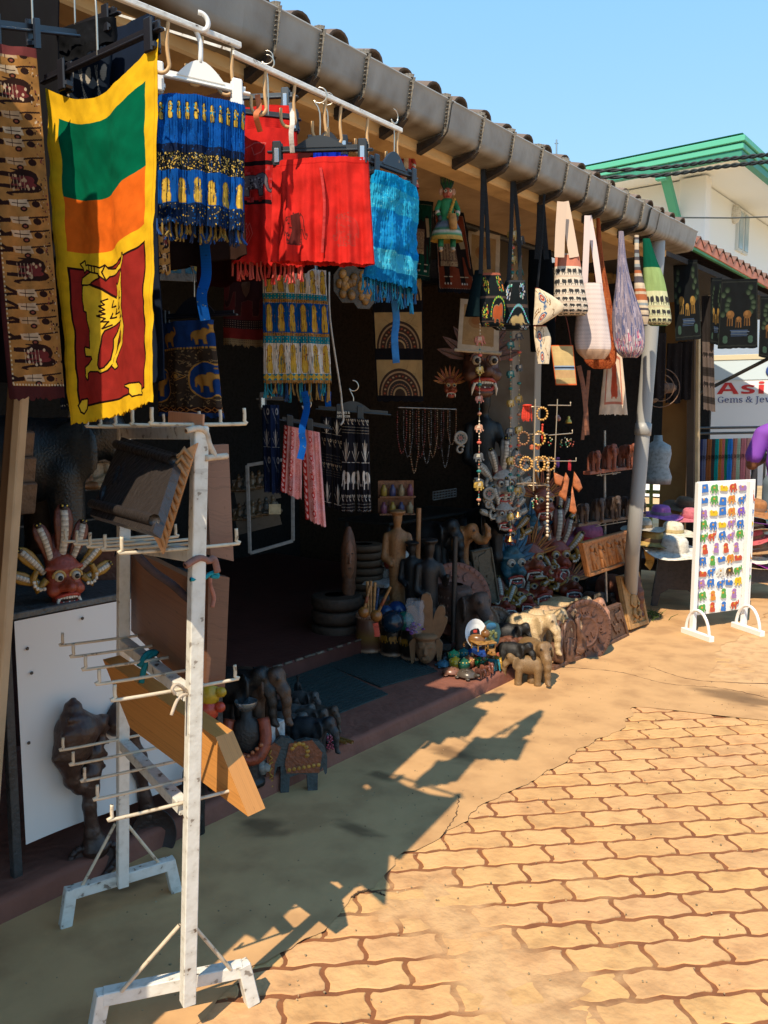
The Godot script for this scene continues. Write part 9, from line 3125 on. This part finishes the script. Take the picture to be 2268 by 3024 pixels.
func right_side() -> void:
	var white:=mat(K(0.80,0.80,0.78),0.5,null,0.0,false)
	var bq:Array=[V3(-1.925,1.078,-5.935),V3(-1.676,1.074,-6.443),V3(-1.919,0.111,-5.947),V3(-1.679,0.112,-6.437)]
	var u:Vector3=((bq[1]-bq[0])*V3(1,0,1)).normalized()
	var n:=V3(-u.z,0,u.x)
	var t:=thing("magnet_board","white display board on arched feet covered with elephant magnets","board")
	var b:=B.new()
	b.bar((bq[0]+bq[1])/2-n*0.01,(bq[2]+bq[3])/2-n*0.01,bq[0].distance_to(bq[1]),0.016,u,0.002)
	obj("panel",b,white,t)
	for s in [[V3(-1.856,0,-5.809),V3(-1.965,0,-5.853),V3(-1.715,0,-5.702),bq[0]],[V3(-1.629,0,-6.225),V3(-1.735,0,-6.245),V3(-1.486,0,-6.074),bq[1]]]:
		b=B.new()
		b.bar(s[0]-n*0.035,V3(s[0].x,s[3].y,s[0].z)-n*0.035,0.034,0.034,u,0.002)
		obj("post",b,white,t)
		b=B.new()
		b.bar(s[1]+V3(0,0.02,0),s[2]+V3(0,0.02,0),0.04,0.04,Vector3.UP,0.003)
		obj("foot",b,white,t)
		b=B.new()
		var ps:=[]
		for i in 13:
			ps.append((s[1].lerp(s[2],0.5) as Vector3)+(s[2]-s[1])*0.40*cos(PI*i/12)+V3(0,0.02+0.17*sin(PI*i/12),0))
		b.tube(ps,0.011,8)
		obj("hoop",b,white,t)
	rebase(t)
	var cs:={"b":[K(0.03,0.16,0.50),"blue"],"g":[K(0.08,0.32,0.06),"green"],"y":[K(0.68,0.48,0.01),"yellow"],"r":[K(0.50,0.07,0.03),"red"],"p":[K(0.34,0.18,0.42),"lilac"],"o":[K(0.60,0.24,0.03),"orange"],"v":[K(0.2,0.1,0.5),"violet"],"n":[K(0.08,0.05,0.03),"dark brown"],"w":[K(0.6,0.6,0.55),"pale spotted"]}
	var sh:={"E":[ELE,"elephant"],"U":[ELE_UP,"raised trunk elephant"],"S":[SIT,"seated animal"],"B":[P2([0.0,0.35,0.2,0.25,0.35,0.4,0.8,0.3,1.0,0.5,0.9,0.8,0.1,0.8]),"reclining animal"],"T":[P2([0.1,0.15,0.8,0.1,0.9,0.4,0.95,0.85,0.05,0.9]),"little taxi"]}
	var row:=0
	var nth:=["first","second","third","fourth","fifth","sixth"]
	for line in ["bT gE yB rE pB oS","bB gE bT oE bU rE","pE yB bT oE vE bB","gE bE yB pU bE yB","gU rU bE pU gE bB","rS pS rS pS oS","bE gS bB oE rB oE","rB bU wE nE gU pB","pE bE bU bB yE gU","gE oS gS pS bS","gE rS bS rU rS"]:
		var k:=0
		var codes:PackedStringArray=line.split(" ")
		for c in codes:
			var f:=Vector2((k+0.62+rng.randf_range(-0.08,0.08))/(codes.size()+0.2),(row+0.62+rng.randf_range(-0.1,0.1))/11.2)
			var p:Vector3=bq[0].lerp(bq[1],f.x).lerp(bq[2].lerp(bq[3],f.x),f.y)
			var s:=0.076
			b=B.new()
			b.t=Transform3D(Basis(u,Vector3.UP,n)*Basis(Vector3.BACK,rng.randf_range(-0.15,0.15)),p)
			b.col=K(0.72,0.68,0.6)
			var o:PackedVector2Array=P2flip(sh[c[1]][0],s)
			var grown:=Geometry2D.offset_polygon(o,0.0035)
			b.slab(grown[0] if grown.size() else o,0.001,0.006)
			b.col=cs[c[0]][0]
			b.slab(o,0.006,0.010)
			b.col=K(0.62,0.30,0.03) if c[0] != "o" else K(0.6,0.1,0.05)
			b.box(V3(-0.006,0.006,0.010),V3(0.016,0.014,0.003),0.001)
			tag(obj("magnet",b,mat(Color.WHITE,0.4,null,0.0,false)),"%s %s magnet, %s in the board's %s row" % [cs[c[0]][1],sh[c[1]][1],nth[k],["top","second","third","fourth","fifth","sixth","seventh","eighth","ninth","tenth","bottom"][row]],"magnet","magnets on the white board")
			k+=1
		row+=1

	var hs:=[[V3(-2.6,0.695,-7.057),0.19,K(0.42,0.13,0.44),K(0.25,0.2,0.25),"purple hat with a patterned band at the back",0.05],[V3(-2.55,0.735,-7.499),0.19,K(0.15,0.08,0.04),K(0.1,0.05,0.03),"brown straw hat tilted behind the white ones",0.2],[V3(-2.38,0.676,-7.173),0.18,K(0.60,0.16,0.20),K(0.5,0.1,0.14),"pink hat just left of the magnet board",0.1],[V3(-2.32,0.615,-6.576),0.19,K(0.78,0.70,0.55),K(0.55,0.42,0.2),"cream hat with straw band above the white one",0.05],[V3(-2.24,0.503,-6.395),0.24,K(0.82,0.79,0.72),K(0.8,0.76,0.7),"big white wide brimmed hat in front",0.12],[V3(-2.42,0.559,-6.398),0.2,K(0.50,0.33,0.10),K(0.22,0.12,0.06),"tan straw hat with a checked ribbon bow",0.1],[V3(-2.5,0.656,-6.401),0.17,K(0.5,0.44,0.36),K(0.3,0.2,0.1),"pale grey hat behind the drainpipe",0.0],[V3(-2.9,0.561,-6.263),0.26,K(0.40,0.11,0.20),K(0.45,0.01,0.04),"dusky pink floppy hat with a red ribbon above the masks",0.25],[V3(-2.9,0.545,-6.701),0.17,K(0.36,0.04,0.20),K(0.3,0.02,0.1),"magenta hat behind the orange tan relief",0.1]]
	for h in hs:
		hat(h[4],h[0],h[1],h[2],h[3],V3(h[5],0.4,-h[5]*0.7))
	for k in 9:
		hat("%s hat, %s in the stack right of the magnet board" % [["orange brown","turquoise","violet","cream","coral pink","tan","white","magenta","pale straw"][k],["topmost","second","third","fourth","in the middle","sixth","seventh","eighth","lowest"][k]],V3(-1.9,0.767,-7.335)+V3(0,-0.062*k,0),0.19,[K(0.4,0.16,0.05),K(0.02,0.35,0.45),K(0.3,0.07,0.4),K(0.75,0.66,0.5),K(0.6,0.12,0.14),K(0.45,0.26,0.12),K(0.8,0.75,0.65),K(0.42,0.03,0.35),K(0.65,0.5,0.3)][k],K(0.3,0.15,0.08),V3(0.1,k,-0.25))
	tag(obj("ribbon_bow",strip([V3(-2.42,0.568,-6.417),V3(-2.41,0.509,-6.3),V3(-2.41,0.411,-6.347),V3(-2.41,0.359,-6.294)],0.07,V3(0.7,0,0.7)),mat(K(0.50,0.30,0.07),0.8)),"tan checked ribbon hanging from the straw hat","ribbon")
	stool("dark brown plastic stool under the white hats",V3(-2.317,0,-6.728),0.35)
	stool("dark plastic stool in the shade behind the drainpipe",V3(-2.8,0,-7.44),0.2)
	stool("dark plastic stool under the hat stack right of the board",V3(-1.88,0,-7.45),0.5)
	b=B.new()
	b.box(V3(-2.6,0.332,-7.239),V3(0.7,0.03,0.9),0.004)
	tag(obj("hat_table",b,mat(K(0.06,0.045,0.04),0.6)),"dark low table top carrying the hats","table")

	var sk:=K(0.20,0.075,0.035)
	var pu:=K(0.21,0.055,0.42)
	var je:=K(0.13,0.17,0.20)
	var o:=V3(-1.9,0,-8.277)
	var f:=V3(-0.35,0,-0.94)
	var sd:=V3(-f.z,0,f.x)
	var pa:=[]
	for q in [[0,0.92,0,0.04,1.12,0.01,0.165,0.165,pu],[0,1.12,0,0,1.36,0,0.17,0.15,pu],[-0.15,1.40,0,0.15,1.40,0,0.085,0.085,pu],[0,1.44,0,0,1.53,0.01,0.06,0.055,sk],[0,1.61,0.02,0,1.66,0.015,0.085,0.095,sk],[0,1.68,-0.015,0,1.70,-0.01,0.098,0.09,K(0.012,0.01,0.01)],[0,1.61,0.10,0,1.60,0.115,0.014,0.018,sk],
		[-0.21,1.38,0,-0.27,1.19,0.0,0.075,0.078,pu],[-0.27,1.22,0,-0.285,1.10,0.02,0.052,0.047,sk],[-0.285,1.10,0.02,-0.13,1.16,0.22,0.046,0.034,sk],[-0.13,1.16,0.22,-0.05,1.18,0.28,0.034,0.03,sk],[0.21,1.38,0,0.27,1.19,0.0,0.075,0.07,pu],[0.27,1.2,0,0.27,1.10,0.03,0.05,0.045,sk],[0.27,1.10,0.03,0.13,1.15,0.22,0.044,0.034,sk],
		[-0.09,0.92,0,-0.10,0.5,0.01,0.10,0.078,je],[-0.10,0.5,0.01,-0.11,0.08,-0.02,0.078,0.06,je],[0.09,0.92,0,0.10,0.5,0.02,0.10,0.078,je],[0.10,0.5,0.02,0.11,0.08,0,0.078,0.06,je],[-0.11,0.04,-0.04,-0.12,0.035,0.13,0.042,0.038,K(0.02,0.02,0.02)],[0.11,0.04,-0.02,0.12,0.035,0.15,0.042,0.038,K(0.02,0.02,0.02)],[-0.09,1.62,0,-0.095,1.60,0,0.018,0.016,sk],[0.09,1.62,0,0.095,1.60,0,0.018,0.016,sk]]:
		pa.append([o+sd*q[0]+V3(0,q[1],0)+f*q[2],o+sd*q[3]+V3(0,q[4],0)+f*q[5],q[6],q[7],q[8]])
	for hnd in [-1.0,1.0]:
		for k in 4:
			var p0:Vector3=o+sd*(-0.05*absf(hnd) if hnd<0 else 0.06)+V3(0,1.20-k*0.018,0)+f*0.29
			pa.append([p0,p0+f*0.05-sd*hnd*0.02,0.010,0.008,sk])
		var q0:Vector3=o+sd*(-0.05 if hnd<0 else 0.06)+V3(0,1.205,0)+f*0.26
		pa.append([q0,q0+V3(0,0.03,0)+f*0.03,0.011,0.009,sk])
	tag(obj("person",blob(pa,0.03,0.014),mat(Color.WHITE,0.75,null,0.0,false)),"person in a purple T-shirt and grey jeans with bent arms, at the right edge","person")

	t=thing("clothes_rail","dark metal clothes rail full of hanging trousers","rail")
	var ra:Vector3=V3(-3.087,1.366,-8.6)
	var rb:Vector3=V3(-2.537,1.375,-10.076)
	for q in [[ra,rb],[ra,ra-V3(0,ra.y,0)],[rb,rb-V3(0,rb.y,0)],[ra+V3(0,0.06,0.1),rb+V3(0,0.06,0.1)]]:
		obj("tube",wire(q,0.014,false,8),mat(K(0.02,0.02,0.022),0.5),t)
	rebase(t)
	var tc:=[K(0.16,0.17,0.22),K(0.05,0.04,0.045),K(0.02,0.03,0.09),K(0.12,0.14,0.22),K(0.26,0.09,0.03),K(0.05,0.05,0.05),K(0.01,0.27,0.26),K(0.48,0.18,0.04),K(0.55,0.16,0.14),K(0.02,0.24,0.14),K(0.02,0.16,0.50),K(0.5,0.22,0.16),K(0.35,0.5,0.36),K(0.46,0.16,0.18),K(0.5,0.25,0.22),K(0.05,0.05,0.06)]
	var tn:=["white and grey elephant","black brown","navy","pale blue striped","rust and black","black","turquoise","orange","salmon","dark green","bright blue","peach","mint","pink checked","pale pink","dark grey"]
	for k in 16:
		var x0:float=[1447,1490,1500,1508,1518,1528,1535,1543,1550,1556,1562,1576,1583,1592,1605,1620][k]
		var fr:=(x0-1445)/205.0
		var c:Vector3=ra.lerp(rb,clampf(fr,0,1))-V3(0,0.06,0)
		var w:Vector3=(rb-ra).normalized()*([0.17,0.05,0.05,0.05,0.06,0.04,0.05,0.04,0.035,0.035,0.07,0.04,0.045,0.07,0.07,0.08][k]*1.25)
		var h:float=[1.0,0.9,0.8,0.8,0.8,0.8,0.8,0.8,0.8,0.8,0.8,0.8,0.8,0.8,0.8,0.8][k]
		garment("hanging_trousers","%s trousers on the far rail" % tn[k],"trousers",[c,c+w,c-V3(0,h,0),c+w-V3(0,h,0)],banded(48,128,[[0,1,tc[k],"elephant" if k==0 else "speck",2 if k==0 else 60,[tc[k]*0.5,tc[k]*1.5,K(0.05,0.05,0.06)]],[0.2,0.3,tc[k],"elephant",2,[tc[k]*0.3,tc[k]*0.4,tc[k]]],[0.6,0.7,tc[k]*0.7,"dots",9,[tc[k]*1.6]]],k+3),{"nu":14,"nv":8,"folds":2,"amp":0.01,"depth":0.02},"trousers on the far rail")

	for q in [[[V3(-2.412,2.749,-6.596),V3(-2.233,2.744,-6.658),V3(-2.375,2.128,-6.609),V3(-2.182,2.143,-6.676)],"black cloth painting of bathing elephants with a blue pool, left",3],[[V3(-2.192,2.645,-7.09),V3(-1.918,2.634,-7.169),V3(-2.201,2.089,-7.087),V3(-1.894,2.09,-7.175)],"black cloth painting of an elephant herd under trees, middle",4],[[V3(-2.09,2.59,-7.854),V3(-1.824,2.573,-7.92),V3(-2.082,2.07,-7.856),V3(-1.808,1.997,-7.924)],"black cloth painting cut by the right edge",6],[[V3(-2.29,2.677,-7.141),V3(-2.218,2.679,-7.22),V3(-2.279,2.143,-7.153),V3(-2.212,2.13,-7.227)],"black cloth painting seen edge on behind the middle one",5]]:
		garment("cloth_painting",q[1],"painting",q[0],print_night(q[2]),{"folds":0.6,"amp":0.006,"depth":0.004,"nu":16,"nv":12})
	var dk:=K(0.03,0.026,0.025)
	garment("scarf","long grey brown scarf with dark elephant bands hanging before the sign","scarf",[V3(-2.371,2.539,-7.176),V3(-2.282,2.534,-7.205),V3(-2.322,1.601,-7.192),V3(-2.224,1.578,-7.223)],banded(64,256,[[0,0.4,dk,"speck",20,[dk*2]],[0.4,1.0,K(0.13,0.10,0.09),"",0,[]],[0.48,0.54,K(0.16,0.12,0.11),"elephant",2,[dk,dk,dk]],[0.62,0.70,dk,"dots",9,[K(0.16,0.12,0.1)]],[0.74,0.80,K(0.16,0.12,0.11),"elephant",2,[dk,dk,dk]],[0.88,0.94,dk,"dots",9,[K(0.16,0.12,0.1)]]],4),{"nu":12,"nv":14,"folds":2,"depth":0.012})

	t=thing("shop_sign","white jewellery shop sign with big red and small blue lettering","sign",V3(-3.262,1.794,-11.617),deg_to_rad(14))
	for q in [[V3(0.3,0.55,-0.1),V3(2.6,0.07,0.16),K(0.62,0.55,0.38),"cornice"],[V3(0.3,0.39,-0.08),V3(2.6,0.28,0.1),K(0.55,0.66,0.72),"blue_band"],[V3(0.3,-0.45,-0.08),V3(2.6,1.4,0.08),K(0.82,0.83,0.84),"panel"]]:
		b=B.new()
		b.box(q[0],q[1],0.004)
		obj(q[3],b,mat(q[2],0.6,null,0.0,false),t)
	text_part("red_lettering","Asi",t,V3(0.0,0.14,-0.034),Basis(Vector3.RIGHT,0.0),0.21,K(0.58,0.03,0.03),"Droid Sans",700,2.0)
	text_part("blue_lettering","Gems & Jewel",t,V3(0.1,-0.01,-0.034),Basis.IDENTITY,0.105,K(0.03,0.06,0.22),"Droid Serif",400,1.15)
	b=B.new()
	var ps:=[]
	for i in 12:ps.append(V3(0.42+0.12*cos(1.2+i*0.33),0.36+0.09*sin(1.2+i*0.33),-0.024))
	b.tube(ps,[0.004,0.008,0.012,0.015,0.018,0.019,0.018,0.016,0.013,0.01,0.007,0.004],6)
	obj("blue_crescent",b,mat(K(0.03,0.08,0.35),0.5),t)

	t=thing("yellow_sign","ochre yellow board reading PUS behind the white sling bag","sign",V3(-2.98,2.674,-6.567),0.7)
	b=B.new()
	b.box(Vector3.ZERO,V3(0.62,0.36,0.02),0.003)
	obj("board",b,mat(K(0.36,0.19,0.04),0.6),t)
	text_part("lettering","PUS",t,V3(0.1,0.06,0.012),Basis.IDENTITY,0.1,K(0.02,0.02,0.02))

	t=thing("green_railing","bright green tube railing in sun beyond the next stall","railing")
	for q in [[V3(-3.593,0.698,-9.261),V3(-3.365,0.687,-9.443)],[V3(-3.582,0.54,-9.247),V3(-3.354,0.529,-9.43)],[V3(-3.564,1.052,-9.334),V3(-3.513,0.075,-9.238)],[V3(-3.449,0.709,-9.378),V3(-3.41,0.075,-9.321)]]:
		obj("tube",wire(q,0.022,false,8),mat(K(0.42,0.50,0.12),0.5),t)
	rebase(t)
	t=thing("fan","dark pedestal fan hanging in the next stall's shade","fan",V3(-2.579,1.776,-6.872),0.7)
	b=B.new()
	for r in [0.06,0.11,0.16]:
		ps=[]
		for i in 25:ps.append(V3(cos(TAU*i/24)*r,sin(TAU*i/24)*r,0.05-r*0.2))
		b.tube(ps,0.004,6)
	obj("guard",b,mat(K(0.2,0.10,0.05),0.4),t)
	for k in 3:
		b=B.new()
		b.ball(V3(cos(k*2.1)*0.075,sin(k*2.1)*0.075,0),V3(0.07,0.045,0.008),10,Basis(Vector3.BACK,k*2.1))
		obj("blade",b,mat(K(0.16,0.08,0.04),0.4),t)
	b=B.new()
	b.ball(V3(0,0,-0.03),V3(0.045,0.045,0.08),10)
	obj("motor",b,mat(K(0.12,0.08,0.06),0.4),t)
	b=B.new()
	b.t.origin=V3(-2.656,0.96,-7.083)
	b.lathe([[0,0],[0.12,0.0],[0.13,0.06],[0.10,0.15],[0.12,0.26],[0.11,0.33],[0.04,0.37],[0.035,0.42],[0,0.42]],16,1,0.7)
	tag(obj("dress_form",b,mat(K(0.34,0.37,0.38),0.6)),"pale dress form torso in the next stall's shade","mannequin")
	for k in 3:
		var c:Vector3=[V3(-2.485,2.176,-6.358),V3(-2.596,2.154,-7.04),V3(-2.599,2.188,-7.301)][k]
		garment("dark_cloth",["dark trousers hanging behind the drainpipe","dark patterned cloth on the ochre wall, left","dark patterned cloth on the ochre wall, right"][k],"cloth",[c,c+V3(0.11,0,-0.08),c-V3(0,0.5,0),c+V3(0.11,-0.5,-0.08)],banded(32,64,[[0,1,K(0.02,0.016,0.016),"speck",30,[K(0.07,0.06,0.05)]]],k),{"nu":12,"nv":8,"folds":2,"depth":0.015})

	b=B.new()
	for k in 40:
		var q:Vector3=V3(-2.307,0,-6.155)+V3(rng.randfn()*0.05,0,rng.randfn()*0.05)
		b.col=K(0.10,0.16,0.02)*rng.randf_range(0.6,1.3)
		b.tube([q,q+V3(rng.randfn()*0.02,0.03,rng.randfn()*0.02),q+V3(rng.randfn()*0.05,0.05,rng.randfn()*0.05)],[0.003,0.003,0.001],4)
	obj("weeds",b,mat(Color.WHITE,0.8)).set_meta("kind","stuff")

func goods() -> void:
	clothes()
	hung_goods()
	carvings()
	left_side()
	right_side()

func K(r:float,g:float,b:float,a:=1.0) -> Color:
	return Color(r,g,b,a)
